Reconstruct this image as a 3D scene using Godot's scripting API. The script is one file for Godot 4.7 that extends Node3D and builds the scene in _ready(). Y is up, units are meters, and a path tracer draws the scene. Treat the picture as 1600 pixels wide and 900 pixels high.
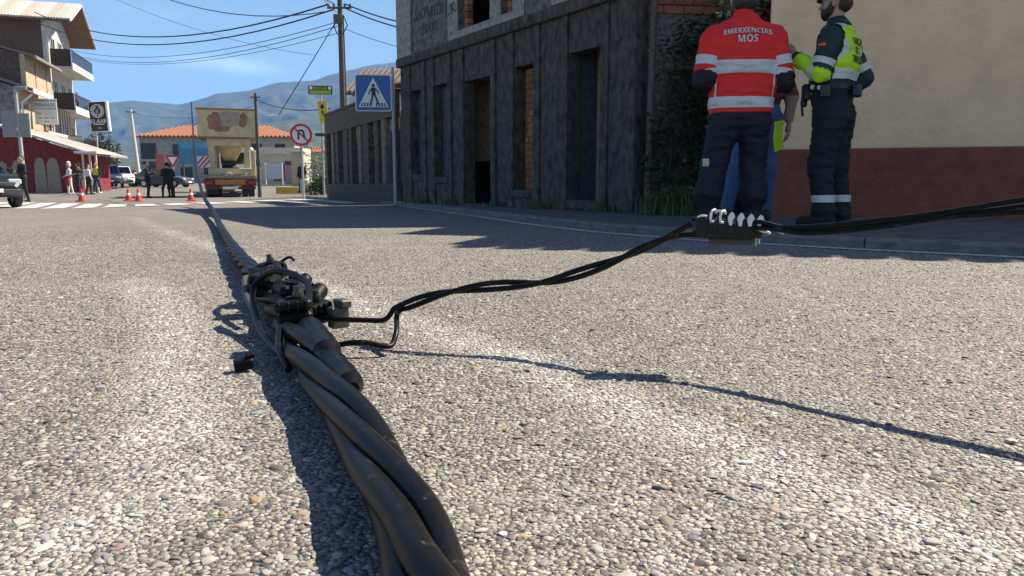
extends Node3D
# A street in Galicia: a fallen cable bundle on the road, two men on the pavement, a truck that caught the cable.
# World: camera near the origin, y up, "d" is distance ahead of the camera (z = -d).

var MAT := {}
var TAKEN := {}
var RNG := RandomNumberGenerator.new()
var SUN_H := Vector2(0.863, 0.505)      # where the sun stands: to the right and ahead

func _ready():
	RNG.seed = 4711
	set_camera_and_light()
	build_ground()
	print("ground ", Time.get_ticks_msec())
	build_stones()
	print("stones ", Time.get_ticks_msec())
	build_hills()
	build_old_house()
	build_pillar_wall()
	build_cream_house()
	build_gap_plants()
	build_street_signs()
	build_poles_and_wires()
	print("right side ", Time.get_ticks_msec())
	build_left_row()
	build_far_houses()
	build_far_greenery()
	print("far ", Time.get_ticks_msec())
	build_cables()
	build_truck()
	build_cars()
	build_cones()
	print("vehicles ", Time.get_ticks_msec())
	build_small_people()
	print("small people ", Time.get_ticks_msec())
	build_main_people()
	print("people ", Time.get_ticks_msec())

func set_camera_and_light():
	var cam := Camera3D.new()
	cam.name = "camera"
	cam.fov = 42.573
	cam.near = 0.05
	cam.far = 9000.0
	cam.position = Vector3(0, 0.39, 0)
	cam.rotation_degrees = Vector3(-7.936, 0, 0)
	add_child(cam)
	cam.current = true
	var sky_m := ProceduralSkyMaterial.new()
	sky_m.sky_top_color = Color(0.08, 0.18, 0.42)
	sky_m.sky_horizon_color = Color(0.66, 0.83, 0.94)
	sky_m.sky_curve = 0.24
	sky_m.sky_energy_multiplier = 1.0
	sky_m.ground_bottom_color = Color(0.25, 0.24, 0.22)
	sky_m.ground_horizon_color = Color(0.55, 0.62, 0.68)
	sky_m.sky_cover = cirrus()
	sky_m.sky_cover_modulate = Color(0.85, 0.85, 0.85)
	var sky := Sky.new()
	sky.sky_material = sky_m
	var env := Environment.new()
	env.background_mode = Environment.BG_SKY
	env.sky = sky
	env.background_energy_multiplier = 0.72
	env.tonemap_mode = Environment.TONE_MAPPER_LINEAR
	env.tonemap_exposure = 2.35
	env.sdfgi_enabled = true
	env.ssao_enabled = true
	env.ssil_enabled = true
	env.fog_enabled = true
	env.fog_light_color = Color(0.25, 0.37, 0.54)
	env.fog_density = 0.00015
	var we := WorldEnvironment.new()
	we.name = "world_environment"
	we.environment = env
	add_child(we)
	var sun := DirectionalLight3D.new()
	sun.name = "sun"
	sun.light_energy = 1.6
	sun.light_color = Color(1.0, 0.955, 0.875)
	sun.light_angular_distance = 0.5
	sun.shadow_enabled = true
	var e := deg_to_rad(47.0)
	var to_sun := Vector3(SUN_H.x * cos(e), sin(e), -SUN_H.y * cos(e))
	sun.look_at_from_position(Vector3.ZERO, -to_sun, Vector3.UP)
	add_child(sun)

func cirrus() -> Texture2D:
	# thin drawn-out veils of high cloud, in an equirectangular picture
	var w := 1024
	var h := 512
	var img := Image.create(w, h, false, Image.FORMAT_RGBA8)
	var n := FastNoiseLite.new()
	n.seed = 12
	n.frequency = 1.0
	n.fractal_octaves = 5
	var m := FastNoiseLite.new()
	m.seed = 5
	m.frequency = 1.0
	m.fractal_octaves = 2
	for y in range(0, h / 2):
		var up := (0.5 - (y + 0.5) / h) * PI
		for x in w:
			var az := (x + 0.5) / w * TAU
			var dir := Vector3(cos(up) * sin(az), sin(up), cos(up) * cos(az))
			var q := dir / maxf(dir.y + 0.12, 0.05)
			var a := n.get_noise_3d(q.x * 0.55 + q.z * 0.25, q.z * 2.1 - q.x * 0.9, 0.3)
			var b := m.get_noise_3d(q.x * 0.35, q.z * 0.35, 7.0)
			var v := clampf((a + b * 0.9 - 0.14) * 2.0, 0.0, 1.0) * smoothstep(0.05, 0.22, dir.y)
			img.set_pixel(x, y, Color(1, 1, 1, v * 0.7))
	return ImageTexture.create_from_image(img)

# ---------------------------------------------------------------- helpers
func P(x: float, y: float, d: float) -> Vector3:
	return Vector3(x, y, -d)

func gy(x: float, d: float) -> float:
	# lie of the road: a dip to the side, a slow rise in the distance
	var a := -0.27 * smoothstep(-4.0, -14.0, x) * smoothstep(8.0, 18.0, d) * (1.0 - smoothstep(34.0, 52.0, d))
	var b := 0.011 * maxf(0.0, d - 44.0)
	return a + b

func numbered(called: String) -> String:
	if not TAKEN.has(called):
		TAKEN[called] = 0
		return called
	TAKEN[called] += 1
	return "%s_%03d" % [called, TAKEN[called]]

func tag(o: Node, label: String, category: String, group := "", kind := ""):
	o.set_meta("label", label)
	o.set_meta("category", category)
	if group != "":
		o.set_meta("group", group)
	if kind != "":
		o.set_meta("kind", kind)

func thing(called: String, label: String, category: String, at := Vector3.ZERO, turn := 0.0, group := "") -> Node3D:
	var o := Node3D.new()
	o.name = numbered(called)
	add_child(o)
	o.position = at
	o.rotation.y = turn
	tag(o, label, category, group)
	return o

func copy_of(src: Node3D, at: Vector3, turn: float, label := "", called := "") -> Node3D:
	var o: Node3D = src.duplicate()
	o.name = numbered(called if called != "" else String(src.name))
	add_child(o)
	o.position = at
	o.rotation.y = turn
	if label != "":
		o.set_meta("label", label)
	return o

func part(called: String, mesh: Mesh, m: Material, parent: Node = null) -> MeshInstance3D:
	var o := MeshInstance3D.new()
	o.mesh = mesh
	o.material_override = m
	if parent == null:
		o.name = numbered(called)
		add_child(o)
	else:
		o.name = called
		parent.add_child(o, true)
	return o

func structure(called: String, mesh: Mesh, m: Material) -> MeshInstance3D:
	var o := part(called, mesh, m)
	o.set_meta("kind", "structure")
	return o

class MB:
	# collects triangles with their own normals
	var v := PackedVector3Array()
	var n := PackedVector3Array()
	var c := PackedColorArray()
	var data := PackedFloat32Array()
	var col := Color(1, 1, 1)
	func tri(a: Vector3, b: Vector3, d: Vector3, na: Vector3, nb: Vector3, nd: Vector3):
		v.append(a); v.append(d); v.append(b)
		n.append(na); n.append(nd); n.append(nb)
		c.append(col); c.append(col); c.append(col)
	func flat(a: Vector3, b: Vector3, d: Vector3):
		# a, b, d run counter-clockwise seen from outside
		var k := (b - a).cross(d - a).normalized()
		tri(a, b, d, k, k, k)
	func quad(a: Vector3, b: Vector3, d: Vector3, e: Vector3):
		var k := (d - a).cross(e - b).normalized()
		tri(a, b, d, k, k, k)
		tri(a, d, e, k, k, k)
	func box(at: Vector3, size: Vector3, turn := Basis.IDENTITY, bev := 0.0):
		var h := size * 0.5
		if bev <= 0.0:
			var p := []
			for i in 8:
				p.append(at + turn * Vector3(h.x if i & 1 else -h.x, h.y if i & 2 else -h.y, h.z if i & 4 else -h.z))
			quad(p[4], p[5], p[7], p[6]); quad(p[1], p[0], p[2], p[3])
			quad(p[5], p[1], p[3], p[7]); quad(p[0], p[4], p[6], p[2])
			quad(p[6], p[7], p[3], p[2]); quad(p[0], p[1], p[5], p[4])
			return
		bev = minf(bev, minf(h.x, minf(h.y, h.z)) * 0.9)
		var g := func(sx, sy, sz, ax):
			var q := Vector3(sx * h.x, sy * h.y, sz * h.z)
			for k in 3:
				if k != ax:
					q[k] -= signf(q[k]) * bev
			return at + turn * q
		for ax in 3:
			for s in [-1.0, 1.0]:
				var l := []
				for pr in [[-1.0, -1.0], [1.0, -1.0], [1.0, 1.0], [-1.0, 1.0]]:
					var q := [0.0, 0.0, 0.0]
					q[ax] = s
					q[(ax + 1) % 3] = pr[0]
					q[(ax + 2) % 3] = pr[1]
					l.append(g.call(q[0], q[1], q[2], ax))
				if s > 0: quad(l[0], l[1], l[2], l[3])
				else: quad(l[3], l[2], l[1], l[0])
		for ax in 3:                                     # edges along ax
			var b := (ax + 1) % 3
			var d := (ax + 2) % 3
			for sb in [-1.0, 1.0]:
				for sd in [-1.0, 1.0]:
					var lo := [0.0, 0.0, 0.0]
					var hi := [0.0, 0.0, 0.0]
					lo[ax] = -1.0; hi[ax] = 1.0
					lo[b] = sb; hi[b] = sb; lo[d] = sd; hi[d] = sd
					var a0: Vector3 = g.call(lo[0], lo[1], lo[2], b)
					var a1: Vector3 = g.call(hi[0], hi[1], hi[2], b)
					var b0: Vector3 = g.call(lo[0], lo[1], lo[2], d)
					var b1: Vector3 = g.call(hi[0], hi[1], hi[2], d)
					if sb * sd > 0: quad(a0, b0, b1, a1)
					else: quad(a1, b1, b0, a0)
		for i in 8:
			var sx := 1.0 if i & 1 else -1.0
			var sy := 1.0 if i & 2 else -1.0
			var sz := 1.0 if i & 4 else -1.0
			var a: Vector3 = g.call(sx, sy, sz, 0)
			var b: Vector3 = g.call(sx, sy, sz, 1)
			var d: Vector3 = g.call(sx, sy, sz, 2)
			if sx * sy * sz > 0: flat(a, b, d)
			else: flat(a, d, b)
	func tube(pts: Array, radii, sides := 8, caps := true, up := Vector3(0.13, 0.98, 0.11)):
		var m := pts.size()
		var rings := []
		var nrm := []
		var x := Vector3.ZERO
		for i in m:
			var t: Vector3 = ((pts[mini(i + 1, m - 1)] as Vector3) - (pts[maxi(i - 1, 0)] as Vector3)).normalized()
			if i == 0:
				var u := up if absf(t.dot(up.normalized())) < 0.95 else Vector3(1, 0.1, 0)
				x = u.cross(t).normalized()
			else:
				x = (x - t * x.dot(t)).normalized()
			var y := t.cross(x)
			var r: float = radii[i] if radii is Array else radii
			var ring := []
			var rn := []
			for k in sides:
				var a := TAU * k / sides
				var w := x * cos(a) + y * sin(a)
				rn.append(w)
				ring.append((pts[i] as Vector3) + w * r)
			rings.append(ring)
			nrm.append(rn)
		for i in m - 1:
			for k in sides:
				var k2 := (k + 1) % sides
				tri(rings[i][k], rings[i][k2], rings[i + 1][k2], nrm[i][k], nrm[i][k2], nrm[i + 1][k2])
				tri(rings[i][k], rings[i + 1][k2], rings[i + 1][k], nrm[i][k], nrm[i + 1][k2], nrm[i + 1][k])
		if caps:
			for k in range(1, sides - 1):
				flat(rings[0][0], rings[0][k + 1], rings[0][k])
				flat(rings[m - 1][0], rings[m - 1][k], rings[m - 1][k + 1])
	func lathe(at: Vector3, prof: Array, sides := 16, turn := Basis.IDENTITY):
		# prof: [radius, height] pairs from bottom to top
		for i in prof.size() - 1:
			var r0: float = prof[i][0]
			var y0: float = prof[i][1]
			var r1: float = prof[i + 1][0]
			var y1: float = prof[i + 1][1]
			var sl := Vector2(y1 - y0, r0 - r1).normalized()
			for k in sides:
				var a := TAU * k / sides
				var b := TAU * (k + 1) / sides
				var ca := Vector3(cos(a), 0, -sin(a))
				var cb := Vector3(cos(b), 0, -sin(b))
				var na := turn * (ca * sl.x + Vector3.UP * sl.y)
				var nb := turn * (cb * sl.x + Vector3.UP * sl.y)
				var p0 := at + turn * (ca * r0 + Vector3.UP * y0)
				var p1 := at + turn * (cb * r0 + Vector3.UP * y0)
				var p2 := at + turn * (cb * r1 + Vector3.UP * y1)
				var p3 := at + turn * (ca * r1 + Vector3.UP * y1)
				if r0 > 0.0: tri(p0, p1, p2, na, nb, nb)
				if r1 > 0.0: tri(p0, p2, p3, na, nb, na)
	func poly(pts: Array, depth: float, xf: Transform3D):
		# a flat outline in x, y, given thickness along z (from 0 to depth)
		var pp := PackedVector2Array(pts)
		if Geometry2D.is_polygon_clockwise(pp):
			pp.reverse()
		var ix := Geometry2D.triangulate_polygon(pp)
		for i in range(0, ix.size(), 3):
			var a := pp[ix[i]]
			var b := pp[ix[i + 1]]
			var d := pp[ix[i + 2]]
			if (b - a).cross(d - a) < 0.0:
				var sw := b
				b = d
				d = sw
			flat(xf * Vector3(a.x, a.y, depth), xf * Vector3(b.x, b.y, depth), xf * Vector3(d.x, d.y, depth))
			flat(xf * Vector3(a.x, a.y, 0), xf * Vector3(d.x, d.y, 0), xf * Vector3(b.x, b.y, 0))
		for i in pp.size():
			var a := pp[i]
			var b := pp[(i + 1) % pp.size()]
			quad(xf * Vector3(a.x, a.y, 0), xf * Vector3(b.x, b.y, 0), xf * Vector3(b.x, b.y, depth), xf * Vector3(a.x, a.y, depth))
	func mesh() -> ArrayMesh:
		var arr := []
		arr.resize(Mesh.ARRAY_MAX)
		arr[Mesh.ARRAY_VERTEX] = v
		arr[Mesh.ARRAY_NORMAL] = n
		arr[Mesh.ARRAY_COLOR] = c
		var m := ArrayMesh.new()
		m.add_surface_from_arrays(Mesh.PRIMITIVE_TRIANGLES, arr)
		return m

func box_mesh(size: Vector3, bev := 0.0, at := Vector3.ZERO) -> ArrayMesh:
	var b := MB.new()
	b.box(at, size, Basis.IDENTITY, bev)
	return b.mesh()

func tube_mesh(pts: Array, r, sides := 8) -> ArrayMesh:
	var b := MB.new()
	b.tube(pts, r, sides)
	return b.mesh()

func circle(r: float, n := 28, at := Vector2.ZERO, ry := 0.0) -> Array:
	var l := []
	for k in n:
		l.append(at + Vector2(cos(TAU * k / n) * r, sin(TAU * k / n) * (ry if ry > 0.0 else r)))
	return l

func smooth_path(pts: Array, step: float) -> Array:
	var c := Curve3D.new()
	c.bake_interval = step
	for i in pts.size():
		var a: Vector3 = pts[maxi(i - 1, 0)]
		var b: Vector3 = pts[mini(i + 1, pts.size() - 1)]
		var t := (b - a) / 6.0
		c.add_point(pts[i], -t, t)
	return Array(c.get_baked_points())

func lettering(text: String, height: float, m: Material, parent: Node, at: Vector3, turn := Basis.IDENTITY, wide := 1.0, called := "lettering", font := "Droid Sans", bold := true) -> MeshInstance3D:
	var tm := TextMesh.new()
	var f := SystemFont.new()
	f.font_names = PackedStringArray([font])
	f.font_weight = 700 if bold else 400
	tm.font = f
	tm.text = text
	tm.font_size = 48
	tm.pixel_size = height / 35.0
	tm.depth = 0.004
	tm.curve_step = 3.0
	var o := MeshInstance3D.new()
	o.mesh = tm
	o.material_override = m
	o.name = called
	parent.add_child(o, true)
	o.transform = Transform3D(turn.scaled_local(Vector3(wide, 1, 1)), at)
	return o

# ---------------------------------------------------------------- materials
func noise_tex(seed_: int, freq: float, ramp: Array, size := 512, type := FastNoiseLite.TYPE_SIMPLEX_SMOOTH, oct := 4, cell := -1) -> Texture2D:
	var n := FastNoiseLite.new()
	n.seed = seed_
	n.noise_type = type
	n.frequency = freq
	n.fractal_octaves = oct
	if oct <= 1:
		n.fractal_type = FastNoiseLite.FRACTAL_NONE
	if cell >= 0:
		n.cellular_return_type = cell
		n.cellular_jitter = 1.0
	var t := NoiseTexture2D.new()
	t.width = size
	t.height = size
	t.seamless = true
	t.noise = n
	var g := Gradient.new()
	var offs := PackedFloat32Array()
	var cols := PackedColorArray()
	for r in ramp:
		offs.append(r[0])
		cols.append(r[1])
	g.offsets = offs
	g.colors = cols
	t.color_ramp = g
	return t

func lin(r: float, g: float, b: float) -> Color:
	return Color(r, g, b).linear_to_srgb()

func plain(key: String, c: Color, rough := 0.7, metal := 0.0) -> StandardMaterial3D:
	# c is a linear, real-world base colour
	if MAT.has(key):
		return MAT[key]
	var m := StandardMaterial3D.new()
	m.albedo_color = c.linear_to_srgb()
	m.roughness = rough
	m.metallic = metal
	MAT[key] = m
	return m

func grained(key: String, c: Color, spread: float, metres: float, rough := 0.85, seed_ := 1, bump := 0.0, tint := Color(0, 0, 0, 0), freq := 0.012) -> StandardMaterial3D:
	# a base colour with patches and grain; "tint" is what the dark patches lean to
	if MAT.has(key):
		return MAT[key]
	var m := StandardMaterial3D.new()
	# shared grain pictures hold the share of the base colour; the seed only shifts them
	var sp := snappedf(spread, 0.1)
	var mul := Vector3.ONE * (1.0 - sp)
	if tint.a > 0.0:
		var to := Vector3(tint.r / c.r, tint.g / c.g, tint.b / c.b)
		mul = mul.lerp(to, tint.a).snapped(Vector3.ONE * 0.25).clamp(Vector3.ONE * 0.2, Vector3.ONE)
	var peak := 1.0 + sp * 0.7
	var tkey := "grain_%.1f_%s_%.3f" % [sp, str(mul), freq]
	if not MAT.has(tkey):
		MAT[tkey] = noise_tex(17, freq, [[0.15, lin(mul.x / peak, mul.y / peak, mul.z / peak)], [0.5, lin(1.0 / peak, 1.0 / peak, 1.0 / peak)], [0.85, Color(1, 1, 1)]], 512, FastNoiseLite.TYPE_SIMPLEX_SMOOTH, 6)
	m.albedo_texture = MAT[tkey]
	m.albedo_color = Color(minf(c.r * peak, 1.0), minf(c.g * peak, 1.0), minf(c.b * peak, 1.0)).linear_to_srgb()
	m.uv1_offset = Vector3(fmod(seed_ * 0.377, 1.0), fmod(seed_ * 0.611, 1.0), fmod(seed_ * 0.173, 1.0))
	m.uv1_triplanar = true
	m.uv1_world_triplanar = true
	m.uv1_scale = Vector3.ONE / metres
	m.roughness = rough
	if bump > 0.0:
		if not MAT.has("grain_normal"):
			var n := FastNoiseLite.new()
			n.seed = 51
			n.frequency = 0.05
			n.fractal_octaves = 4
			var nt := NoiseTexture2D.new()
			nt.width = 512
			nt.height = 512
			nt.seamless = true
			nt.as_normal_map = true
			nt.bump_strength = 6.0
			nt.noise = n
			MAT["grain_normal"] = nt
		var t: Texture2D = MAT["grain_normal"]
		m.normal_enabled = true
		m.normal_texture = t
		m.normal_scale = bump
	MAT[key] = m
	return m

func painted_by_vertex(key: String, rough := 0.8) -> StandardMaterial3D:
	if MAT.has(key):
		return MAT[key]
	var m := StandardMaterial3D.new()
	m.vertex_color_use_as_albedo = true
	m.roughness = rough
	MAT[key] = m
	return m

func glass(key := "glass") -> StandardMaterial3D:
	if MAT.has(key):
		return MAT[key]
	var m := StandardMaterial3D.new()
	m.albedo_color = Color(0.03, 0.035, 0.04)
	m.roughness = 0.06
	m.metallic_specular = 0.7
	MAT[key] = m
	return m

# ---------------------------------------------------------------- ground
var KERB := [Vector2(9.0, 0.2), Vector2(5.6, 2.1), Vector2(3.9, 3.32), Vector2(2.838, 4.083), Vector2(2.188, 4.584), Vector2(1.39, 5.348), Vector2(0.809, 6.236), Vector2(0.375, 7.235), Vector2(-0.321, 9.317), Vector2(-1.1, 11.6), Vector2(-1.95, 13.86), Vector2(-3.2, 16.6), Vector2(-4.6, 19.4), Vector2(-6.2, 22.4), Vector2(-6.6, 24.2), Vector2(-5.6, 26.0), Vector2(-3.0, 27.2), Vector2(2.0, 28.0)]
var PAINT_A := [Vector2(-0.48, 0.4), Vector2(-0.46, 0.95), Vector2(-0.62, 1.3), Vector2(-0.80, 1.75), Vector2(-1.15, 2.4), Vector2(-1.55, 3.0)]
var PAINT_B := [Vector2(0.62, 0.62), Vector2(0.42, 0.86), Vector2(0.27, 1.15), Vector2(0.03, 1.62), Vector2(-0.34, 2.15), Vector2(-0.85, 3.0), Vector2(-1.7, 4.4), Vector2(-3.0, 6.4), Vector2(-4.6, 9.0)]
var N_PAINT: FastNoiseLite
var N_FINE: FastNoiseLite
var N_WIDE: FastNoiseLite

func dist_line(p: Vector2, line: Array) -> float:
	var best := 1e9
	for i in line.size() - 1:
		best = minf(best, p.distance_to(Geometry2D.get_closest_point_to_segment(p, line[i], line[i + 1])))
	return best

func worn_paint(x: float, d: float) -> float:
	# how much of the old white line is left at a spot: 0 none, 1 solid; broken up by wear
	if d > 10.0:
		return 0.0
	var p := Vector2(x, d)
	var a := 1.0 - smoothstep(0.0, 0.15, dist_line(p, PAINT_A))
	var b := 1.0 - smoothstep(0.0, 0.13, dist_line(p, PAINT_B))
	var w := maxf(a * 0.85, b)
	if w <= 0.0:
		return 0.0
	var k := N_PAINT.get_noise_2d(x * 5.0, d * 5.0) * 0.9 + N_FINE.get_noise_2d(x * 55.0, d * 55.0) * 1.0
	return clampf(w * (0.74 + k), 0.0, 1.0)

func steps(lo: float, hi: float, step: float) -> Array:
	var l := []
	var n := int(round((hi - lo) / step))
	for i in n:
		l.append(lo + (hi - lo) * i / n)
	return l

func sheet(xs: Array, ds: Array, height: Callable, colour: Callable) -> ArrayMesh:
	var v := PackedVector3Array()
	var n := PackedVector3Array()
	var c := PackedColorArray()
	var ix := PackedInt32Array()
	for d in ds:
		for x in xs:
			var y: float = height.call(x, d)
			v.append(Vector3(x, y, -d))
			var e := 0.02 + 0.004 * absf(d)
			n.append(Vector3(y - height.call(x + e, d), e, height.call(x, d + e) - y).normalized())
			c.append(colour.call(x, d))
	var w := xs.size()
	for j in ds.size() - 1:
		for i in w - 1:
			var a := j * w + i
			ix.append_array(PackedInt32Array([a, a + w, a + 1, a + 1, a + w, a + w + 1]))
	var arr := []
	arr.resize(Mesh.ARRAY_MAX)
	arr[Mesh.ARRAY_VERTEX] = v
	arr[Mesh.ARRAY_NORMAL] = n
	arr[Mesh.ARRAY_COLOR] = c
	arr[Mesh.ARRAY_INDEX] = ix
	var m := ArrayMesh.new()
	m.add_surface_from_arrays(Mesh.PRIMITIVE_TRIANGLES, arr)
	return m

func aggregate_picture(ramp: Array) -> Texture2D:
	# small stones of many tones set in dark bitumen
	var size := 2048
	var n := FastNoiseLite.new()
	n.seed = 31
	n.noise_type = FastNoiseLite.TYPE_CELLULAR
	n.frequency = 0.11
	n.fractal_type = FastNoiseLite.FRACTAL_NONE
	n.cellular_jitter = 1.0
	n.cellular_return_type = FastNoiseLite.RETURN_CELL_VALUE
	var cells := n.get_seamless_image(size, size, false, false, 0.05, true).get_data()
	n.cellular_return_type = FastNoiseLite.RETURN_DISTANCE2_DIV
	var gaps := n.get_seamless_image(size, size, false, false, 0.05, true).get_data()
	var g := Gradient.new()
	var offs := PackedFloat32Array()
	var cols := PackedColorArray()
	for r in ramp:
		offs.append(r[0])
		cols.append(r[1])
	g.offsets = offs
	g.colors = cols
	var lut := []
	for i in 256:
		var c := g.sample(i / 255.0)
		lut.append(PackedByteArray([int(c.r * 255), int(c.g * 255), int(c.b * 255)]))
	var tar := PackedByteArray([62, 60, 57])
	var out := PackedByteArray()
	out.resize(size * size * 3)
	var o := 0
	for i in size * size:
		var c: PackedByteArray = tar if gaps[i] > 200 else lut[cells[i]]
		out[o] = c[0]
		out[o + 1] = c[1]
		out[o + 2] = c[2]
		o += 3
	return ImageTexture.create_from_image(Image.create_from_data(size, size, false, Image.FORMAT_RGB8, out))

func build_ground():
	N_PAINT = FastNoiseLite.new()
	N_PAINT.seed = 3
	N_PAINT.frequency = 1.0
	N_FINE = FastNoiseLite.new()
	N_FINE.seed = 8
	N_FINE.frequency = 1.0
	N_FINE.fractal_octaves = 2
	N_WIDE = FastNoiseLite.new()
	N_WIDE.seed = 21
	N_WIDE.frequency = 1.0
	N_WIDE.fractal_octaves = 3
	# road: bitumen with the aggregate showing
	var asphalt := StandardMaterial3D.new()
	var stones_ramp := [[0.0, lin(0.17, 0.155, 0.13)], [0.2, lin(0.34, 0.32, 0.28)], [0.4, lin(0.21, 0.19, 0.165)], [0.55, lin(0.43, 0.40, 0.345)], [0.7, lin(0.29, 0.265, 0.22)], [0.85, lin(0.53, 0.50, 0.44)], [1.0, lin(0.22, 0.205, 0.185)]]
	asphalt.albedo_texture = aggregate_picture(stones_ramp)
	asphalt.uv1_triplanar = true
	asphalt.uv1_world_triplanar = true
	asphalt.uv1_scale = Vector3.ONE / 1.9
	asphalt.vertex_color_use_as_albedo = true
	asphalt.roughness = 0.86
	var hn := FastNoiseLite.new()
	hn.seed = 31
	hn.noise_type = FastNoiseLite.TYPE_CELLULAR
	hn.frequency = 0.11
	hn.fractal_type = FastNoiseLite.FRACTAL_NONE
	hn.cellular_return_type = FastNoiseLite.RETURN_DISTANCE
	var ht := NoiseTexture2D.new()
	ht.width = 2048
	ht.height = 2048
	ht.seamless = true
	ht.as_normal_map = true
	ht.bump_strength = 7.0
	ht.invert = true
	ht.noise = hn
	asphalt.normal_enabled = true
	asphalt.normal_texture = ht
	asphalt.normal_scale = 1.0
	MAT["asphalt"] = asphalt
	var xs := steps(-60.0, -8.0, 1.0) + steps(-8.0, -2.2, 0.15) + steps(-2.2, 2.8, 0.03) + steps(2.8, 9.0, 0.25) + steps(9.0, 40.1, 2.0)
	var ds := steps(-8.0, 0.3, 0.6) + steps(0.3, 4.6, 0.03) + steps(4.6, 10.0, 0.1) + steps(10.0, 40.0, 0.7) + steps(40.0, 126.0, 2.0)
	var col := func(x, d):
		var k := 1.0 + 0.16 * N_WIDE.get_noise_2d(x * 0.5, d * 0.35) + 0.10 * N_WIDE.get_noise_2d(x * 2.2 + 9, d * 2.2)
		var w := worn_paint(x, d)
		var base := Color(k * 0.78, k * 0.78, k * 0.77)
		return base.lerp(Color(1.4, 1.4, 1.4), w * 0.85)
	structure("road", sheet(xs, ds, func(x, d): return gy(x, d), col), asphalt)
	# land out to the hills
	var land := grained("land", Color(0.13, 0.14, 0.06), 0.45, 14.0, 0.95, 6)
	var lx := steps(-4000.0, -200.0, 200.0) + steps(-200.0, 200.0, 10.0) + steps(200.0, 4001.0, 200.0)
	var ld := steps(-300.0, -20.0, 40.0) + steps(-20.0, 160.0, 5.0) + steps(160.0, 600.0, 40.0) + steps(600.0, 4001.0, 200.0)
	structure("ground", sheet(lx, ld, func(x, d): return gy(x, minf(d, 140.0)) - 0.12, func(_x, _d): return Color(1, 1, 1)), land)
	# pavement with its kerb stones
	var pave := grained("pavement", Color(0.105, 0.102, 0.096), 0.35, 1.3, 0.9, 12, 0.5, Color(0.05, 0.05, 0.045, 0.4))
	var line := []
	for i in KERB.size() - 1:
		var a: Vector2 = KERB[i]
		var b: Vector2 = KERB[i + 1]
		var m := maxi(1, int(round(a.distance_to(b) / 0.9)))
		for k in m:
			line.append(a.lerp(b, float(k) / m))
	line.append(KERB[-1])
	var inner := []
	for i in line.size():
		var t: Vector2 = ((line[mini(i + 1, line.size() - 1)] as Vector2) - (line[maxi(i - 1, 0)] as Vector2)).normalized()
		inner.append((line[i] as Vector2) + Vector2(t.y, -t.x) * 0.13)
	var outline := PackedVector2Array()
	for p in inner:
		outline.append(p)
	outline.append(Vector2(16, 30))
	outline.append(Vector2(18, 0))
	var top := MB.new()
	var ix := Geometry2D.triangulate_polygon(outline)
	for i in range(0, ix.size(), 3):
		var a := outline[ix[i]]
		var b := outline[ix[i + 1]]
		var d := outline[ix[i + 2]]
		var q := [P(a.x, 0.06, a.y), P(b.x, 0.06, b.y), P(d.x, 0.06, d.y)]
		if ((q[1] - q[0]) as Vector3).cross(q[2] - q[0]).y < 0.0:
			q = [q[0], q[2], q[1]]
		top.flat(q[0], q[1], q[2])
	var pv := structure("pavement", top.mesh(), pave)
	var kerbm := grained("kerb", Color(0.165, 0.158, 0.145), 0.35, 0.8, 0.88, 15, 0.5, Color(0.06, 0.055, 0.05, 0.5))
	for i in line.size() - 1:
		var a: Vector2 = line[i]
		var b: Vector2 = line[i + 1]
		var ai: Vector2 = inner[i]
		var bi: Vector2 = inner[i + 1]
		var g := (b - a).normalized() * 0.004
		a += g; ai += g; b -= g; bi -= g
		var h := 0.062 + RNG.randf_range(-0.003, 0.004)
		var mb := MB.new()
		var ax := a.lerp(ai, 0.16)
		var bx := b.lerp(bi, 0.16)
		mb.quad(P(b.x, -0.02, b.y), P(a.x, -0.02, a.y), P(a.x, h - 0.018, a.y), P(b.x, h - 0.018, b.y))
		mb.quad(P(b.x, h - 0.018, b.y), P(a.x, h - 0.018, a.y), P(ax.x, h, ax.y), P(bx.x, h, bx.y))
		mb.quad(P(bx.x, h, bx.y), P(ax.x, h, ax.y), P(ai.x, h, ai.y), P(bi.x, h, bi.y))
		mb.quad(P(a.x, -0.02, a.y), P(ai.x, -0.02, ai.y), P(ai.x, h, ai.y), P(a.x, h - 0.018, a.y))
		mb.quad(P(bi.x, -0.02, bi.y), P(b.x, -0.02, b.y), P(b.x, h - 0.018, b.y), P(bi.x, h, bi.y))
		part("kerb_stone", mb.mesh(), kerbm, pv)
	# edge line along the kerb, and the zebra crossing
	var white := grained("road_paint", Color(0.52, 0.51, 0.48), 0.35, 0.5, 0.8, 40, 0.3, Color(0.25, 0.24, 0.21, 0.7), 0.03)
	var el := MB.new()
	for i in range(0, 9):
		var a: Vector2 = KERB[i + 1]
		var b: Vector2 = KERB[i + 2]
		var t := (b - a).normalized()
		var nn := Vector2(-t.y, t.x)
		var t2 := (((KERB[i + 3] as Vector2) - b).normalized() + t).normalized()
		var t1 := (t + (a - (KERB[i] as Vector2)).normalized()).normalized()
		var n1 := Vector2(-t1.y, t1.x)
		var n2 := Vector2(-t2.y, t2.x)
		var w0 := 0.10
		var w1 := 0.19
		el.quad(P(a.x + n1.x * w1, 0.005, a.y + n1.y * w1), P(a.x + n1.x * w0, 0.005, a.y + n1.y * w0), P(b.x + n2.x * w0, 0.005, b.y + n2.y * w0), P(b.x + n2.x * w1, 0.005, b.y + n2.y * w1))
	structure("edge_line", el.mesh(), white)
	var bars := []
	for k in 17:
		bars.append([-4.7 - k * 1.16, 18.3 + k * 0.60])
	var zc := structure("zebra_crossing", box_mesh(Vector3(0.01, 0.002, 0.01), 0.0, P(-14, gy(-14, 24) - 0.05, 24)), white)
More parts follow.
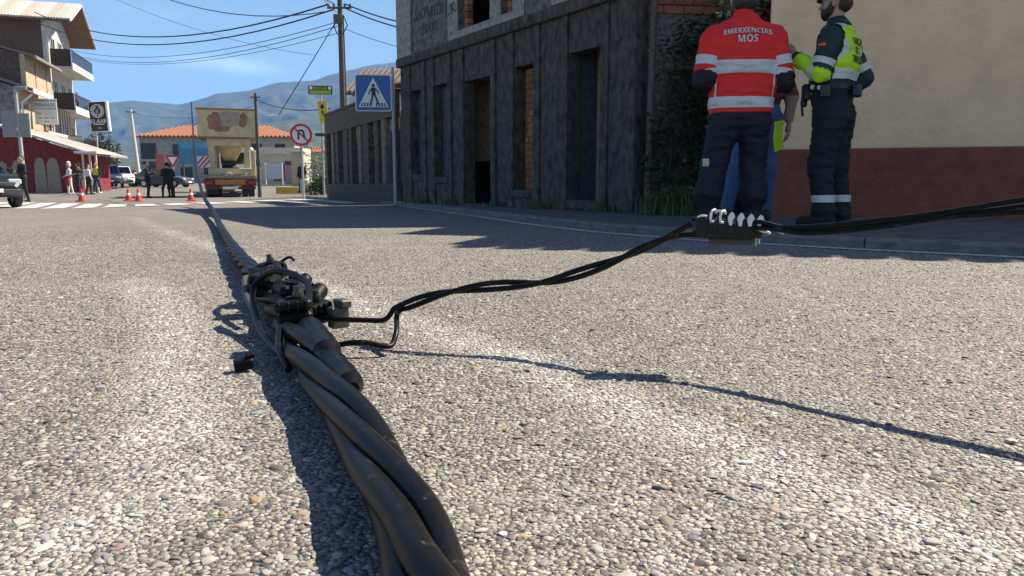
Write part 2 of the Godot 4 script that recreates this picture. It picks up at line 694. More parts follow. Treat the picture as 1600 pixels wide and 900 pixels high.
	for bb in bars:
		var mb := MB.new()
		var long := Vector2(-0.45, 0.89)
		var side := Vector2(0.89, 0.45)
		for q in 10:
			var o0: Vector2 = Vector2(bb[0], bb[1]) + long * (q * 0.7 - 3.2)
			var o1 := o0 + long * 0.7
			var s0 := side * 0.27
			var f := func(w: Vector2): return P(w.x, gy(w.x, w.y) + 0.012, w.y)
			mb.quad(f.call(o0 - s0), f.call(o0 + s0), f.call(o1 + s0), f.call(o1 - s0))
		part("stripe", mb.mesh(), white, zc)

func pebble(seed_: int, flat_: float) -> ArrayMesh:
	# a worn, angular stone: a squashed icosahedron with split faces
	var r := RandomNumberGenerator.new()
	r.seed = seed_
	var t := (1.0 + sqrt(5.0)) / 2.0
	var base := [Vector3(-1, t, 0), Vector3(1, t, 0), Vector3(-1, -t, 0), Vector3(1, -t, 0), Vector3(0, -1, t), Vector3(0, 1, t), Vector3(0, -1, -t), Vector3(0, 1, -t), Vector3(t, 0, -1), Vector3(t, 0, 1), Vector3(-t, 0, -1), Vector3(-t, 0, 1)]
	var faces := [[0, 11, 5], [0, 5, 1], [0, 1, 7], [0, 7, 10], [0, 10, 11], [1, 5, 9], [5, 11, 4], [11, 10, 2], [10, 7, 6], [7, 1, 8], [3, 9, 4], [3, 4, 2], [3, 2, 6], [3, 6, 8], [3, 8, 9], [4, 9, 5], [2, 4, 11], [6, 2, 10], [8, 6, 7], [9, 8, 1]]
	var rot := Basis.from_euler(Vector3(r.randf() * TAU, r.randf() * TAU, r.randf() * TAU))
	var vs := []
	for b in base:
		var p: Vector3 = rot * (b as Vector3).normalized() * r.randf_range(0.78, 1.18)
		p.y = clampf(p.y, -0.9, 0.75 + r.randf() * 0.1)
		vs.append(Vector3(p.x, p.y * flat_, p.z * r.randf_range(0.85, 1.0)))
	var vn := []
	for k in 12:
		vn.append(Vector3.ZERO)
	for f in faces:
		var k: Vector3 = (vs[f[1]] - vs[f[0]]).cross(vs[f[2]] - vs[f[0]])
		for q in f:
			vn[q] += k
	var mb := MB.new()
	for f in faces:
		var k: Vector3 = (vs[f[1]] - vs[f[0]]).cross(vs[f[2]] - vs[f[0]]).normalized()
		if (vs[f[0]] + vs[f[1]] + vs[f[2]]).y < -0.8 * flat_:
			continue
		mb.tri(vs[f[0]], vs[f[1]], vs[f[2]], (k + vn[f[0]].normalized() * 0.9).normalized(), (k + vn[f[1]].normalized() * 0.9).normalized(), (k + vn[f[2]].normalized() * 0.9).normalized())
	return mb.mesh()

func build_stones():
	# the aggregate that stands out of the bitumen, stone by stone near the camera
	var cols := [Color(0.27, 0.26, 0.235), Color(0.39, 0.38, 0.35), Color(0.19, 0.18, 0.16), Color(0.46, 0.445, 0.405), Color(0.11, 0.108, 0.104), Color(0.34, 0.31, 0.265), Color(0.43, 0.41, 0.365), Color(0.16, 0.152, 0.14), Color(0.075, 0.075, 0.076), Color(0.33, 0.33, 0.32), Color(0.28, 0.25, 0.20), Color(0.52, 0.50, 0.455), Color(0.34, 0.23, 0.13), Color(0.30, 0.19, 0.155), Color(0.42, 0.33, 0.20), Color(0.24, 0.245, 0.24)]
	var odds := PackedFloat32Array([1.4, 1.3, 1.4, 0.9, 1.4, 0.9, 0.9, 1.3, 1.1, 0.9, 1.0, 0.35, 0.16, 0.12, 0.2, 0.7])
	var pm := StandardMaterial3D.new()
	pm.vertex_color_use_as_albedo = true
	pm.roughness = 0.72
	var kinds := 6
	var bufs := []
	for k in kinds:
		bufs.append(MB.new())
	# rows: from d, to d, spacing, smallest and largest radius, share of spots filled
	var rows := [[0.42, 1.9, 0.0108, 0.0030, 0.0074, 0.78], [1.9, 3.2, 0.0125, 0.0034, 0.0076, 0.75], [3.2, 8.0, 0.019, 0.0048, 0.0085, 0.85], [0.42, 1.8, 0.0070, 0.0014, 0.0034, 0.62], [0.42, 2.6, 0.040, 0.0066, 0.0118, 0.55]]
	for rw in rows:
		var d: float = rw[0]
		while d < rw[1]:
			var half := 0.76 * d + 0.22
			var x := -half
			while x < half:
				if RNG.randf() < rw[5] * (1.0 - smoothstep(3.6, 7.8, d)):
					var px: float = x + RNG.randf_range(-0.48, 0.48) * rw[2]
					var pd: float = d + RNG.randf_range(-0.48, 0.48) * rw[2]
					var u := RNG.randf()
					var r: float = lerpf(rw[3], rw[4], u * u)
					var paint := worn_paint(px, pd)
					var c: Color = cols[RNG.rand_weighted(odds)]
					var k := RNG.randf_range(0.52, 0.85)
					c = Color(c.r * k, c.g * k, c.b * k)
					if paint > 0.12:
						c = c.lerp(Color(0.50, 0.50, 0.48), clampf(paint * RNG.randf_range(0.3, 1.0), 0.0, 0.8))
					var a := RNG.randf() * TAU
					var sx := r * RNG.randf_range(0.9, 1.45)
					var sz := r * RNG.randf_range(0.75, 1.05)
					var sy := r * RNG.randf_range(0.42, 0.72)
					var tx := RNG.randf_range(-0.22, 0.22)
					var tz := RNG.randf_range(-0.22, 0.22)
					var ca := cos(a)
					var sa := sin(a)
					var y := sy * RNG.randf_range(-0.22, 0.08)
					(bufs[RNG.randi() % kinds] as MB).data.append_array(PackedFloat32Array([ca * sx, -tz * sy, sa * sz, px, tz * sx, sy, tx * sz, y, -sa * sx, -tx * sy, ca * sz, -pd, c.r, c.g, c.b, 1.0]))
				x += rw[2]
			d += rw[2]
	var holder := Node3D.new()
	holder.name = "asphalt_gravel"
	add_child(holder)
	tag(holder, "worn grey and beige gravel standing out of the road surface", "gravel", "", "stuff")
	var total := 0
	for k in kinds:
		var mm := MultiMesh.new()
		mm.transform_format = MultiMesh.TRANSFORM_3D
		mm.use_colors = true
		mm.mesh = pebble(70 + k, 0.62)
		var b: PackedFloat32Array = bufs[k].data
		mm.instance_count = b.size() / 16
		mm.buffer = b
		total += mm.instance_count
		var mi := MultiMeshInstance3D.new()
		mi.name = "stone"
		mi.multimesh = mm
		mi.material_override = pm
		mi.set_meta("kind", "stuff")
		holder.add_child(mi, true)
	print("stones: ", total)

func build_hills():
	# ridge heights read off as slopes (height / distance) against bearing (x / distance)
	var far_ridge := [[-1.6, 0.075], [-1.1, 0.09], [-0.85, 0.085], [-0.70, 0.085], [-0.59, 0.100], [-0.555, 0.104], [-0.525, 0.109], [-0.505, 0.1105], [-0.47, 0.108], [-0.44, 0.105], [-0.42, 0.1095], [-0.39, 0.1185], [-0.365, 0.1215], [-0.345, 0.1235], [-0.31, 0.133], [-0.285, 0.1345], [-0.26, 0.1365], [-0.235, 0.145], [-0.17, 0.158], [-0.08, 0.165], [0.1, 0.14], [0.4, 0.15], [0.9, 0.11], [1.6, 0.09]]
	var near_ridge := [[-1.6, 0.05], [-1.0, 0.055], [-0.6, 0.06], [-0.52, 0.052], [-0.44, 0.06], [-0.38, 0.075], [-0.30, 0.085], [-0.22, 0.09], [0.0, 0.085], [0.5, 0.07], [1.6, 0.06]]
	var m := painted_by_vertex("hill_cover", 0.95)
	var n := FastNoiseLite.new()
	n.seed = 77
	n.frequency = 1.0
	n.fractal_octaves = 5
	var which := 0
	for rd in [[far_ridge, 1500.0, 3600.0], [near_ridge, 700.0, 1700.0]]:
		var ridge: Array = rd[0]
		var d0: float = rd[1]
		var d1: float = rd[2]
		var cols := 360
		var rows := 60
		var v := []
		var cc := []
		for j in rows + 1:
			var t := float(j) / rows
			for i in cols + 1:
				var bear := -1.6 + 3.2 * i / cols
				var k := 0
				while k < ridge.size() - 2 and ridge[k + 1][0] < bear:
					k += 1
				var f: float = clampf((bear - ridge[k][0]) / (ridge[k + 1][0] - ridge[k][0]), 0.0, 1.0)
				var slope: float = lerpf(ridge[k][1], ridge[k + 1][1], f)
				slope += 0.0016 * n.get_noise_2d(bear * 60.0, which * 9.0)
				var d := lerpf(d0, d1, minf(t, 1.0))
				var x := bear * d
				var top := slope * d1
				var y := top * pow(t, 1.25) * (1.0 + 0.30 * (1.0 - t) * n.get_noise_2d(bear * 14.0 + which * 5, t * 3.0)) + top * 0.10 * n.get_noise_2d(bear * 40.0, t * 5.0) * sin(PI * t)
				v.append(Vector3(x, y, -d))
				var g := n.get_noise_2d(bear * 50.0, t * 14.0) + 0.6 * n.get_noise_2d(bear * 170.0 + 3, t * 50.0)
				var forest := Color(0.035, 0.055, 0.026)
				var scrub := Color(0.075, 0.078, 0.048)
				var rock := Color(0.20, 0.185, 0.16)
				var q: Color = forest.lerp(scrub, smoothstep(-0.15, 0.4, g))
				q = q.lerp(rock, smoothstep(0.5, 0.85, g))
				cc.append(q)
		var arr := []
		arr.resize(Mesh.ARRAY_MAX)
		var st := SurfaceTool.new()
		st.begin(Mesh.PRIMITIVE_TRIANGLES)
		st.set_smooth_group(0)
		for i in v.size():
			st.set_color(cc[i])
			st.add_vertex(v[i])
		# the back side falls away so that the ridge is a real hill
		for i in cols + 1:
			var p: Vector3 = v[rows * (cols + 1) + i]
			st.set_color(cc[rows * (cols + 1) + i])
			st.add_vertex(Vector3(p.x * 1.3, -5.0, p.z * 1.3))
		for j in rows + 1:
			for i in cols:
				var a := j * (cols + 1) + i
				var b := a + cols + 1
				for q in [a, b, a + 1, a + 1, b, b + 1]:
					st.add_index(q)
		st.generate_normals()
		structure("hills" if which == 0 else "foothills", st.commit(), m)
		which += 1

# ---------------------------------------------------------------- the derelict house on the corner
var FA := Vector2(1.43, 8.86)            # near corner of the front, on the plan (x, d)
var FU := Vector2(-0.5425, 0.8400)       # along the front, away from the camera
var FN := Vector2(-0.8400, -0.5425)      # out of the front, to the road

func fp(s: float, y: float, out := 0.0) -> Vector3:
	var q := FA + FU * s + FN * out
	return P(q.x, y, q.y)

func front_basis() -> Basis:
	# x runs to the right as seen from the road, z out of the wall
	return Basis(Vector3(-FU.x, 0, FU.y), Vector3.UP, Vector3(FN.x, 0, -FN.y))

func wall_with_holes(mb: MB, f: Callable, s0: float, s1: float, y0: float, y1: float, holes: Array, thick: float):
	# f(s, y, out) gives a point; s runs leftwards seen from outside
	var ss := [s0, s1]
	var ys := [y0, y1]
	for h in holes:
		ss.append(h[0]); ss.append(h[1]); ys.append(h[2]); ys.append(h[3])
	ss.sort()
	ys.sort()
	for i in ss.size() - 1:
		for j in ys.size() - 1:
			var a: float = ss[i]
			var b: float = ss[i + 1]
			var c: float = ys[j]
			var d: float = ys[j + 1]
			if b - a < 1e-5 or d - c < 1e-5 or a < s0 - 1e-5 or b > s1 + 1e-5 or c < y0 - 1e-5 or d > y1 + 1e-5:
				continue
			var inside := false
			for h in holes:
				if (a + b) / 2 > h[0] and (a + b) / 2 < h[1] and (c + d) / 2 > h[2] and (c + d) / 2 < h[3]:
					inside = true
			if inside:
				continue
			mb.quad(f.call(b, c, 0.0), f.call(a, c, 0.0), f.call(a, d, 0.0), f.call(b, d, 0.0))
			mb.quad(f.call(a, c, -thick), f.call(b, c, -thick), f.call(b, d, -thick), f.call(a, d, -thick))
	for h in holes:
		mb.quad(f.call(h[0], h[2], 0.0), f.call(h[0], h[2], -thick), f.call(h[0], h[3], -thick), f.call(h[0], h[3], 0.0))
		mb.quad(f.call(h[1], h[2], -thick), f.call(h[1], h[2], 0.0), f.call(h[1], h[3], 0.0), f.call(h[1], h[3], -thick))
		mb.quad(f.call(h[1], h[2], 0.0), f.call(h[1], h[2], -thick), f.call(h[0], h[2], -thick), f.call(h[0], h[2], 0.0))
		mb.quad(f.call(h[0], h[3], 0.0), f.call(h[0], h[3], -thick), f.call(h[1], h[3], -thick), f.call(h[1], h[3], 0.0))
	mb.quad(f.call(s0, y0, 0.0), f.call(s0, y0, -thick), f.call(s0, y1, -thick), f.call(s0, y1, 0.0))
	mb.quad(f.call(s1, y0, -thick), f.call(s1, y0, 0.0), f.call(s1, y1, 0.0), f.call(s1, y1, -thick))
	mb.quad(f.call(s1, y1, 0.0), f.call(s0, y1, 0.0), f.call(s0, y1, -thick), f.call(s1, y1, -thick))

func front_box(mb: MB, s0: float, s1: float, y0: float, y1: float, o0: float, o1: float, bev := 0.008):
	mb.box(fp((s0 + s1) / 2, (y0 + y1) / 2, (o0 + o1) / 2), Vector3(absf(s1 - s0), y1 - y0, o1 - o0), front_basis(), bev)

func streaked(key: String, c: Color, dark: Color, metres: Vector3, seed_: int) -> StandardMaterial3D:
	# old render with rain-washed streaks of soot and algae that run down it
	var m := StandardMaterial3D.new()
	var lite := Color(c.r * 1.35, c.g * 1.32, c.b * 1.28)
	m.albedo_texture = noise_tex(seed_, 0.016, [[0.12, dark.linear_to_srgb()], [0.4, dark.lerp(c, 0.55).linear_to_srgb()], [0.6, c.linear_to_srgb()], [0.9, lite.linear_to_srgb()]], 1024, FastNoiseLite.TYPE_SIMPLEX_SMOOTH, 6)
	m.uv1_triplanar = true
	m.uv1_world_triplanar = true
	m.uv1_scale = Vector3(1.0 / metres.x, 1.0 / metres.y, 1.0 / metres.z)
	m.roughness = 0.92
	var n := FastNoiseLite.new()
	n.seed = seed_ + 9
	n.frequency = 0.04
	n.fractal_octaves = 5
	var t := NoiseTexture2D.new()
	t.width = 512
	t.height = 512
	t.seamless = true
	t.as_normal_map = true
	t.bump_strength = 5.0
	t.noise = n
	m.normal_enabled = true
	m.normal_texture = t
	m.normal_scale = 0.6
	MAT[key] = m
	return m

func build_old_house():
	var L := 6.5
	var house := thing("derelict_house", "derelict two-storey grey concrete house with gaping doorways and soot streaks", "house")
	var low := streaked("old_concrete", Color(0.088, 0.075, 0.060), Color(0.016, 0.0135, 0.011), Vector3(1.5, 3.9, 1.5), 61)
	var high := streaked("old_render", Color(0.165, 0.148, 0.122), Color(0.055, 0.05, 0.042), Vector3(2.2, 2.6, 2.2), 64)
	var pale := streaked("pale_surround", Color(0.34, 0.31, 0.25), Color(0.12, 0.11, 0.09), Vector3(0.8, 2.4, 0.8), 68)
	var dark := grained("room_concrete", Color(0.16, 0.15, 0.135), 0.4, 1.5, 0.95, 70)
	var holes := [[0.60, 1.27, 0.17, 2.08], [2.05, 2.57, 0.30, 2.07], [3.21, 4.05, 0.07, 2.04], [4.61, 5.09, 0.51, 2.09], [5.58, 6.04, 0.56, 2.09]]
	var f := func(s, y, o): return fp(s, y, o)
	var mb := MB.new()
	wall_with_holes(mb, f, 0.0, L, 0.0, 2.56, holes, 0.19)
	part("lower_wall", mb.mesh(), low, house)
	var uholes := [[3.22, 4.22, 2.86, 3.86], [2.60, 2.92, 2.86, 3.86], [0.7, 1.3, 2.86, 3.86]]
	mb = MB.new()
	wall_with_holes(mb, f, 0.0, L, 2.72, 4.12, uholes, 0.26)
	part("upper_wall", mb.mesh(), high, house)
	mb = MB.new()
	front_box(mb, -0.04, L + 0.05, 2.562, 2.718, -0.28, 0.075, 0.015)
	part("ledge", mb.mesh(), low, house)
	# pilaster strips beside the openings
	for h in holes:
		for side in 2:
			mb = MB.new()
			var e: float = h[0] - 0.14 if side == 0 else h[1] + 0.002
			front_box(mb, e, e + 0.138, 0.062, 2.556, 0.002, 0.035)
			part("pilaster", mb.mesh(), low, house)
	# sills under windows, thresholds under doors
	for h in holes:
		mb = MB.new()
		front_box(mb, h[0] - 0.0, h[1] + 0.0, h[2] - 0.09, h[2] + 0.02, -0.17, 0.03)
		part("sill", mb.mesh(), low, house)
	mb = MB.new()
	front_box(mb, 5.96, L + 0.06, 2.722, 4.12, 0.002, 0.045)
	part("corner_strip", mb.mesh(), pale, house)
	for h in uholes:
		var fr := Node3D.new()
		fr.name = "upper_window"
		house.add_child(fr, true)
		for q in [[h[0] - 0.30, h[0] - 0.002, h[2] - 0.12, h[3] + 0.12], [h[1] + 0.002, h[1] + 0.34, h[2] - 0.12, h[3] + 0.12], [h[0] - 0.002, h[1] + 0.002, h[2] - 0.12, h[2] - 0.002], [h[0] - 0.002, h[1] + 0.002, h[3] + 0.002, h[3] + 0.12]]:
			if q[0] < 0.02 or (q[0] > 1.4 and q[0] < 2.3):
				continue
			if h[0] < 3.0 and q[1] > 2.93 and q[0] > 2.91:
				continue
			mb = MB.new()
			front_box(mb, q[0], q[1], q[2], q[3], 0.002, 0.028)
			part("surround", mb.mesh(), pale, fr)
	# the rooms inside: side walls, back wall, floors and the roof slab close it
	mb = MB.new()
	var back := 3.6
	mb.quad(fp(L, 0.0, -back), fp(0.0, 0.0, -back), fp(0.0, 4.1, -back), fp(L, 4.1, -back))
	mb.quad(fp(L, 0.055, -0.20), fp(0.0, 0.055, -0.20), fp(0.0, 0.055, -back), fp(L, 0.055, -back))
	front_box(mb, 0.3, L - 0.3, 2.40, 2.55, -back, -0.20, 0.0)
	part("interior", mb.mesh(), dark, house)
	# partitions seen through the openings
	var tan_wall := grained("tan_plaster", Color(0.38, 0.26, 0.15), 0.4, 0.7, 0.9, 72)
	var blue_wall := grained("blue_plaster", Color(0.07, 0.085, 0.12), 0.4, 0.7, 0.9, 73)
	mb = MB.new()
	front_box(mb, 1.12, 2.0, 0.062, 2.38, -0.62, -0.50)
	part("partition", mb.mesh(), tan_wall, house)
	mb = MB.new()
	front_box(mb, 1.29, 1.36, 0.062, 2.38, -0.49, -0.195)
	part("partition", mb.mesh(), blue_wall, house)
	mb = MB.new()
	front_box(mb, 3.75, 5.2, 0.8, 2.38, -0.72, -0.60)
	part("partition", mb.mesh(), tan_wall, house)
	for h in [holes[3], holes[4]]:
		mb = MB.new()
		front_box(mb, h[0] + 0.06, h[1], h[2] + 0.025, h[3] - 0.01, -0.185, -0.14)
		part("shutter", mb.mesh(), blue_wall, house)
	# bare brick pier in the narrow doorway
	var brick_mats := []
	for k in 3:
		brick_mats.append(grained("hollow_brick%d" % k, [Color(0.36, 0.15, 0.06), Color(0.42, 0.20, 0.08), Color(0.30, 0.12, 0.055)][k], 0.35, 0.3, 0.9, 80 + k))
	var bm := box_mesh(Vector3(0.105, 0.088, 0.11), 0.006)
	var pier := part("brick_pier", box_mesh(Vector3(0.31, 1.74, 0.09), 0.0, Vector3.ZERO), grained("mortar", Color(0.16, 0.14, 0.12), 0.3, 0.4, 0.95, 84), house)
	pier.transform = Transform3D(front_basis(), fp(2.46, 1.19, -0.26))
	for row in 18:
		for k in 3:
			var b := part("brick", bm, brick_mats[(row * 3 + k * 5 + row / 4) % 3], pier)
			b.position = Vector3(-0.112 + 0.112 * k + (0.02 if row % 2 else -0.01), -0.82 + row * 0.0965, 0.012 + RNG.randf_range(-0.004, 0.004))
	# brickwork in the upper window reveal
	for hh in [uholes[0], uholes[1]]:
		for row in 10:
			var b := part("brick", bm, brick_mats[row % 3], house)
			b.transform = Transform3D(front_basis(), fp(hh[1] - 0.04, 2.92 + row * 0.0965, -0.16 + RNG.randf_range(-0.004, 0.004)))
	# side wall to the gap, bare brick above, and the side to the neighbour; roof with eaves
	var side_m := grained("side_mortar", Color(0.17, 0.14, 0.12), 0.5, 0.5, 0.95, 86)
	mb = MB.new()
	var e0 := Vector2(FA.x + 0.02, FA.y + 0.12)
	var e1 := Vector2(4.6, 9.35)
	mb.quad(P(e0.x, 0.0, e0.y), P(e1.x, 0.0, e1.y), P(e1.x, 4.1, e1.y), P(e0.x, 4.1, e0.y))
	part("side_wall", mb.mesh(), side_m, house)
	for row in 14:
		for k in 9:
			var b := part("brick", box_mesh(Vector3(0.232, 0.088, 0.03), 0.006) if row + k == 0 else MAT["gap_brick"], MAT["gap_brick_mat%d" % ((row * 7 + k * 3) % 3)] if MAT.has("gap_brick_mat0") else side_m, house)
			if row + k == 0:
				MAT["gap_brick"] = b.mesh
				for q in 3:
					MAT["gap_brick_mat%d" % q] = grained("gap_bricks%d" % q, [Color(0.36, 0.13, 0.075), Color(0.30, 0.11, 0.07), Color(0.40, 0.16, 0.09)][q], 0.35, 0.3, 0.95, 87 + q)
				b.material_override = MAT["gap_brick_mat0"]
			var t := (k * 0.245 + (0.12 if row % 2 else 0.0) + 0.2) / e0.distance_to(e1)
			var q2 := e0.lerp(e1, t)
			b.transform = Transform3D(Basis(Vector3.UP, atan2(-(e1.y - e0.y), e1.x - e0.x) * -1.0), P(q2.x, 2.42 + row * 0.101, q2.y - 0.012 + RNG.randf_range(-0.004, 0.004)))
	mb = MB.new()
	mb.quad(fp(L, 0.0, -back), fp(L, 0.0, -0.27), fp(L, 4.1, -0.27), fp(L, 4.1, -back))
	part("far_wall", mb.mesh(), high, house)
	var roof_o := PackedVector2Array([FA + FU * -0.12 + FN * 0.22, FA + FU * (L + 0.15) + FN * 0.22, FA + FU * (L + 0.15) + FN * -4.2, Vector2(4.8, 9.2)])
	mb = MB.new()
	var ro := []
	for q in roof_o:
		ro.append(Vector2(q.x, -q.y))
	mb.poly(ro, 0.14, Transform3D(Basis(Vector3.RIGHT, Vector3(0, 0, 1), Vector3.UP), Vector3(0, 4.13, 0)))
	part("roof_slab", mb.mesh(), low, house)
	# drainpipe at the corner
	var dp := MB.new()
	dp.tube([P(1.60, 0.25, 8.82), P(1.61, 1.3, 8.82), P(1.63, 2.6, 8.82), P(1.64, 4.1, 8.84)], 0.04, 10)
	for y in [0.9, 1.9, 2.9]:
		dp.lathe(P(1.61, y, 8.82), [[0.0, 0.0], [0.05, 0.0], [0.05, 0.04], [0.0, 0.04]], 10)
	var pipe := part("drainpipe", dp.mesh(), grained("old_pipe", Color(0.11, 0.085, 0.07), 0.5, 0.4, 0.8, 91), house)
	pipe.set_meta("label", "rust-stained drainpipe")
	# spray-paint lettering on the upper wall
	var spray := plain("spray_paint", Color(0.035, 0.034, 0.034), 0.8)
	var fbasis := front_basis()
	lettering("ROMERO", 0.17, spray, house, fp(5.16, 3.34, 0.004), fbasis * Basis(Vector3(0, 0, 1), -0.05), 1.35, "graffiti", "Droid Serif", false)
	lettering("ALEX", 0.07, spray, house, fp(5.1, 3.57, 0.004), fbasis, 1.3, "graffiti", "Droid Sans", true)
	lettering("2000", 0.17, spray, house, fp(5.28, 3.08, 0.004), fbasis, 1.3, "graffiti", "Droid Serif", false)
	lettering("LK", 0.16, spray, house, fp(4.45, 3.22, 0.034), fbasis * Basis(Vector3(0, 0, 1), 0.12), 1.2, "graffiti", "Droid Serif", false)
	lettering("Sy", 0.22, spray, house, fp(3.06, 3.3, 0.034), fbasis, 1.0, "graffiti", "Droid Serif", false)

func build_pillar_wall():
	# garden wall of slim concrete posts with gaps, up to the corner of the house
	var a := Vector2(-2.32, 14.75)
	var b := Vector2(-5.02, 20.2)
	var u := (b - a).normalized()
	var len := a.distance_to(b)
	var nrm := Vector2(-u.y, u.x)
	var bas := Basis(Vector3(-u.x, 0, u.y), Vector3.UP, Vector3(nrm.x, 0, -nrm.y))
	var w := thing("garden_wall", "stained concrete garden wall with upright posts and open slots", "wall", P(a.x, 0.06, a.y))
	w.basis = bas                                  # local x runs back to the house, so along the wall is -x
	var m := streaked("garden_concrete", Color(0.095, 0.078, 0.060), Color(0.022, 0.018, 0.015), Vector3(1.3, 2.4, 1.3), 95)
	var pale := streaked("garden_concrete_pale", Color(0.19, 0.16, 0.125), Color(0.06, 0.05, 0.04), Vector3(0.6, 3.0, 0.6), 98)
	var put := func(called: String, x0: float, x1: float, y0: float, y1: float, z0: float, z1: float, mm: Material):
		var mb := MB.new()
		mb.box(Vector3(-(x0 + x1) / 2, (y0 + y1) / 2, (z0 + z1) / 2), Vector3(x1 - x0, y1 - y0, z1 - z0), Basis.IDENTITY, 0.012)
		part(called, mb.mesh(), mm, w)
	put.call("base", 0.0, len, -0.08, 0.36, -0.16, 0.0, m)
	put.call("beam", 0.0, len, 1.66, 2.14, -0.15, 0.0, m)
	put.call("coping", -0.02, len + 0.02, 2.142, 2.20, -0.19, 0.03, m)
	var n := 9
	for i in n + 1:
		var x := len * i / n
		var wd := (0.26 if i % 3 else 0.44) + RNG.randf_range(-0.04, 0.04)
		put.call("post", maxf(x - wd / 2, 0.0), minf(x + wd / 2, len), 0.362, 1.658, -0.13, 0.012 if i % 2 else -0.03, pale if i in [1, 4, 8] else m)
		if i % 2 == 1 and i < n:
			put.call("baluster", x + 0.20, x + 0.27, 0.362, 1.25 if i % 4 == 1 else 1.658, -0.12, -0.03, pale)
	# the dim yard wall that shows through the slots
	put.call("backing", 0.0, len, 0.0, 1.9, -0.66, -0.56, grained("yard_wall", Color(0.17, 0.145, 0.12), 0.3, 1.2, 0.95, 97))
	# old tiles along the top by the house
	for i in 6:
		var mb := MB.new()
		var pts := []
		mb.tube([Vector3(-0.1 - i * 0.17, 2.23, 0.06), Vector3(-0.1 - i * 0.17, 2.33, -0.34)], 0.07, 8)
		part("roof_tile", mb.mesh(), grained("old_tile", Color(0.20, 0.115, 0.075), 0.5, 0.4, 0.9, 99), w)

func build_cream_house():
	var h := thing("cream_house", "cream rendered house with a maroon painted base", "house")
	var a := Vector2(2.707, 8.05)
	var u := Vector2(0.9498, -0.3126)
	var cream := grained("cream_render", Color(0.90, 0.59, 0.345), 0.1, 3.2, 0.9, 101, 0.3)
	var maroon := grained("maroon_paint", Color(0.24, 0.062, 0.036), 0.22, 1.4, 0.8, 104, 0.35, Color(0.13, 0.045, 0.03, 0.4))
	var nrm := Vector2(-0.3126, -0.9498)
	var at := func(s: float, y: float, o: float):
		var q := a + u * s + nrm * o
		return P(q.x, y, q.y)
	var bas := Basis(Vector3(u.x, 0, -u.y), Vector3.UP, Vector3(nrm.x, 0, -nrm.y))
	var put := func(called: String, s0: float, s1: float, y0: float, y1: float, o0: float, o1: float, m: Material, bev := 0.01):
		var mb := MB.new()
		mb.box(at.call((s0 + s1) / 2, (y0 + y1) / 2, (o0 + o1) / 2), Vector3(s1 - s0, y1 - y0, o1 - o0), bas, bev)
		return part(called, mb.mesh(), m, h)
	put.call("wall", 0.0, 14.0, 0.76, 4.55, -6.0, 0.0, cream)
	put.call("painted_base", -0.004, 14.004, 0.0, 0.758, -6.004, 0.012, maroon, 0.006)
	var roof := put.call("eaves", 0.9, 14.3, 4.552, 4.70, -6.3, 0.72, cream) as MeshInstance3D
	var tile := grained("clay_tile", Color(0.42, 0.16, 0.075), 0.3, 0.6, 0.85, 108)
	for k in range(4, 50):
		var mb := MB.new()
		mb.tube([at.call(0.05 + k * 0.285, 4.76, 0.80), at.call(0.05 + k * 0.285, 5.15, -1.2)], 0.115, 8)
		part("roof_tile", mb.mesh(), tile, roof)

# ---------------------------------------------------------------- plants
func leaf_mesh(long: float, wide: float) -> ArrayMesh:
	var mb := MB.new()
	var tip := Vector3(0, 0.12 * long, -long)
	var l := Vector3(-wide / 2, 0.02 * long, -long * 0.42)
	var r := Vector3(wide / 2, 0.02 * long, -long * 0.42)
	var mid := Vector3(0, -0.10 * long, -long * 0.45)
	mb.flat(Vector3.ZERO, mid, l)
	mb.flat(Vector3.ZERO, r, mid)
	mb.flat(l, mid, tip)
	mb.flat(mid, r, tip)
	return mb.mesh()

func leaf_mat(key := "leaf", rough := 0.5) -> StandardMaterial3D:
	if MAT.has(key):
		return MAT[key]
	var m := StandardMaterial3D.new()
	m.vertex_color_use_as_albedo = true
	m.roughness = rough
	m.backlight_enabled = true
	m.backlight = Color(0.25, 0.32, 0.10)
	m.cull_mode = BaseMaterial3D.CULL_DISABLED
	MAT[key] = m
	return m

func leaves(called: String, blobs: Array, count: int, size: float, tones: Array, parent: Node, shell := 0.55, aspect := 0.6) -> MultiMeshInstance3D:
	# blobs: [centre, radii]; leaves are spread through each blob's volume, thicker to the outside
	var buf := PackedFloat32Array()
	var vol := PackedFloat32Array()
	for b in blobs:
		vol.append(b[1].x * b[1].y + b[1].y * b[1].z + b[1].x * b[1].z)
	for i in count:
		var b: Array = blobs[RNG.rand_weighted(vol)]
		var dir := Vector3(RNG.randfn(), RNG.randfn(), RNG.randfn()).normalized()
		var rr := lerpf(shell, 1.08, sqrt(RNG.randf()))
		var p: Vector3 = b[0] + dir * rr * (b[1] as Vector3)
		var bs := Basis.from_euler(Vector3(RNG.randf_range(-0.9, 0.5), RNG.randf() * TAU, RNG.randf_range(-0.7, 0.7))).scaled(Vector3.ONE * size * RNG.randf_range(0.6, 1.35))
		var c: Color = tones[RNG.randi() % tones.size()]
		var k := RNG.randf_range(0.75, 1.25)
		buf.append_array(PackedFloat32Array([bs.x.x, bs.y.x, bs.z.x, p.x, bs.x.y, bs.y.y, bs.z.y, p.y, bs.x.z, bs.y.z, bs.z.z, p.z, c.r * k, c.g * k, c.b * k, 1.0]))
	var mm := MultiMesh.new()
	mm.transform_format = MultiMesh.TRANSFORM_3D
	mm.use_colors = true
	mm.mesh = leaf_mesh(1.0, aspect)
	mm.instance_count = count
	mm.buffer = buf
	var mi := MultiMeshInstance3D.new()
	mi.multimesh = mm
	mi.material_override = leaf_mat()
	mi.name = called
	mi.set_meta("kind", "stuff")
	parent.add_child(mi, true)
	return mi

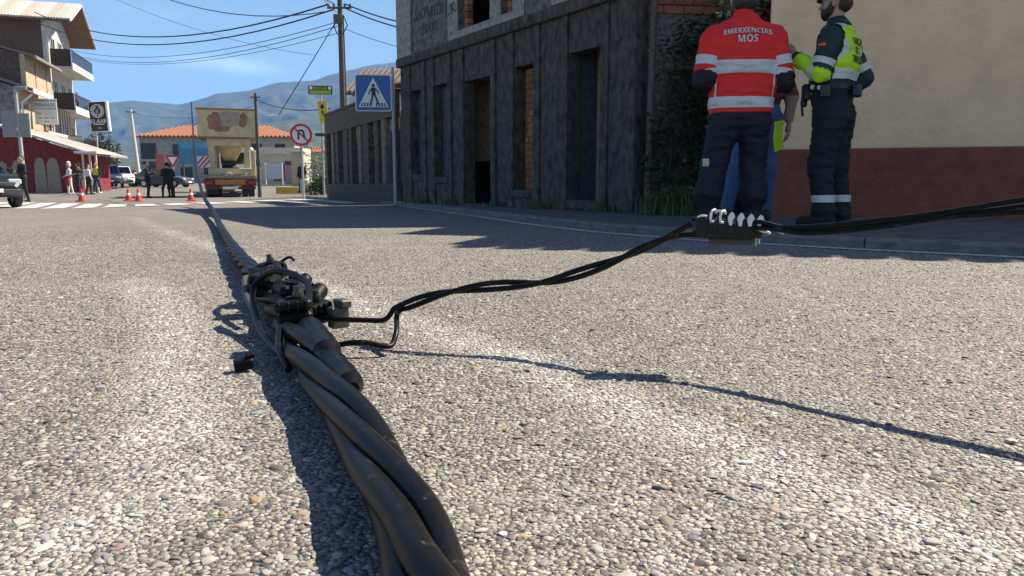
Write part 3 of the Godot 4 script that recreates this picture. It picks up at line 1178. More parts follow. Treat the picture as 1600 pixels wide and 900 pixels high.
func grass_tuft(parent: Node, spots: Array, tones: Array, h: float):
	# blades of rough grass, each a bent, tapering strip
	var mb := MB.new()
	for s in spots:
		var p: Vector3 = s
		var a := RNG.randf() * TAU
		var lean := RNG.randf_range(0.1, 0.6) * h
		var hh := h * RNG.randf_range(0.5, 1.2)
		var side := Vector3(cos(a + 1.57), 0, sin(a + 1.57)) * 0.006 * (1.0 + h)
		var mid := p + Vector3(cos(a) * lean * 0.35, hh * 0.6, sin(a) * lean * 0.35)
		var tip := p + Vector3(cos(a) * lean, hh * 0.95, sin(a) * lean)
		mb.col = tones[RNG.randi() % tones.size()]
		mb.quad(p - side, p + side, mid + side * 0.8, mid - side * 0.8)
		mb.flat(mid - side * 0.8, mid + side * 0.8, tip)
	var o := part("blades", mb.mesh(), leaf_mat(), parent)
	return o

func build_gap_plants():
	# the overgrown gap between the two houses
	var dark := [Color(0.028, 0.045, 0.018), Color(0.04, 0.06, 0.022), Color(0.02, 0.034, 0.015), Color(0.055, 0.075, 0.03)]
	var ivy := thing("ivy", "dense dark ivy covering the brick wall in the gap between houses", "ivy", P(2.2, 0.06, 8.8))
	var blobs := [[Vector3(-0.25, 0.7, 0.0), Vector3(0.45, 0.7, 0.12)], [Vector3(0.35, 1.0, 0.1), Vector3(0.45, 1.0, 0.22)], [Vector3(-0.05, 1.7, 0.0), Vector3(0.45, 0.55, 0.14)], [Vector3(0.5, 1.8, 0.05), Vector3(0.5, 0.6, 0.25)]]
	leaves("foliage", blobs, 5200, 0.075, dark, ivy, 0.3)
	var stem := MB.new()
	for k in 5:
		var x := -0.4 + k * 0.25
		stem.tube([Vector3(x, 0, 0.02), Vector3(x + 0.08, 0.8, -0.02), Vector3(x - 0.05, 1.7, 0.0)], [0.02, 0.014, 0.008], 6)
	part("stem", stem.mesh(), plain("ivy_stem", Color(0.06, 0.045, 0.03), 0.9), ivy)
	var sh := thing("flowering_shrub", "tall shrub with pale variegated leaves beside the cream house", "shrub", P(2.42, 0.06, 8.25))
	leaves("foliage", [[Vector3(0.0, 2.3, 0), Vector3(0.26, 0.5, 0.22)], [Vector3(0.05, 1.75, 0.02), Vector3(0.24, 0.5, 0.2)], [Vector3(-0.08, 1.2, 0.05), Vector3(0.2, 0.5, 0.18)], [Vector3(0.08, 2.9, 0), Vector3(0.3, 0.45, 0.25)]], 2600, 0.07, [Color(0.09, 0.13, 0.05), Color(0.14, 0.17, 0.08), Color(0.38, 0.40, 0.28), Color(0.06, 0.09, 0.035), Color(0.24, 0.27, 0.15)], sh, 0.25)
	var tr := MB.new()
	tr.tube([Vector3(-0.05, 0, 0.02), Vector3(-0.06, 1.0, 0.03), Vector3(0.02, 2.0, 0), Vector3(0.06, 2.9, 0)], [0.03, 0.024, 0.018, 0.008], 7)
	tr.tube([Vector3(-0.06, 0.9, 0.03), Vector3(-0.14, 1.5, 0.05)], [0.015, 0.008], 6)
	part("trunk", tr.mesh(), MAT["ivy_stem"], sh)
	var wd := thing("roadside_weeds", "tuft of bright green weeds at the foot of the ivy", "weeds", P(1.9, 0.06, 8.35))
	var spots := []
	for k in 900:
		spots.append(Vector3(RNG.randfn() * 0.22, 0.0, RNG.randfn() * 0.16))
	grass_tuft(wd, spots, [Color(0.05, 0.085, 0.02), Color(0.08, 0.12, 0.03), Color(0.035, 0.06, 0.016), Color(0.12, 0.11, 0.05)], 0.24)
	leaves("leaf", [[Vector3(0, 0.16, 0), Vector3(0.4, 0.16, 0.22)]], 700, 0.06, [Color(0.06, 0.10, 0.025), Color(0.09, 0.14, 0.04)], wd, 0.1)
	# weeds along the foot of the old walls
	var k := 0
	for s in [[0.35, 40], [1.7, 30], [2.9, 18], [4.4, 24], [5.4, 20]]:
		var t := thing("wall_weeds", ["small grass tuft by the near corner of the derelict house", "grass tuft under the brick-lined doorway", "few blades of grass beside the widest doorway", "grass tuft below the shuttered window by the doorway", "grass tuft below the shuttered window by the garden wall"][k], "weeds", fp(s[0], 0.06, 0.06))
		var sp := []
		for q in s[1] * 4:
			sp.append(Vector3(RNG.randfn() * 0.15, 0, RNG.randfn() * 0.035 + 0.02))
		grass_tuft(t, sp, [Color(0.06, 0.09, 0.03), Color(0.10, 0.11, 0.04)], 0.11)
		k += 1

# ---------------------------------------------------------------- signs
func sign_post(parent: Node, h: float, r := 0.03, called := "post") -> MeshInstance3D:
	return part(called, tube_mesh([Vector3(0, -0.05, 0), Vector3(0, h, 0)], r, 12), grained("galvanised", Color(0.33, 0.34, 0.35), 0.2, 0.3, 0.45, 110), parent)

func rounded_rect(w: float, h: float, r: float) -> Array:
	var l := []
	for q in [[1, 1, 0.0], [-1, 1, 90.0], [-1, -1, 180.0], [1, -1, 270.0]]:
		for k in 5:
			var a := deg_to_rad(q[2] + k * 22.5)
			l.append(Vector2(q[0] * (w / 2 - r) + cos(a) * r, q[1] * (h / 2 - r) + sin(a) * r))
	return l

func plate(called: String, outline: Array, depth: float, z: float, m: Material, parent: Node) -> MeshInstance3D:
	var mb := MB.new()
	mb.poly(outline, depth, Transform3D(Basis.IDENTITY, Vector3(0, 0, z)))
	return part(called, mb.mesh(), m, parent)

func thick_line(pts: Array, w: float) -> Array:
	var pl := Geometry2D.offset_polyline(PackedVector2Array(pts), w / 2, Geometry2D.JOIN_ROUND, Geometry2D.END_ROUND)
	return Array(pl[0])

func build_street_signs():
	# pedestrian crossing
	var s := thing("crossing_sign", "square blue pedestrian crossing sign on a thin pole", "sign", P(-2.27, 0.06, 14.5), deg_to_rad(6))
	sign_post(s, 2.55)
	var face := Node3D.new()
	face.name = "sign_face"
	s.add_child(face)
	face.position = Vector3(-0.37, 2.06, 0.035)
	var blue := plain("sign_blue", Color(0.025, 0.10, 0.38), 0.35)
	var white := plain("sign_white", Color(0.75, 0.76, 0.77), 0.4)
	var black := plain("sign_black", Color(0.012, 0.012, 0.013), 0.5)
	var W := 0.68
	plate("rim", rounded_rect(W, W, 0.05), 0.02, 0.0, white, face)
	plate("field", rounded_rect(W - 0.035, W - 0.035, 0.04), 0.003, 0.021, blue, face)
	plate("triangle", [Vector2(-0.285, -0.265), Vector2(0.285, -0.265), Vector2(0.0, 0.285)], 0.003, 0.026, white, face)
	var man := Node3D.new()
	man.name = "pedestrian"
	face.add_child(man)
	plate("head", circle(0.030, 14, Vector2(0.0, 0.135)), 0.003, 0.030, black, man)
	plate("torso", [Vector2(-0.03, 0.10), Vector2(0.035, 0.10), Vector2(0.045, -0.03), Vector2(-0.035, -0.04)], 0.003, 0.030, black, man)
	plate("arm", thick_line([Vector2(-0.018, 0.085), Vector2(-0.068, 0.03), Vector2(-0.085, -0.03)], 0.022), 0.003, 0.0335, black, man)
	plate("arm", thick_line([Vector2(0.022, 0.085), Vector2(0.075, 0.045), Vector2(0.098, -0.01)], 0.022), 0.003, 0.0335, black, man)
	plate("leg", thick_line([Vector2(-0.01, -0.03), Vector2(-0.028, -0.12), Vector2(-0.055, -0.205), Vector2(-0.03, -0.215)], 0.030), 0.003, 0.037, black, man)
	plate("leg", thick_line([Vector2(0.02, -0.03), Vector2(0.055, -0.10), Vector2(0.085, -0.20), Vector2(0.115, -0.21)], 0.030), 0.003, 0.0405, black, man)
	for k in 9:
		var x := -0.225 + k * 0.056
		if absf(x) < 0.02:
			continue
		plate("stripe", [Vector2(x - 0.012, -0.25), Vector2(x + 0.012, -0.25), Vector2(x * 0.90 + 0.010, -0.185), Vector2(x * 0.90 - 0.010, -0.185)], 0.003, 0.044, black, face)
	# no U-turn
	var u := thing("no_u_turn_sign", "round red-rimmed no U-turn sign on a grey pole", "sign", P(-6.07, 0.02, 21.7), deg_to_rad(10))
	sign_post(u, 2.1)
	var uf := Node3D.new()
	uf.name = "sign_face"
	u.add_child(uf)
	uf.position = Vector3(0, 1.80, 0.04)
	var red := plain("sign_red", Color(0.42, 0.012, 0.03), 0.4)
	var pinkish := plain("sign_offwhite", Color(0.62, 0.60, 0.62), 0.4)
	plate("rim", circle(0.31, 36), 0.02, 0.0, red, uf)
	plate("field", circle(0.245, 36), 0.003, 0.021, pinkish, uf)
	var arc := [Vector2(-0.075, -0.14), Vector2(-0.075, 0.05)]
	for k in 7:
		arc.append(Vector2(cos(PI - PI * k / 6.0) * 0.075, 0.05 + sin(PI * k / 6.0) * 0.075))
	arc.append(Vector2(0.075, -0.03))
	plate("arrow", thick_line(arc, 0.05), 0.003, 0.026, black, uf)
	plate("arrow_head", [Vector2(0.02, -0.03), Vector2(0.13, -0.03), Vector2(0.075, -0.12)], 0.003, 0.030, black, uf)
	plate("slash", thick_line([Vector2(-0.17, 0.17), Vector2(0.17, -0.17)], 0.045), 0.003, 0.034, red, uf)
	# yellow signs on a mast at the end of the garden wall
	var y := thing("yellow_sign_mast", "mast with a green and yellow board above a narrow yellow sign", "sign", P(-6.05, 0.05, 24.0), deg_to_rad(8))
	sign_post(y, 3.3, 0.035, "mast")
	var yel := grained("sign_yellow", Color(0.62, 0.43, 0.01), 0.2, 0.3, 0.5, 114)
	var grn := plain("sign_green", Color(0.28, 0.38, 0.02), 0.5)
	var dkg := plain("sign_dark_green", Color(0.03, 0.05, 0.015), 0.5)
	var hx := Node3D.new()
	hx.name = "board"
	y.add_child(hx)
	hx.position = Vector3(0, 3.30, 0.05)
	plate("panel", rounded_rect(0.74, 0.27, 0.01), 0.03, 0.0, dkg, hx)
	plate("field", [Vector2(-0.33, -0.12), Vector2(0.33, -0.12), Vector2(0.33, -0.01), Vector2(-0.33, -0.01)], 0.003, 0.031, grn, hx)
	plate("field", [Vector2(-0.19, 0.02), Vector2(0.20, 0.02), Vector2(0.20, 0.10), Vector2(-0.19, 0.10)], 0.003, 0.031, grn, hx)
	plate("field", [Vector2(-0.33, 0.02), Vector2(-0.24, 0.02), Vector2(-0.24, 0.11), Vector2(-0.33, 0.11)], 0.003, 0.031, white, hx)
	plate("field", [Vector2(0.25, 0.02), Vector2(0.33, 0.02), Vector2(0.33, 0.11), Vector2(0.25, 0.11)], 0.003, 0.031, white, hx)
	lettering("EDIFIC", 0.065, dkg, hx, Vector3(0.0, 0.06, 0.036), Basis.IDENTITY, 1.1)
	var ny := Node3D.new()
	ny.name = "narrow_sign"
	y.add_child(ny)
	ny.position = Vector3(0.05, 2.62, 0.05)
	plate("panel", [Vector2(-0.16, 0.35), Vector2(0.14, 0.35), Vector2(0.16, -0.1), Vector2(0.02, -0.35), Vector2(-0.08, -0.35)], 0.03, 0.0, yel, ny)
	plate("mark", circle(0.06, 14, Vector2(-0.01, 0.17), 0.075), 0.003, 0.031, black, ny)
	plate("mark", circle(0.05, 14, Vector2(0.0, 0.0), 0.06), 0.003, 0.031, plain("sign_brown", Color(0.2, 0.08, 0.01), 0.5), ny)
	var small := part("name_plate", box_mesh(Vector3(0.36, 0.10, 0.02), 0.004), dkg, y)
	small.position = Vector3(-0.03, 1.92, 0.05)

func sag(a: Vector3, b: Vector3, drop: float, n := 18) -> Array:
	var l := []
	for i in n + 1:
		var t := float(i) / n
		l.append(a.lerp(b, t) - Vector3(0, drop * 4.0 * t * (1.0 - t), 0))
	return l

func wire(a: Vector3, b: Vector3, drop: float, r: float, label: String, group := "overhead wires"):
	var o := part("overhead_wire", tube_mesh(sag(a, b, drop), r, 6), plain("wire_black", Color(0.018, 0.018, 0.02), 0.6))
	tag(o, label, "wire", group)

func build_poles_and_wires():
	var pole := thing("utility_pole", "dark wooden utility pole with wires behind the garden wall", "pole", P(-6.36, 0.0, 28.5))
	var wood := grained("pole_wood", Color(0.085, 0.078, 0.07), 0.4, 0.9, 0.9, 120)
	part("shaft", tube_mesh([Vector3(0, -0.3, 0), Vector3(0, 3.5, 0), Vector3(0.0, 7.25, 0)], [0.125, 0.11, 0.09], 14), wood, pole)
	var iron := plain("pole_iron", Color(0.10, 0.10, 0.105), 0.6, 0.5)
	part("crossarm", box_mesh(Vector3(0.9, 0.07, 0.07), 0.01, Vector3(0, 6.85, 0.12)), iron, pole)
	part("bracket", box_mesh(Vector3(0.34, 0.34, 0.10), 0.02, Vector3(-0.05, 6.45, 0.14)), iron, pole)
	for x in [-0.4, -0.2, 0.2, 0.4]:
		var mb := MB.new()
		mb.lathe(Vector3(x, 6.885, 0.12), [[0.0, 0.0], [0.035, 0.0], [0.045, 0.04], [0.03, 0.06], [0.045, 0.09], [0.02, 0.12], [0.0, 0.12]], 10)
		part("insulator", mb.mesh(), plain("insulator", Color(0.13, 0.09, 0.07), 0.3), pole)
	var down := MB.new()
	down.tube([Vector3(0.13, 6.6, 0.1), Vector3(0.15, 5.0, 0.12), Vector3(0.15, 2.2, 0.12)], 0.022, 6)
	down.tube([Vector3(-0.14, 6.5, 0.1), Vector3(-0.2, 6.15, 0.2), Vector3(-0.05, 5.85, 0.16)], 0.022, 6)
	down.tube([Vector3(0.14, 6.6, 0.1), Vector3(0.3, 6.2, 0.2), Vector3(0.1, 5.9, 0.16)], 0.022, 6)
	part("down_lead", down.mesh(), plain("wire_black", Color(0.018, 0.018, 0.02), 0.6), pole)
	var t := P(-6.36, 0, 28.4)
	var tall := "thick black overhead wire strung from the utility pole to the tall balcony house"
	wire(t + Vector3(-0.4, 6.98, 0), P(-31.0, 11.5, 50.0), 1.35, 0.030, tall)
	wire(t + Vector3(-0.2, 6.80, 0), P(-31.0, 10.9, 50.0), 1.35, 0.028, tall)
	var thin := "thin overhead wire sagging across the street below the thick ones"
	wire(t + Vector3(-0.1, 6.35, 0), P(-30.5, 9.6, 52.0), 0.9, 0.014, thin)
	wire(t + Vector3(-0.1, 6.2, 0), P(-30.5, 9.3, 52.0), 0.95, 0.014, thin)
	wire(t + Vector3(-0.1, 5.95, 0), P(-30.5, 9.15, 52.0), 0.85, 0.011, thin)
	wire(t + Vector3(-0.3, 6.75, 0), P(-20.5, 11.6, 33.0), 1.5, 0.018, "overhead wire climbing steeply away from the utility pole above the truck")
	wire(P(-23.0, 11.5, 34.0), P(-8.0, 5.6, 31.0), 0.9, 0.008, "hair-thin overhead wire crossing the open sky diagonally")
	wire(t + Vector3(-0.2, 7.0, 0), P(-4.6, 5.0, 12.0), 0.25, 0.02, "overhead wire running from the pole top towards the road")
	wire(t + Vector3(-0.1, 6.7, 0), P(-3.6, 4.4, 11.0), 0.2, 0.011, "thin overhead wire running from the pole towards the road")
	var rt := "overhead cable running from the utility pole behind the derelict house"
	wire(t + Vector3(0.2, 7.0, 0), P(-1.2, 5.4, 25.0), 0.25, 0.026, rt)
	wire(t + Vector3(0.2, 6.85, 0), P(-1.2, 5.15, 25.0), 0.25, 0.026, rt)
	wire(t + Vector3(0.2, 6.1, 0), P(-1.2, 4.5, 25.0), 0.2, 0.011, "thin overhead wire from the utility pole above the tiled roof")
	wire(t + Vector3(-0.12, 6.4, 0), P(-9.1, 3.1, 29.5), 0.02, 0.016, "straight stay wire slanting down from the utility pole")
	wire(P(-12.7, 4.6, 37.6), P(-6.6, 3.15, 27.5), 0.25, 0.018, "low wire between the dark pole behind the truck and the utility pole")
	# slender poles along the far street
	var p2 := thing("dark_pole", "thin dark lattice pole standing behind the truck", "pole", P(-12.72, 0.0, 37.6))
	part("shaft", tube_mesh([Vector3(0, -0.3, 0), Vector3(0, 4.9, 0)], [0.10, 0.07], 10), wood, p2)
	part("crossarm", box_mesh(Vector3(0.5, 0.06, 0.06), 0.01, Vector3(0, 4.7, 0.0)), iron, p2)
	part("meter_box", box_mesh(Vector3(0.22, 0.34, 0.16), 0.02, Vector3(0.05, 1.5, 0.14)), iron, p2)
	var p3 := thing("concrete_pole", "pale concrete pole leaning in front of the orange-roofed house", "pole", P(-33.0, 0.0, 66.0))
	part("shaft", tube_mesh([Vector3(0.15, -0.4, 0), Vector3(-0.28, 6.9, 0)], [0.20, 0.12], 8), grained("concrete_pole", Color(0.50, 0.49, 0.46), 0.15, 0.8, 0.9, 123), p3)
	part("crossarm", box_mesh(Vector3(0.9, 0.08, 0.08), 0.01, Vector3(-0.28, 6.7, 0.0)), iron, p3)
	wire(P(-33.3, 6.7, 66.0), P(-16.5, 5.3, 48.0), 0.6, 0.014, "thin wire from the concrete pole towards the truck")

# ---------------------------------------------------------------- the row of houses across the street
func bx(called: String, x0: float, x1: float, y0: float, y1: float, z0: float, z1: float, m: Material, parent: Node, bev := 0.01) -> MeshInstance3D:
	return part(called, box_mesh(Vector3(x1 - x0, y1 - y0, z1 - z0), bev, Vector3((x0 + x1) / 2, (y0 + y1) / 2, (z0 + z1) / 2)), m, parent)

func slab(called: String, a: Vector3, b: Vector3, c: Vector3, d: Vector3, thick: float, m: Material, parent: Node) -> MeshInstance3D:
	# a roof pitch: four corners counter-clockwise from above, given thickness downwards
	var mb := MB.new()
	var k := Vector3(0, -thick, 0)
	mb.quad(a, b, c, d)
	mb.quad(d + k, c + k, b + k, a + k)
	mb.quad(a + k, b + k, b, a)
	mb.quad(b + k, c + k, c, b)
	mb.quad(c + k, d + k, d, c)
	mb.quad(d + k, a + k, a, d)
	return part(called, mb.mesh(), m, parent)

func window_on(parent: Node, at: Vector3, w: float, h: float, axis: int, frame_m: Material, glass_m: Material, called := "window"):
	# axis 0: the wall faces +x, axis 2: the wall faces +z; at is the middle of the opening on the wall face
	var o := Node3D.new()
	o.name = called
	parent.add_child(o, true)
	o.position = at
	if axis == 0:
		o.rotation.y = PI / 2
	var mb := MB.new()
	for q in [[-w / 2, 0.0, 0.09, h], [w / 2, 0.0, 0.09, h], [0.0, h / 2, w + 0.09, 0.09], [0.0, -h / 2, w + 0.09, 0.09], [0.0, 0.0, 0.06, h]]:
		mb.box(Vector3(q[0], q[1], 0.03), Vector3(q[2], q[3], 0.07))
	part("frame", mb.mesh(), frame_m, o)
	part("pane", box_mesh(Vector3(w, h, 0.02), 0.0, Vector3(0, 0, 0.012)), glass_m, o)
	part("sill", box_mesh(Vector3(w + 0.24, 0.06, 0.18), 0.01, Vector3(0, -h / 2 - 0.08, 0.09)), frame_m, o)

func build_left_row():
	var turn := 0.31
	var brick := grained("row_brick", Color(0.115, 0.07, 0.05), 0.45, 2.2, 0.95, 130, 0.6, Color(0.03, 0.022, 0.02, 0.4), 0.03)
	var render_w := grained("row_white", Color(0.50, 0.49, 0.455), 0.2, 2.5, 0.9, 131, 0.2, Color(0.3, 0.28, 0.25, 0.3))
	var stone := grained("row_stone", Color(0.40, 0.335, 0.235), 0.35, 1.6, 0.9, 132, 0.5, Color(0.22, 0.17, 0.11, 0.5), 0.02)
	var cem := grained("row_cement", Color(0.19, 0.17, 0.15), 0.35, 2.0, 0.95, 133, 0.5, Color(0.06, 0.05, 0.045, 0.4))
	var darkwood := grained("row_dark_wood", Color(0.055, 0.035, 0.025), 0.4, 0.8, 0.9, 134)
	var soffit := grained("row_soffit", Color(0.17, 0.10, 0.055), 0.3, 0.7, 0.9, 135)
	var iron := plain("row_iron", Color(0.05, 0.05, 0.055), 0.5, 0.3)
	var white := plain("row_trim", Color(0.55, 0.54, 0.51), 0.6)
	# tall house with balconies
	var c := thing("tall_house", "tall brick-sided house with white balconies and a corrugated roof", "house", P(-34.6, -0.3, 56.9), turn)
	bx("end_wall", -12.0, -0.26, 0.0, 12.8, -0.3, 0.0, brick, c)
	var mb := MB.new()
	mb.poly([Vector2(0.0, 0.0), Vector2(7.0, 0.0), Vector2(7.0, 12.4), Vector2(3.5, 14.5), Vector2(0.0, 12.8)], 0.25, Transform3D(Basis(Vector3(0, 0, -1), Vector3.UP, Vector3(1, 0, 0)), Vector3(-0.25, 0, 0)))
	part("front_wall", mb.mesh(), render_w, c)
	bx("back_block", -12.0, -0.26, 0.0, 12.4, -7.0, -0.32, cem, c)
	# corrugated sheets: ribs run up the pitch
	for side in 2:
		for k in 26:
			var x := -12.4 + k * 0.55
			var m2 := MB.new()
			var top := Vector3(x, 14.75, -3.5)
			var low := Vector3(x, 12.85, 0.55) if side == 0 else Vector3(x, 12.2, -7.7)
			for q in 3:
				var dx := Vector3(q * 0.1833, 0, 0)
				m2.tube([low + dx, top + dx], 0.095, 6, true)
			part("corrugated_sheet", m2.mesh(), MAT["corr%d" % (k % 3)] if MAT.has("corr2") else grained("corr%d" % (k % 3), [Color(0.40, 0.37, 0.33), Color(0.46, 0.43, 0.39), Color(0.36, 0.32, 0.28)][k % 3], 0.35, 0.9, 0.9, 136 + k % 3), c)
	slab("soffit", Vector3(-12.4, 12.72, 0.5), Vector3(1.75, 12.72, 0.5), Vector3(1.75, 14.6, -3.5), Vector3(-12.4, 14.6, -3.5), 0.06, soffit, c)
	slab("soffit", Vector3(-12.4, 14.6, -3.5), Vector3(1.75, 14.6, -3.5), Vector3(1.75, 12.08, -7.65), Vector3(-12.4, 12.08, -7.65), 0.06, soffit, c)
	mb = MB.new()
	mb.tube([Vector3(1.8, 12.72, 0.55), Vector3(1.8, 14.66, -3.5), Vector3(1.8, 12.1, -7.7)], 0.09, 6)
	part("barge_board", mb.mesh(), white, c)
	part("downpipe", tube_mesh([Vector3(0.12, 11.6, 0.1), Vector3(0.12, 4.6, 0.1)], 0.09, 8), white, c)
	for fl in [9.55, 6.35, 3.2]:
		var b := Node3D.new()
		b.name = "balcony"
		c.add_child(b, true)
		bx("floor_slab", 0.005, 1.5, fl - 0.22, fl, -6.9, -0.2, render_w, b)
		bx("fascia", 1.502, 1.60, fl - 0.26, fl + 0.28, -6.95, -0.15, white, b)
		bx("end_panel", 0.01, 1.50, fl + 0.002, fl + 1.25, -0.26, -0.18, darkwood, b)
		mb = MB.new()
		for k in 26:
			mb.box(Vector3(1.55, fl + 0.72, -0.3 - k * 0.264), Vector3(0.035, 0.84, 0.035))
		part("balusters", mb.mesh(), iron, b)
		bx("handrail", 1.51, 1.59, fl + 1.14, fl + 1.2, -6.95, -0.27, iron, b)
		for k in 3:
			var z := -1.5 - k * 2.1
			window_on(b, Vector3(0.005, fl + 1.2, z), 1.1, 2.0, 0, white, glass("row_glass"))
	# stone house with the gallery
	var s := thing("stone_house", "sunlit stone house with an iron gallery between the tall and the low house", "house", P(-32.3, -0.3, 50.6), turn)
	mb = MB.new()
	mb.poly([Vector2(-9.0, 0.0), Vector2(0.0, 0.0), Vector2(0.0, 9.3), Vector2(-4.5, 10.6), Vector2(-9.0, 9.3)], 0.3, Transform3D(Basis.IDENTITY, Vector3(-0.31, 0, -0.3)))
	part("end_wall", mb.mesh(), grained("row_sooty_render", Color(0.085, 0.062, 0.05), 0.4, 2.0, 0.95, 141, 0.5), s)
	bx("front_wall", -0.3, 0.0, 0.0, 9.3, -6.0, 0.0, stone, s)
	bx("back_block", -9.0, -0.32, 0.0, 9.2, -6.0, -0.32, cem, s)
	slab("roof", Vector3(-5.0, 10.75, 0.15), Vector3(0.7, 9.22, 0.15), Vector3(0.7, 9.22, -6.2), Vector3(-5.0, 10.75, -6.2), 0.14, grained("row_slate", Color(0.16, 0.145, 0.125), 0.35, 0.8, 0.85, 142), s)
	bx("gutter", 0.56, 0.76, 8.98, 9.14, -6.2, 0.2, grained("row_gutter", Color(0.20, 0.18, 0.15), 0.3, 0.6, 0.8, 143), s)
	for k in 2:
		bx("seam", 0.002, 0.03, 5.9, 9.0, -2.2 - k * 2.6, -2.08 - k * 2.6, cem, s)
	for k in 4:
		bx("door_leaf", 0.004, 0.05, 3.6, 6.0, -0.9 - k * 1.35, -0.45 - k * 1.35, darkwood, s)
	bx("balcony_floor", 0.006, 1.1, 3.3, 3.5, -5.9, 0.2, cem, s)
	bx("parapet", 1.0, 1.1, 3.502, 4.3, -5.9, 0.2, render_w, s)
	bx("parapet_end", 0.05, 0.995, 3.503, 4.3, 0.1, 0.2, plain("row_navy", Color(0.03, 0.035, 0.055), 0.7), s)
	mb = MB.new()
	for k in 10:
		mb.box(Vector3(1.05, 5.2, 0.1 - k * 0.66), Vector3(0.05, 1.8, 0.05))
	for y in [4.75, 5.45, 6.05]:
		mb.box(Vector3(1.05, y, -2.85), Vector3(0.045, 0.045, 6.0))
	part("railing", mb.mesh(), iron, s)
	# low house
	var l := thing("low_house", "low grey rendered house with a sloping eave and drainpipe", "house", P(-30.1, -0.3, 46.4), turn)
	mb = MB.new()
	mb.poly([Vector2(-8.0, 0.0), Vector2(0.0, 0.0), Vector2(0.0, 6.6), Vector2(-8.0, 9.4)], 0.3, Transform3D(Basis.IDENTITY, Vector3(-0.2, 0, -0.3)))
	part("end_wall", mb.mesh(), cem, l)
	bx("front_wall", -0.2, 0.0, 0.0, 6.6, -3.9, 0.0, stone, l)
	slab("roof", Vector3(-8.2, 9.75, 0.25), Vector3(0.75, 6.55, 0.25), Vector3(0.75, 6.55, -4.0), Vector3(-8.2, 9.75, -4.0), 0.16, MAT["row_slate"], l)
	bx("fascia", 0.752, 0.84, 6.25, 6.56, -4.0, 0.3, white, l)
	part("downpipe", tube_mesh([Vector3(0.7, 6.2, 0.1), Vector3(0.12, 5.7, 0.1), Vector3(0.12, 3.2, 0.1)], 0.07, 8), white, l)
	bx("porch_lamp", 0.01, 0.5, 5.3, 5.6, 0.02, 0.14, cem, l)
	# red shed
	var sh := thing("red_shed", "low red shed with pale painted panels and a white roof edge", "shed", P(-25.5, -0.12, 45.4), 0.10)
	var red := grained("shed_red", Color(0.19, 0.018, 0.018), 0.25, 1.8, 0.85, 146, 0.2, Color(0.07, 0.012, 0.012, 0.4))
	mb = MB.new()
	mb.poly([Vector2(-9.5, 0.0), Vector2(-0.6, 0.0), Vector2(-0.6, 2.45), Vector2(-4.75, 3.8), Vector2(-9.5, 2.3)], 0.2, Transform3D(Basis.IDENTITY, Vector3(0, 0, -0.2)))
	part("gable_wall", mb.mesh(), red, sh)
	bx("side_wall", -0.8, -0.601, 0.0, 2.44, -4.0, -0.21, red, sh)
	slab("roof", Vector3(-4.75, 4.02, 0.35), Vector3(0.5, 2.36, 0.35), Vector3(0.5, 2.36, -4.2), Vector3(-4.75, 4.02, -4.2), 0.12, grained("shed_roof", Color(0.32, 0.28, 0.25), 0.3, 0.8, 0.9, 147), sh)
	slab("roof", Vector3(-9.9, 2.36, 0.35), Vector3(-4.75, 4.02, 0.35), Vector3(-4.75, 4.02, -4.2), Vector3(-9.9, 2.36, -4.2), 0.12, MAT["shed_roof"], sh)
	for e in [[Vector3(-4.75, 3.98, 0.4), Vector3(0.52, 2.32, 0.4)], [Vector3(-9.9, 2.32, 0.4), Vector3(-4.75, 3.98, 0.4)]]:
		mb = MB.new()
		mb.tube([e[0], e[1]], 0.10, 4)
		part("roof_edge", mb.mesh(), plain("shed_white", Color(0.62, 0.56, 0.52), 0.8), sh)
	var tanp := grained("shed_panel", Color(0.30, 0.24, 0.18), 0.25, 0.9, 0.9, 148)
	for q in [[-5.95, 0.62, 1.7], [-5.1, 0.75, 1.9], [-4.2, 0.7, 2.0], [-2.95, 0.62, 2.15], [-2.2, 0.7, 2.15]]:
		mb = MB.new()
		var w: float = q[1]
		var hh: float = q[2]
		mb.poly([Vector2(-w / 2 - 0.02, 0.05), Vector2(w / 2 + 0.06, 0.05), Vector2(w / 2, hh * 0.7), Vector2(w * 0.36, hh * 0.93), Vector2(w * 0.1, hh), Vector2(-w * 0.25, hh * 0.97), Vector2(-w / 2, hh * 0.8)], 0.03, Transform3D(Basis.IDENTITY, Vector3(q[0], 0, 0.004)))
		part("painted_panel", mb.mesh(), tanp, sh)
	bx("porch_roof", -0.55, 0.75, 2.36, 2.5, -1.6, 0.9, MAT["shed_white"], sh)
	for q in [[-0.1, 0.8], [0.3, 0.8], [0.62, 0.75]]:
		bx("porch_post", q[0] - 0.05, q[0] + 0.05, 0.0, 2.355, q[1] - 0.05, q[1] + 0.05, plain("shed_post", Color(0.55, 0.45, 0.36), 0.8), sh)
	bx("porch_base", 0.30, 0.72, 0.0, 0.7, 0.66, 0.70, red, sh)
	# grey backs of two road signs on one mast
	var rs := thing("road_sign_backs", "pair of grey road sign backs on a tall steel mast", "sign", P(-23.6, -0.25, 36.0))
	part("mast", tube_mesh([Vector3(0.05, -0.1, -0.08), Vector3(0.0, 5.2, -0.08)], [0.10, 0.07], 10), grained("mast_steel", Color(0.36, 0.37, 0.38), 0.2, 0.5, 0.5, 150), rs)
	var grey := grained("sign_back", Color(0.24, 0.235, 0.225), 0.2, 0.8, 0.6, 151)
	bx("panel", -0.72, -0.03, 2.9, 4.1, 0.0, 0.03, grey, rs, 0.008)
	bx("panel", 0.08, 0.58, 2.9, 4.02, 0.0, 0.03, grey, rs, 0.008)
	bx("panel_edge", 0.582, 0.64, 2.88, 4.04, -0.01, 0.04, white, rs, 0.008)
	bx("lamp_head", -0.05, 0.55, 5.1, 5.28, -0.14, -0.02, grey, rs, 0.03)
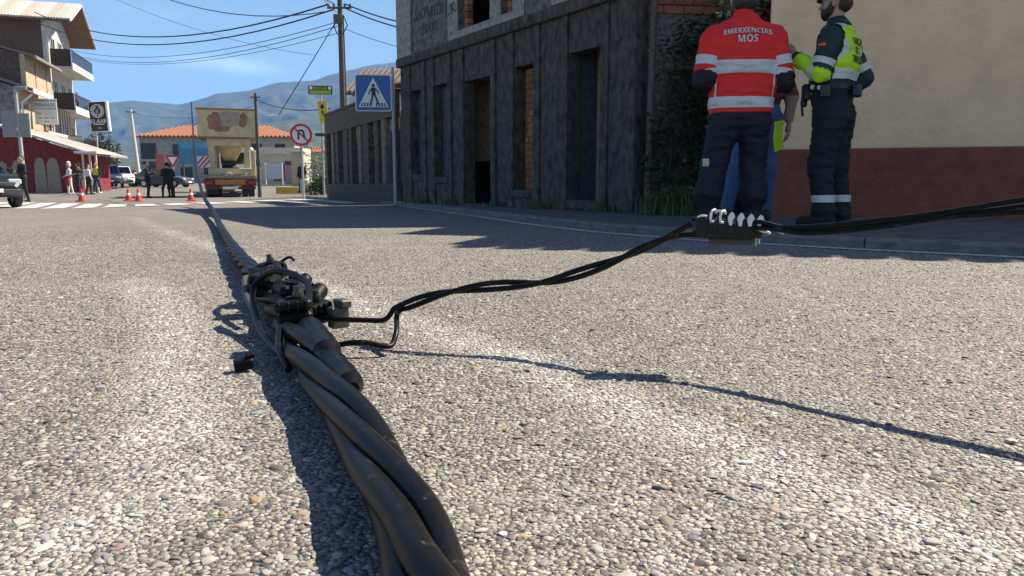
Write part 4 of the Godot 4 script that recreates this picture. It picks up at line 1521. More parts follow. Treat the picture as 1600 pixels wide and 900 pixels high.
	# white board with small print
	var bn := thing("white_board", "white printed board fixed to the gallery of the stone house", "sign", P(-29.95, 4.25, 48.6), 0.12)
	var bw := plain("board_white", Color(0.60, 0.63, 0.63), 0.6)
	var ink := plain("board_ink", Color(0.10, 0.14, 0.20), 0.7)
	bx("panel", -0.68, 0.68, 0.0, 1.62, -0.05, 0.0, bw, bn, 0.006)
	lettering("CERRAJERIA ALVA", 0.13, ink, bn, Vector3(0, 1.5, 0.004), Basis.IDENTITY, 0.95)
	lettering("PENASOL", 0.2, ink, bn, Vector3(0, 1.22, 0.004), Basis.IDENTITY, 1.05)
	lettering("TALLER DE HERRERIA", 0.10, ink, bn, Vector3(0, 0.99, 0.004), Basis.IDENTITY, 0.95)
	lettering("Tel", 0.17, ink, bn, Vector3(-0.42, 0.68, 0.004))
	for k in 4:
		bx("print_line", -0.1, 0.5 - 0.07 * (k % 2), 0.82 - k * 0.1, 0.85 - k * 0.1, 0.002, 0.005, plain("board_grey", Color(0.36, 0.39, 0.42), 0.7), bn, 0.0)
	for k in 3:
		bx("print_line", -0.5 + k * 0.38, -0.24 + k * 0.38, 0.38, 0.44, 0.002, 0.005, ink, bn, 0.0)
	bx("print_line", -0.15, 0.15, 0.16, 0.2, 0.002, 0.005, ink, bn, 0.0)
	# small grey board below the lowest balcony
	var sb := thing("grey_board", "small grey lettered board hanging under the lowest balcony", "sign", P(-32.4, 3.42, 55.5), 0.1)
	bx("panel", -0.75, 0.72, 0.0, 0.55, -0.05, 0.0, plain("board_blue_grey", Color(0.22, 0.23, 0.29), 0.6), sb)
	lettering("MAT. CONSTRUCCION", 0.14, bw, sb, Vector3(0, 0.36, 0.004), Basis.IDENTITY, 0.85)
	bx("print_line", -0.55, 0.5, 0.12, 0.17, 0.002, 0.005, bw, sb, 0.0)
	bx("box_below", -0.35, 0.85, -0.42, -0.03, -0.4, 0.0, plain("row_cream_box", Color(0.58, 0.52, 0.40), 0.8), sb)
	# black illuminated-type sign on a pole
	var bs := thing("black_emblem_sign", "black upright sign with a pale ring emblem on a pole", "sign", P(-27.75, 0.0, 50.0), 0.05)
	part("pole", tube_mesh([Vector3(0.12, -0.2, -0.1), Vector3(0.12, 4.0, -0.1)], 0.06, 10), MAT["mast_steel"], bs)
	var tilt := Node3D.new()
	tilt.name = "sign_box"
	bs.add_child(tilt)
	tilt.position = Vector3(0.38, 4.87, 0)
	tilt.rotation.z = 0.05
	bx("case", -0.58, 0.66, -0.98, 0.98, -0.2, 0.0, plain("case_white", Color(0.72, 0.74, 0.74), 0.5), tilt, 0.02)
	bx("face", -0.545, 0.52, -0.95, 0.95, 0.002, 0.02, plain("sign_black", Color(0.012, 0.012, 0.013), 0.5), tilt, 0.004)
	var pale := plain("emblem_pale", Color(0.50, 0.49, 0.44), 0.6)
	var ring := func(r0: float, r1: float, a0: float, a1: float, at: Vector2):
		var l2 := []
		for k in 21:
			var a := lerpf(a0, a1, k / 20.0)
			l2.append(at + Vector2(cos(a), sin(a)) * r1)
		for k in 21:
			var a := lerpf(a1, a0, k / 20.0)
			l2.append(at + Vector2(cos(a), sin(a)) * r0)
		return l2
	var ec := Vector2(-0.02, 0.36)
	plate("emblem_ring", ring.call(0.37, 0.44, 0.05, PI - 0.05, ec), 0.004, 0.022, pale, tilt)
	plate("emblem_ring", ring.call(0.37, 0.44, PI + 0.05, TAU - 0.05, ec), 0.004, 0.022, pale, tilt)
	plate("emblem_wreath", ring.call(0.23, 0.33, PI * 0.6, PI * 1.45, ec), 0.004, 0.022, pale, tilt)
	plate("emblem_wreath", ring.call(0.23, 0.33, -PI * 0.45, PI * 0.4, ec), 0.004, 0.022, pale, tilt)
	plate("emblem_body", circle(0.11, 14, ec + Vector2(-0.02, -0.04), 0.17), 0.004, 0.022, plain("emblem_grey", Color(0.20, 0.20, 0.18), 0.6), tilt)
	lettering("EJ.AAB", 0.24, pale, tilt, Vector3(-0.01, -0.30, 0.026), Basis.IDENTITY, 1.0)
	bx("print_line", -0.34, 0.34, -0.53, -0.46, 0.022, 0.026, pale, tilt, 0.0)
	plate("mark", circle(0.13, 14, Vector2(0.02, -0.74), 0.07), 0.004, 0.022, plain("emblem_grey", Color(0.20, 0.20, 0.18), 0.6), tilt)

# ---------------------------------------------------------------- houses and boards further off
func hip_roof(parent: Node, w: float, dp: float, y: float, rise: float, over: float, m: Material):
	var a := Vector3(-w / 2 - over, y, dp / 2 + over)
	var b := Vector3(w / 2 + over, y, dp / 2 + over)
	var c := Vector3(w / 2 + over, y, -dp / 2 - over)
	var d := Vector3(-w / 2 - over, y, -dp / 2 - over)
	var run := minf(w, dp) / 2 * 0.95
	var r0 := Vector3(-w / 2 + run, y + rise, 0)
	var r1 := Vector3(w / 2 - run, y + rise, 0)
	var roof := Node3D.new()
	roof.name = "roof"
	parent.add_child(roof)
	var mb := MB.new()
	mb.quad(a, b, r1, r0)
	mb.flat(b, c, r1)
	mb.quad(c, d, r0, r1)
	mb.flat(d, a, r0)
	mb.quad(d, c, b, a)
	part("deck", mb.mesh(), m, roof)
	# rows of clay barrel tiles up the front pitch
	var n := int(w / 0.55)
	var tm := MB.new()
	for k in n + 1:
		var x := -w / 2 + w * k / n
		var t := clampf(minf((x + w / 2) / run, (w / 2 - x) / run), 0.05, 1.0)
		tm.tube([Vector3(x, y + 0.06, dp / 2 + over), Vector3(x, y + 0.06 + rise * t, (dp / 2 + over) * (1.0 - t))], 0.13, 5, false)
	part("tile_rows", tm.mesh(), m, roof)

func build_far_houses():
	var grey := grained("far_render", Color(0.36, 0.335, 0.30), 0.2, 4.0, 0.9, 160, 0.0, Color(0.16, 0.15, 0.13, 0.3))
	var tile := grained("far_tile", Color(0.27, 0.105, 0.055), 0.22, 2.2, 0.85, 161)
	var dark := plain("far_window", Color(0.02, 0.02, 0.022), 0.3)
	var frame := plain("far_frame", Color(0.10, 0.09, 0.08), 0.7)
	var h := thing("orange_roof_house", "wide grey two-storey house under an orange tiled hip roof", "house", P(-39.6, 0.3, 101.0), 0.06)
	bx("wall", -10.2, 10.2, 0.0, 6.45, -9.0, 0.0, grey, h)
	bx("band", -10.25, 10.25, 3.2, 3.5, 0.002, 0.12, grained("far_band", Color(0.42, 0.39, 0.35), 0.2, 2.0, 0.9, 162), h)
	hip_roof_at(h, 20.4, 9.0, 6.46, 1.75, 0.9, tile, Vector3(0, 0, -4.5))
	for x in [[-9.0, 4.3, 1.9, 2.6], [-5.2, 4.7, 1.3, 1.5], [-1.4, 4.9, 1.2, 1.6], [1.4, 4.8, 1.6, 1.5], [5.2, 4.8, 1.3, 1.5], [8.3, 4.8, 1.3, 1.5]]:
		window_on(h, Vector3(x[0], x[1], 0.002), x[2], x[3], 2, frame, dark)
	for x in [[-8.6, 1.5, 1.8, 2.6], [-4.2, 1.6, 1.5, 1.7], [-1.0, 1.3, 1.4, 2.3], [2.6, 1.6, 1.6, 1.6], [8.6, 1.5, 1.9, 1.8]]:
		window_on(h, Vector3(x[0], x[1], 0.002), x[2], x[3], 2, frame, dark)
	var low := thing("low_cream_annex", "low cream annex with a brown shuttered window beside the orange-roofed house", "house", P(-25.2, 0.2, 84.0), 0.05)
	bx("wall", -3.0, 1.6, 0.0, 3.6, -5.0, 0.0, grained("annex_render", Color(0.50, 0.43, 0.33), 0.2, 2.0, 0.9, 163, 0.0, Color(0.22, 0.18, 0.13, 0.4)), low)
	bx("parapet", -3.1, 1.7, 3.602, 4.3, -5.1, 0.1, grained("annex_parapet", Color(0.56, 0.50, 0.41), 0.15, 2.0, 0.9, 164), low)
	window_on(low, Vector3(-0.6, 1.6, 0.002), 1.7, 1.7, 2, frame, grained("annex_shutter", Color(0.20, 0.11, 0.05), 0.3, 0.6, 0.8, 165), "shuttered_window")
	# small far house with orange roof
	var f := thing("small_far_house", "small far house with an orange roof among trees", "house", P(-38.5, 2.2, 150.0), 0.1)
	bx("wall", -4.5, 4.5, 0.0, 4.6, -6.0, 0.0, grained("far_cream", Color(0.52, 0.44, 0.32), 0.15, 3.0, 0.9, 166), f)
	hip_roof_at(f, 9.0, 6.0, 4.61, 1.2, 0.6, tile, Vector3(0, 0, -3.0))
	window_on(f, Vector3(-2.0, 2.6, 0.002), 1.3, 1.4, 2, frame, dark)
	window_on(f, Vector3(2.0, 2.6, 0.002), 1.3, 1.4, 2, frame, dark)
	# house with tiled roof behind the garden wall
	var t := thing("tiled_roof_house", "white house with an old grey-brown tiled roof behind the garden wall", "house", P(-5.0, 0.0, 31.5), -0.12)
	var tw := grained("behind_wall", Color(0.55, 0.54, 0.52), 0.15, 2.0, 0.9, 167)
	mb_gable(t, tw)
	var ot := grained("old_roof", Color(0.125, 0.10, 0.08), 0.4, 0.9, 0.9, 168)
	slab("roof", Vector3(-1.95, 4.15, 0.45), Vector3(4.6, 4.15, 0.45), Vector3(4.6, 5.45, -2.2), Vector3(-1.95, 5.45, -2.2), 0.1, ot, t)
	slab("roof", Vector3(-1.95, 5.45, -2.2), Vector3(4.6, 5.45, -2.2), Vector3(4.6, 4.15, -4.9), Vector3(-1.95, 4.15, -4.9), 0.1, ot, t)
	for k in 27:
		var x := -1.85 + k * 0.24
		part("roof_tile", tube_mesh([Vector3(x, 4.18, 0.5), Vector3(x, 5.48, -2.2)], 0.07, 6), ot, t)
	bx("dormer", -1.65, -0.75, 2.6, 4.0, 0.003, 0.5, tw, t)
	window_on(t, Vector3(-1.2, 3.3, 0.502), 0.5, 0.9, 2, plain("row_trim", Color(0.55, 0.54, 0.51), 0.6), glass("row_glass"))
	part("aerial", tube_mesh([Vector3(1.6, 5.3, -2.0), Vector3(1.6, 6.2, -2.0)], 0.02, 6), plain("row_iron", Color(0.05, 0.05, 0.055), 0.5, 0.3), t)
	var am := MB.new()
	for k in 5:
		am.box(Vector3(1.6, 6.15, -2.3 + k * 0.15), Vector3(0.5 - k * 0.06, 0.015, 0.015))
	am.box(Vector3(1.6, 6.15, -2.0), Vector3(0.015, 0.015, 0.8))
	part("aerial_rods", am.mesh(), MAT["row_iron"], t)
	# blue billboard in front of the house
	var b := thing("blue_billboard", "blue and turquoise billboard on posts before the orange-roofed house", "billboard", P(-36.2, 0.35, 86.0), 0.1)
	bx("board", -1.9, 1.9, 2.4, 5.0, -0.1, 0.0, grained("billboard_blue", Color(0.06, 0.20, 0.32), 0.5, 3.0, 0.5, 169, 0.0, Color(0.12, 0.30, 0.30, 0.6)), b)
	bx("top_strip", -1.85, 1.85, 4.2, 4.9, 0.002, 0.02, grained("billboard_sky", Color(0.10, 0.32, 0.50), 0.25, 2.0, 0.5, 170), b)
	for x in [-1.5, 1.5]:
		bx("post", x - 0.08, x + 0.08, -0.3, 2.398, -0.1, 0.0, frame, b)
	# notice boards by the far kerb
	var nb := thing("notice_board", "white framed notice board standing by the far kerb", "board", P(-24.2, 0.3, 76.0), 0.0)
	bx("panel", -0.8, 0.8, 0.7, 2.2, -0.05, 0.0, plain("notice_grey", Color(0.45, 0.48, 0.52), 0.6), nb)
	for x in [-0.85, 0.85]:
		bx("post", x - 0.06, x + 0.06, -0.2, 2.3, -0.07, 0.02, plain("notice_white", Color(0.66, 0.66, 0.64), 0.6), nb)
	var pb := thing("poster_board", "dark red and grey poster board beside the notice board", "board", P(-21.9, 0.3, 76.0), 0.0)
	bx("panel", -1.15, 1.0, 0.05, 2.1, -0.05, 0.0, grained("poster", Color(0.30, 0.24, 0.25), 0.5, 0.9, 0.7, 171, 0.0, Color(0.25, 0.05, 0.06, 0.7)), pb)
	bx("header", -1.15, 1.0, 2.105, 2.5, -0.05, 0.0, plain("poster_dark", Color(0.07, 0.025, 0.025), 0.7), pb)
	var gp := thing("gate_pillar", "tan rendered gate pillar by the green bushes", "pillar", P(-18.9, 0.2, 66.0), 0.0)
	bx("shaft", -0.55, 0.55, 0.0, 3.0, -0.6, 0.0, grained("gate_tan", Color(0.46, 0.38, 0.25), 0.25, 1.0, 0.9, 172), gp, 0.03)
	bx("cap", -0.65, 0.65, 3.002, 3.15, -0.7, 0.1, MAT["gate_tan"], gp, 0.03)
	var gf := thing("green_fence", "green wire fence between the gate pillar and the garden wall", "fence", P(-15.6, 0.2, 64.0), 0.0)
	for k in 9:
		part("post", tube_mesh([Vector3(-2.4 + k * 0.9, -0.3, 0), Vector3(-2.4 + k * 0.9, 3.4, 0)], 0.05, 6), plain("fence_green", Color(0.10, 0.17, 0.12), 0.6), gf)
	for y in [0.4, 1.2, 2.0, 2.8, 3.3]:
		part("rail", tube_mesh([Vector3(-2.4, y, 0.02), Vector3(4.8, y, 0.02)], 0.03, 5), MAT["fence_green"], gf)
	# far kerb with its wall, traffic island with a yellow edge
	var fk := structure("far_kerb", box_mesh(Vector3(30, 0.5, 0.4), 0.05, P(-14.0, 0.18, 72.0)), grained("far_kerb", Color(0.17, 0.17, 0.165), 0.3, 1.5, 0.9, 173))
	fk.set_meta("kind", "structure")
	var ye := thing("yellow_kerb", "yellow painted kerb block on the side street", "kerb", P(-12.2, 0.0, 41.5), 0.0)
	bx("block", -0.95, 0.75, -0.1, 0.30, -0.2, 0.0, grained("kerb_yellow", Color(0.55, 0.42, 0.10), 0.25, 0.6, 0.8, 174), ye, 0.03)
	var ye2 := copy_of(ye, P(-17.9, 0.05, 46.0), 0.2, "yellow painted kerb block just past the truck", "yellow_kerb")
	ye2.set_meta("category", "kerb")
	var bin := thing("litter_bin", "small pale litter bin at the street corner", "bin", P(-10.4, 0.0, 37.5))
	var lb := MB.new()
	lb.lathe(Vector3.ZERO, [[0.0, 0.0], [0.2, 0.0], [0.24, 0.1], [0.26, 0.62], [0.22, 0.7], [0.0, 0.7]], 14)
	part("body", lb.mesh(), plain("bin_grey", Color(0.42, 0.42, 0.38), 0.6), bin)
	part("post", tube_mesh([Vector3(0.28, -0.1, 0), Vector3(0.28, 1.1, 0)], 0.04, 8), MAT["galvanised"], bin)
	# give-way sign far off by the house
	var gw := thing("far_red_sign", "small red triangular sign on a post before the orange-roofed house", "sign", P(-33.0, 0.3, 73.0))
	sign_post(gw, 3.0, 0.05)
	plate("panel", [Vector2(-0.75, 2.95), Vector2(0.75, 2.95), Vector2(0.0, 1.75)], 0.03, 0.06, plain("sign_red", Color(0.42, 0.012, 0.03), 0.4), gw)
	plate("field", [Vector2(-0.45, 2.78), Vector2(0.45, 2.78), Vector2(0.0, 2.05)], 0.003, 0.095, plain("sign_white", Color(0.75, 0.76, 0.77), 0.4), gw)
	var pinkp := thing("red_banner", "tall red and pink banner by the parked cars", "banner", P(-36.6, 0.3, 78.0))
	bx("panel", -0.5, 0.5, 0.9, 3.3, -0.05, 0.0, grained("banner_red", Color(0.45, 0.16, 0.12), 0.5, 0.9, 0.7, 175, 0.0, Color(0.30, 0.03, 0.03, 0.7)), pinkp)
	bx("post", -0.06, 0.06, -0.2, 0.898, -0.05, 0.0, frame, pinkp)

func hip_roof_at(parent: Node, w: float, dp: float, y: float, rise: float, over: float, m: Material, at: Vector3):
	hip_roof(parent, w, dp, y, rise, over, m)
	(parent.get_node("roof") as Node3D).position = at

func mb_gable(t: Node, m: Material):
	var mb := MB.new()
	mb.poly([Vector2(0.0, 0.0), Vector2(4.4, 0.0), Vector2(4.4, 4.1), Vector2(2.2, 5.3), Vector2(0.0, 4.1)], 6.0, Transform3D(Basis(Vector3(0, 0, -1), Vector3.UP, Vector3(1, 0, 0)), Vector3(-1.7, 0, 0)))
	part("wall", mb.mesh(), m, t)

# ---------------------------------------------------------------- greenery further off
func tree(at: Vector3, h: float, r: float, n: int, tones: Array, label: String, group := "", leaf := 0.3):
	var t := thing("tree", label, "tree", at, 0.0, group)
	var tr := MB.new()
	tr.tube([Vector3(0, -0.3, 0), Vector3(0.05, h * 0.3, 0), Vector3(-0.05, h * 0.75, 0.05)], [0.16 * h / 5, 0.12 * h / 5, 0.04], 8)
	for k in 5:
		var a := k * 1.3
		tr.tube([Vector3(0.02, h * (0.28 + 0.07 * k), 0), Vector3(cos(a) * r * 0.6, h * (0.5 + 0.07 * k), sin(a) * r * 0.6)], [0.06 * h / 5, 0.02], 6)
	part("trunk", tr.mesh(), plain("bark", Color(0.07, 0.055, 0.04), 0.95), t)
	var blobs := []
	for k in 9:
		var a := RNG.randf() * TAU
		var q := RNG.randf_range(0.1, 0.6) * r
		blobs.append([Vector3(cos(a) * q, h * RNG.randf_range(0.42, 0.86), sin(a) * q), Vector3(r, h * 0.28, r) * RNG.randf_range(0.35, 0.6)])
	leaves("crown", blobs, n, leaf, tones, t, 0.3).set_meta("kind", "stuff")

func build_far_greenery():
	var g1 := [Color(0.05, 0.075, 0.03), Color(0.075, 0.10, 0.04), Color(0.04, 0.06, 0.03)]
	var g2 := [Color(0.10, 0.12, 0.045), Color(0.14, 0.14, 0.06), Color(0.08, 0.10, 0.04)]
	var grp := "trees beyond the parked cars"
	for k in 9:
		tree(P(-96.0 + k * 5.6, 0.8, 150.0 + (k * 37) % 23), 8.5 + (k * 13) % 5, 4.2, 1100, g1, "dark leafy tree in the belt of trees beyond the parked cars", grp, 0.75)
	var grp2 := "trees right of the far house"
	for k in 7:
		tree(P(-45.0 + k * 5.5, 1.2, 158.0 + (k * 29) % 17), 9.0 + (k * 7) % 6, 4.0, 1000, g1 if k % 2 else g2, "olive tree in the group behind the notice boards", grp2, 0.75)
	# vineyard slope behind the cars
	var v := thing("vineyard_hedge", "long yellow-green hedge behind the parked cars", "hedge", P(-56.0, 0.55, 90.0))
	var bl := []
	for k in 14:
		bl.append([Vector3(-9.0 + k * 1.35, 1.25, RNG.randf_range(-0.4, 0.4)), Vector3(1.1, RNG.randf_range(0.9, 1.4), 0.9)])
	leaves("foliage", bl, 5200, 0.26, [Color(0.19, 0.19, 0.06), Color(0.14, 0.15, 0.05), Color(0.24, 0.22, 0.09)], v, 0.2).set_meta("kind", "stuff")
	part("stem", tube_mesh([Vector3(-9.5, -0.1, 0), Vector3(-9.3, 1.0, 0)], 0.06, 6), MAT["bark"], v)
	# bush and verge at the end of the garden wall
	var b := thing("corner_bush", "bright green bush at the end of the garden wall", "bush", P(-6.55, 0.02, 25.4))
	leaves("foliage", [[Vector3(0.1, 0.35, 0), Vector3(0.42, 0.36, 0.4)], [Vector3(0.35, 0.5, 0.1), Vector3(0.3, 0.42, 0.3)], [Vector3(-0.2, 0.22, 0.1), Vector3(0.3, 0.22, 0.3)]], 1500, 0.10, [Color(0.10, 0.15, 0.03), Color(0.14, 0.19, 0.05), Color(0.06, 0.10, 0.02), Color(0.18, 0.20, 0.07)], b, 0.15).set_meta("kind", "stuff")
	part("stem", tube_mesh([Vector3(0, -0.05, 0), Vector3(0.1, 0.4, 0)], 0.03, 6), MAT["bark"], b)
	var c := thing("pale_bush", "pale olive bush between the gate pillar and the green fence", "bush", P(-17.3, 0.2, 67.0))
	leaves("foliage", [[Vector3(0, 1.4, 0), Vector3(1.1, 1.5, 0.9)], [Vector3(1.2, 1.1, 0), Vector3(1.0, 1.1, 0.9)], [Vector3(2.4, 1.7, 0), Vector3(1.1, 1.6, 0.8)]], 2200, 0.22, [Color(0.14, 0.17, 0.08), Color(0.20, 0.22, 0.12), Color(0.09, 0.12, 0.05)], c, 0.2).set_meta("kind", "stuff")
	part("stem", tube_mesh([Vector3(0, -0.2, 0), Vector3(0.1, 1.2, 0)], 0.07, 6), MAT["bark"], c)

# ---------------------------------------------------------------- the fallen cable
func rubber(key: String, c: Color, rough: float, seed_: int, scuff := true) -> StandardMaterial3D:
	if MAT.has(key):
		return MAT[key]
	var m := StandardMaterial3D.new()
	var ramp := [[0.2, c.linear_to_srgb()], [0.55, Color(c.r * 1.25, c.g * 1.25, c.b * 1.25).linear_to_srgb()], [0.78, Color(c.r * 1.6, c.g * 1.6, c.b * 1.6).linear_to_srgb()]]
	if scuff:
		ramp.append([0.86, lin(0.024, 0.023, 0.022)])
		ramp.append([0.93, lin(0.12, 0.075, 0.04)])
	m.albedo_texture = noise_tex(seed_, 0.018, ramp, 512, FastNoiseLite.TYPE_SIMPLEX_SMOOTH, 6)
	m.uv1_triplanar = true
	m.uv1_world_triplanar = true
	m.uv1_scale = Vector3.ONE / 0.31
	m.roughness = rough
	m.metallic_specular = 0.24
	var n := FastNoiseLite.new()
	n.seed = seed_ + 3
	n.frequency = 0.06
	n.fractal_octaves = 4
	var t := NoiseTexture2D.new()
	t.width = 512
	t.height = 512
	t.seamless = true
	t.as_normal_map = true
	t.bump_strength = 3.0
	t.noise = n
	m.normal_enabled = true
	m.normal_texture = t
	m.normal_scale = 0.2
	MAT[key] = m
	return m

func frame_at(path: Array, s: float, lens: PackedFloat32Array) -> Transform3D:
	var i := clampi(lens.bsearch(s) - 1, 0, path.size() - 2)
	var t := (s - lens[i]) / maxf(lens[i + 1] - lens[i], 1e-6)
	var p: Vector3 = (path[i] as Vector3).lerp(path[i + 1], t)
	var f: Vector3 = ((path[i + 1] as Vector3) - (path[i] as Vector3)).normalized()
	var x := f.cross(Vector3.UP).normalized()
	return Transform3D(Basis(x, x.cross(f), -f), p)

func lengths(path: Array) -> PackedFloat32Array:
	var l := PackedFloat32Array([0.0])
	for i in path.size() - 1:
		l.append(l[i] + (path[i] as Vector3).distance_to(path[i + 1]))
	return l

func build_cables():
	var black := rubber("cable_rubber", Color(0.0052, 0.0054, 0.006), 0.40, 180)
	var tape := rubber("tape", Color(0.0055, 0.0055, 0.006), 0.36, 184, false)
	var plastic := rubber("connector_plastic", Color(0.005, 0.005, 0.0053), 0.5, 187, false)
	var path := smooth_path([P(-0.005, 0.043, 0.40), P(-0.043, 0.043, 0.51), P(-0.076, 0.043, 0.608), P(-0.111, 0.043, 0.736), P(-0.185, 0.043, 0.927), P(-0.315, 0.043, 1.24), P(-0.395, 0.046, 1.43), P(-0.566, 0.046, 1.85), P(-0.815, 0.046, 2.42), P(-1.069, 0.046, 3.009), P(-1.314, 0.046, 3.559), P(-1.89, 0.046, 4.895), P(-2.485, 0.046, 6.307), P(-3.52, 0.085, 8.75), P(-4.95, 0.165, 12.0), P(-6.06, 0.38, 14.5), P(-7.40, 0.87, 17.5), P(-11.85, 2.5, 28.0), P(-15.92, 4.47, 37.6)], 0.02)
	var lens := lengths(path)
	var total := lens[lens.size() - 1]
	var bundle := thing("cable_bundle", "thick twisted bundle of black power cables lying along the road", "cable")
	var pitch := 1.0
	for k in 4:
		var pts := []
		var rr := []
		var s := 0.0
		while s < total:
			var fr := frame_at(path, s, lens)
			# the strands open a little where the clamps are bolted on
			var slim := lerpf(1.0, 0.74, smoothstep(2.6, 4.6, s))
			var spread := (0.0215 + 0.0022 * sin(s * 7.3 + k * 2.1) + 0.0012 * sin(s * 17.0 + k)) * slim + 0.008 * exp(-pow((s - 1.32) / 0.28, 2.0))
			var a := TAU * (s / 1.3 + maxf(0.0, s - 1.5) * (1.0 / pitch - 1.0 / 1.3)) + TAU * k / 4.0 + 0.5 + 0.14 * sin(s * 4.1 + k * 1.7)
			pts.append(fr.origin + fr.basis.x * cos(a) * spread + fr.basis.y * (sin(a) * spread * 0.92))
			rr.append((0.0176 if k < 3 else 0.0160) * slim)
			s += 0.022 if s < 4.0 else 0.06
		var mb := MB.new()
		mb.tube(pts, rr, 18 if k < 4 else 12)
		part("strand", mb.mesh(), black, bundle)
	# position helper along the bundle: s metres from its near end, right (+x), up
	var at := func(s: float, x: float, y: float, yaw: float, roll: float) -> Transform3D:
		var fr := frame_at(path, s, lens)
		return Transform3D(fr.basis * Basis.from_euler(Vector3(0, yaw, roll)), fr.origin + fr.basis.x * x + Vector3(0, y, 0))
	# where along the bundle a plan distance d lies
	var s_at := func(d: float) -> float:
		for i in path.size():
			if -(path[i] as Vector3).z >= d:
				return lens[i]
		return total
	# tape-wrapped splices
	for w in [[1.36, 1.66, 0.024, 0.020, 0.030], [1.18, 1.42, 0.030, 0.010, 0.025]]:
		var pts := []
		var rr := []
		var s0: float = s_at.call(w[0])
		var s1: float = s_at.call(w[1])
		var n := 40
		for i in n + 1:
			var s := lerpf(s0, s1, float(i) / n)
			var q: Transform3D = at.call(s, w[2] - 0.004 * i / n, w[3], 0.0, 0.0)
			pts.append(q.origin)
			rr.append(w[4] * (1.0 + 0.045 * sin(i * 1.9) + 0.03 * sin(i * 0.55)) * (1.0 - 0.55 * smoothstep(0.72, 1.0, absf(2.0 * i / n - 1.0))))
		var mb := MB.new()
		mb.tube(pts, rr, 18)
		part("tape_wrap", mb.mesh(), tape, bundle)
	# piercing connectors bolted across the strands
	var conns := [[2.42, 0.015, 0.050, 0.25, 0.25, 0.10, 0.070, 0.10], [2.22, -0.022, 0.044, -0.4, -0.2, 0.075, 0.065, 0.10], [2.08, 0.045, 0.036, 0.5, 0.1, 0.08, 0.06, 0.11], [1.93, 0.015, 0.056, 0.1, -0.15, 0.075, 0.055, 0.10], [1.72, 0.0, 0.050, -0.15, 0.1, 0.085, 0.055, 0.075], [1.86, 0.070, 0.018, 0.35, 0.2, 0.065, 0.055, 0.08], [2.30, 0.035, 0.032, 0.7, 0.3, 0.07, 0.06, 0.08]]
	for c in conns:
		var o := Node3D.new()
		o.name = "connector"
		bundle.add_child(o, true)
		o.transform = at.call(s_at.call(c[0]), c[1], c[2], c[3], c[4])
		var w: float = c[5]
		var h: float = c[6]
		var l: float = c[7]
		var mb := MB.new()
		mb.box(Vector3(0, h * 0.26, 0), Vector3(w, h * 0.46, l), Basis.IDENTITY, 0.007)
		mb.box(Vector3(0, -h * 0.26, 0), Vector3(w * 0.95, h * 0.46, l * 0.96), Basis.IDENTITY, 0.007)
		for k in 4:
			mb.box(Vector3(-w * 0.36 + w * 0.24 * k, h * 0.26, l * 0.5), Vector3(w * 0.06, h * 0.44, 0.008), Basis.IDENTITY, 0.002)
		mb.box(Vector3(0, h * 0.5, -l * 0.12), Vector3(w * 0.45, h * 0.18, l * 0.42), Basis.IDENTITY, 0.004)
		part("body", mb.mesh(), plastic, o)
		var b := MB.new()
		b.lathe(Vector3(w * 0.16, h * 0.56, 0), [[0.0, 0.0], [0.013, 0.0], [0.013, 0.012], [0.009, 0.014], [0.009, 0.026], [0.0, 0.028]], 6)
		part("bolt", b.mesh(), plain("bolt_steel", Color(0.07, 0.068, 0.062), 0.4, 0.8), o)
	# cable end caps that stick out to the side
	for c in [[2.18, 0.085, 0.045, 0.020, 1.05], [2.00, 0.095, 0.036, 0.022, 0.95]]:
		var fr: Transform3D = at.call(s_at.call(c[0]), c[1], c[2], c[4], 0.2)
		var mb := MB.new()
		var r: float = c[3]
		mb.lathe(fr.origin, [[0.0, -0.035], [r, -0.035], [r * 1.08, -0.03], [r * 1.08, 0.026], [r * 0.95, 0.036], [r * 0.55, 0.040], [0.0, 0.040]], 12, fr.basis * Basis(Vector3(0, 0, 1), -PI / 2 * 0.85))
		part("end_cap", mb.mesh(), plastic, bundle)
	# loose tap leads that loop round the clamps
	var grey := rubber("grey_lead", Color(0.05, 0.05, 0.046), 0.45, 190)
	var loop := func(list: Array, r: float, m: Material):
		var pts := []
		for q in list:
			pts.append((at.call(s_at.call(q[0]), q[1], q[2], 0.0, 0.0) as Transform3D).origin)
		part("tap_lead", tube_mesh(smooth_path(pts, 0.01), r, 10), m, bundle)
	loop.call([[2.50, -0.03, 0.03], [2.34, -0.068, 0.050], [2.16, -0.078, 0.02], [2.0, -0.068, 0.0]], 0.0085, grey)
	loop.call([[1.74, 0.035, 0.07], [1.86, 0.045, 0.10], [2.0, -0.01, 0.112], [2.08, -0.06, 0.065], [1.98, -0.075, 0.02], [1.80, -0.072, -0.012], [1.60, -0.045, -0.025]], 0.0085, black)
	loop.call([[1.66, -0.040, 0.02], [1.56, -0.052, 0.0], [1.46, -0.042, -0.025]], 0.008, black)
	loop.call([[2.52, 0.05, 0.07], [2.46, 0.085, 0.10], [2.44, 0.10, 0.09]], 0.005, black)
	# metal saddle that takes the branch lead
	var sd := MB.new()
	var sf: Transform3D = at.call(s_at.call(1.80), 0.115, 0.012, 0.3, 0.0)
	sd.box(sf.origin, Vector3(0.05, 0.055, 0.03), sf.basis, 0.005)
	sd.box(sf.origin + sf.basis * Vector3(0.012, 0.035, 0), Vector3(0.03, 0.02, 0.05), sf.basis, 0.004)
	part("saddle", sd.mesh(), grained("saddle_metal", Color(0.06, 0.058, 0.048), 0.5, 0.06, 0.5, 193), bundle)
	# ---- branch: two twisted leads that rise off the road to the right
	var br := thing("branch_cable", "thin twisted pair of black cables rising from the bundle towards the pavement", "cable")
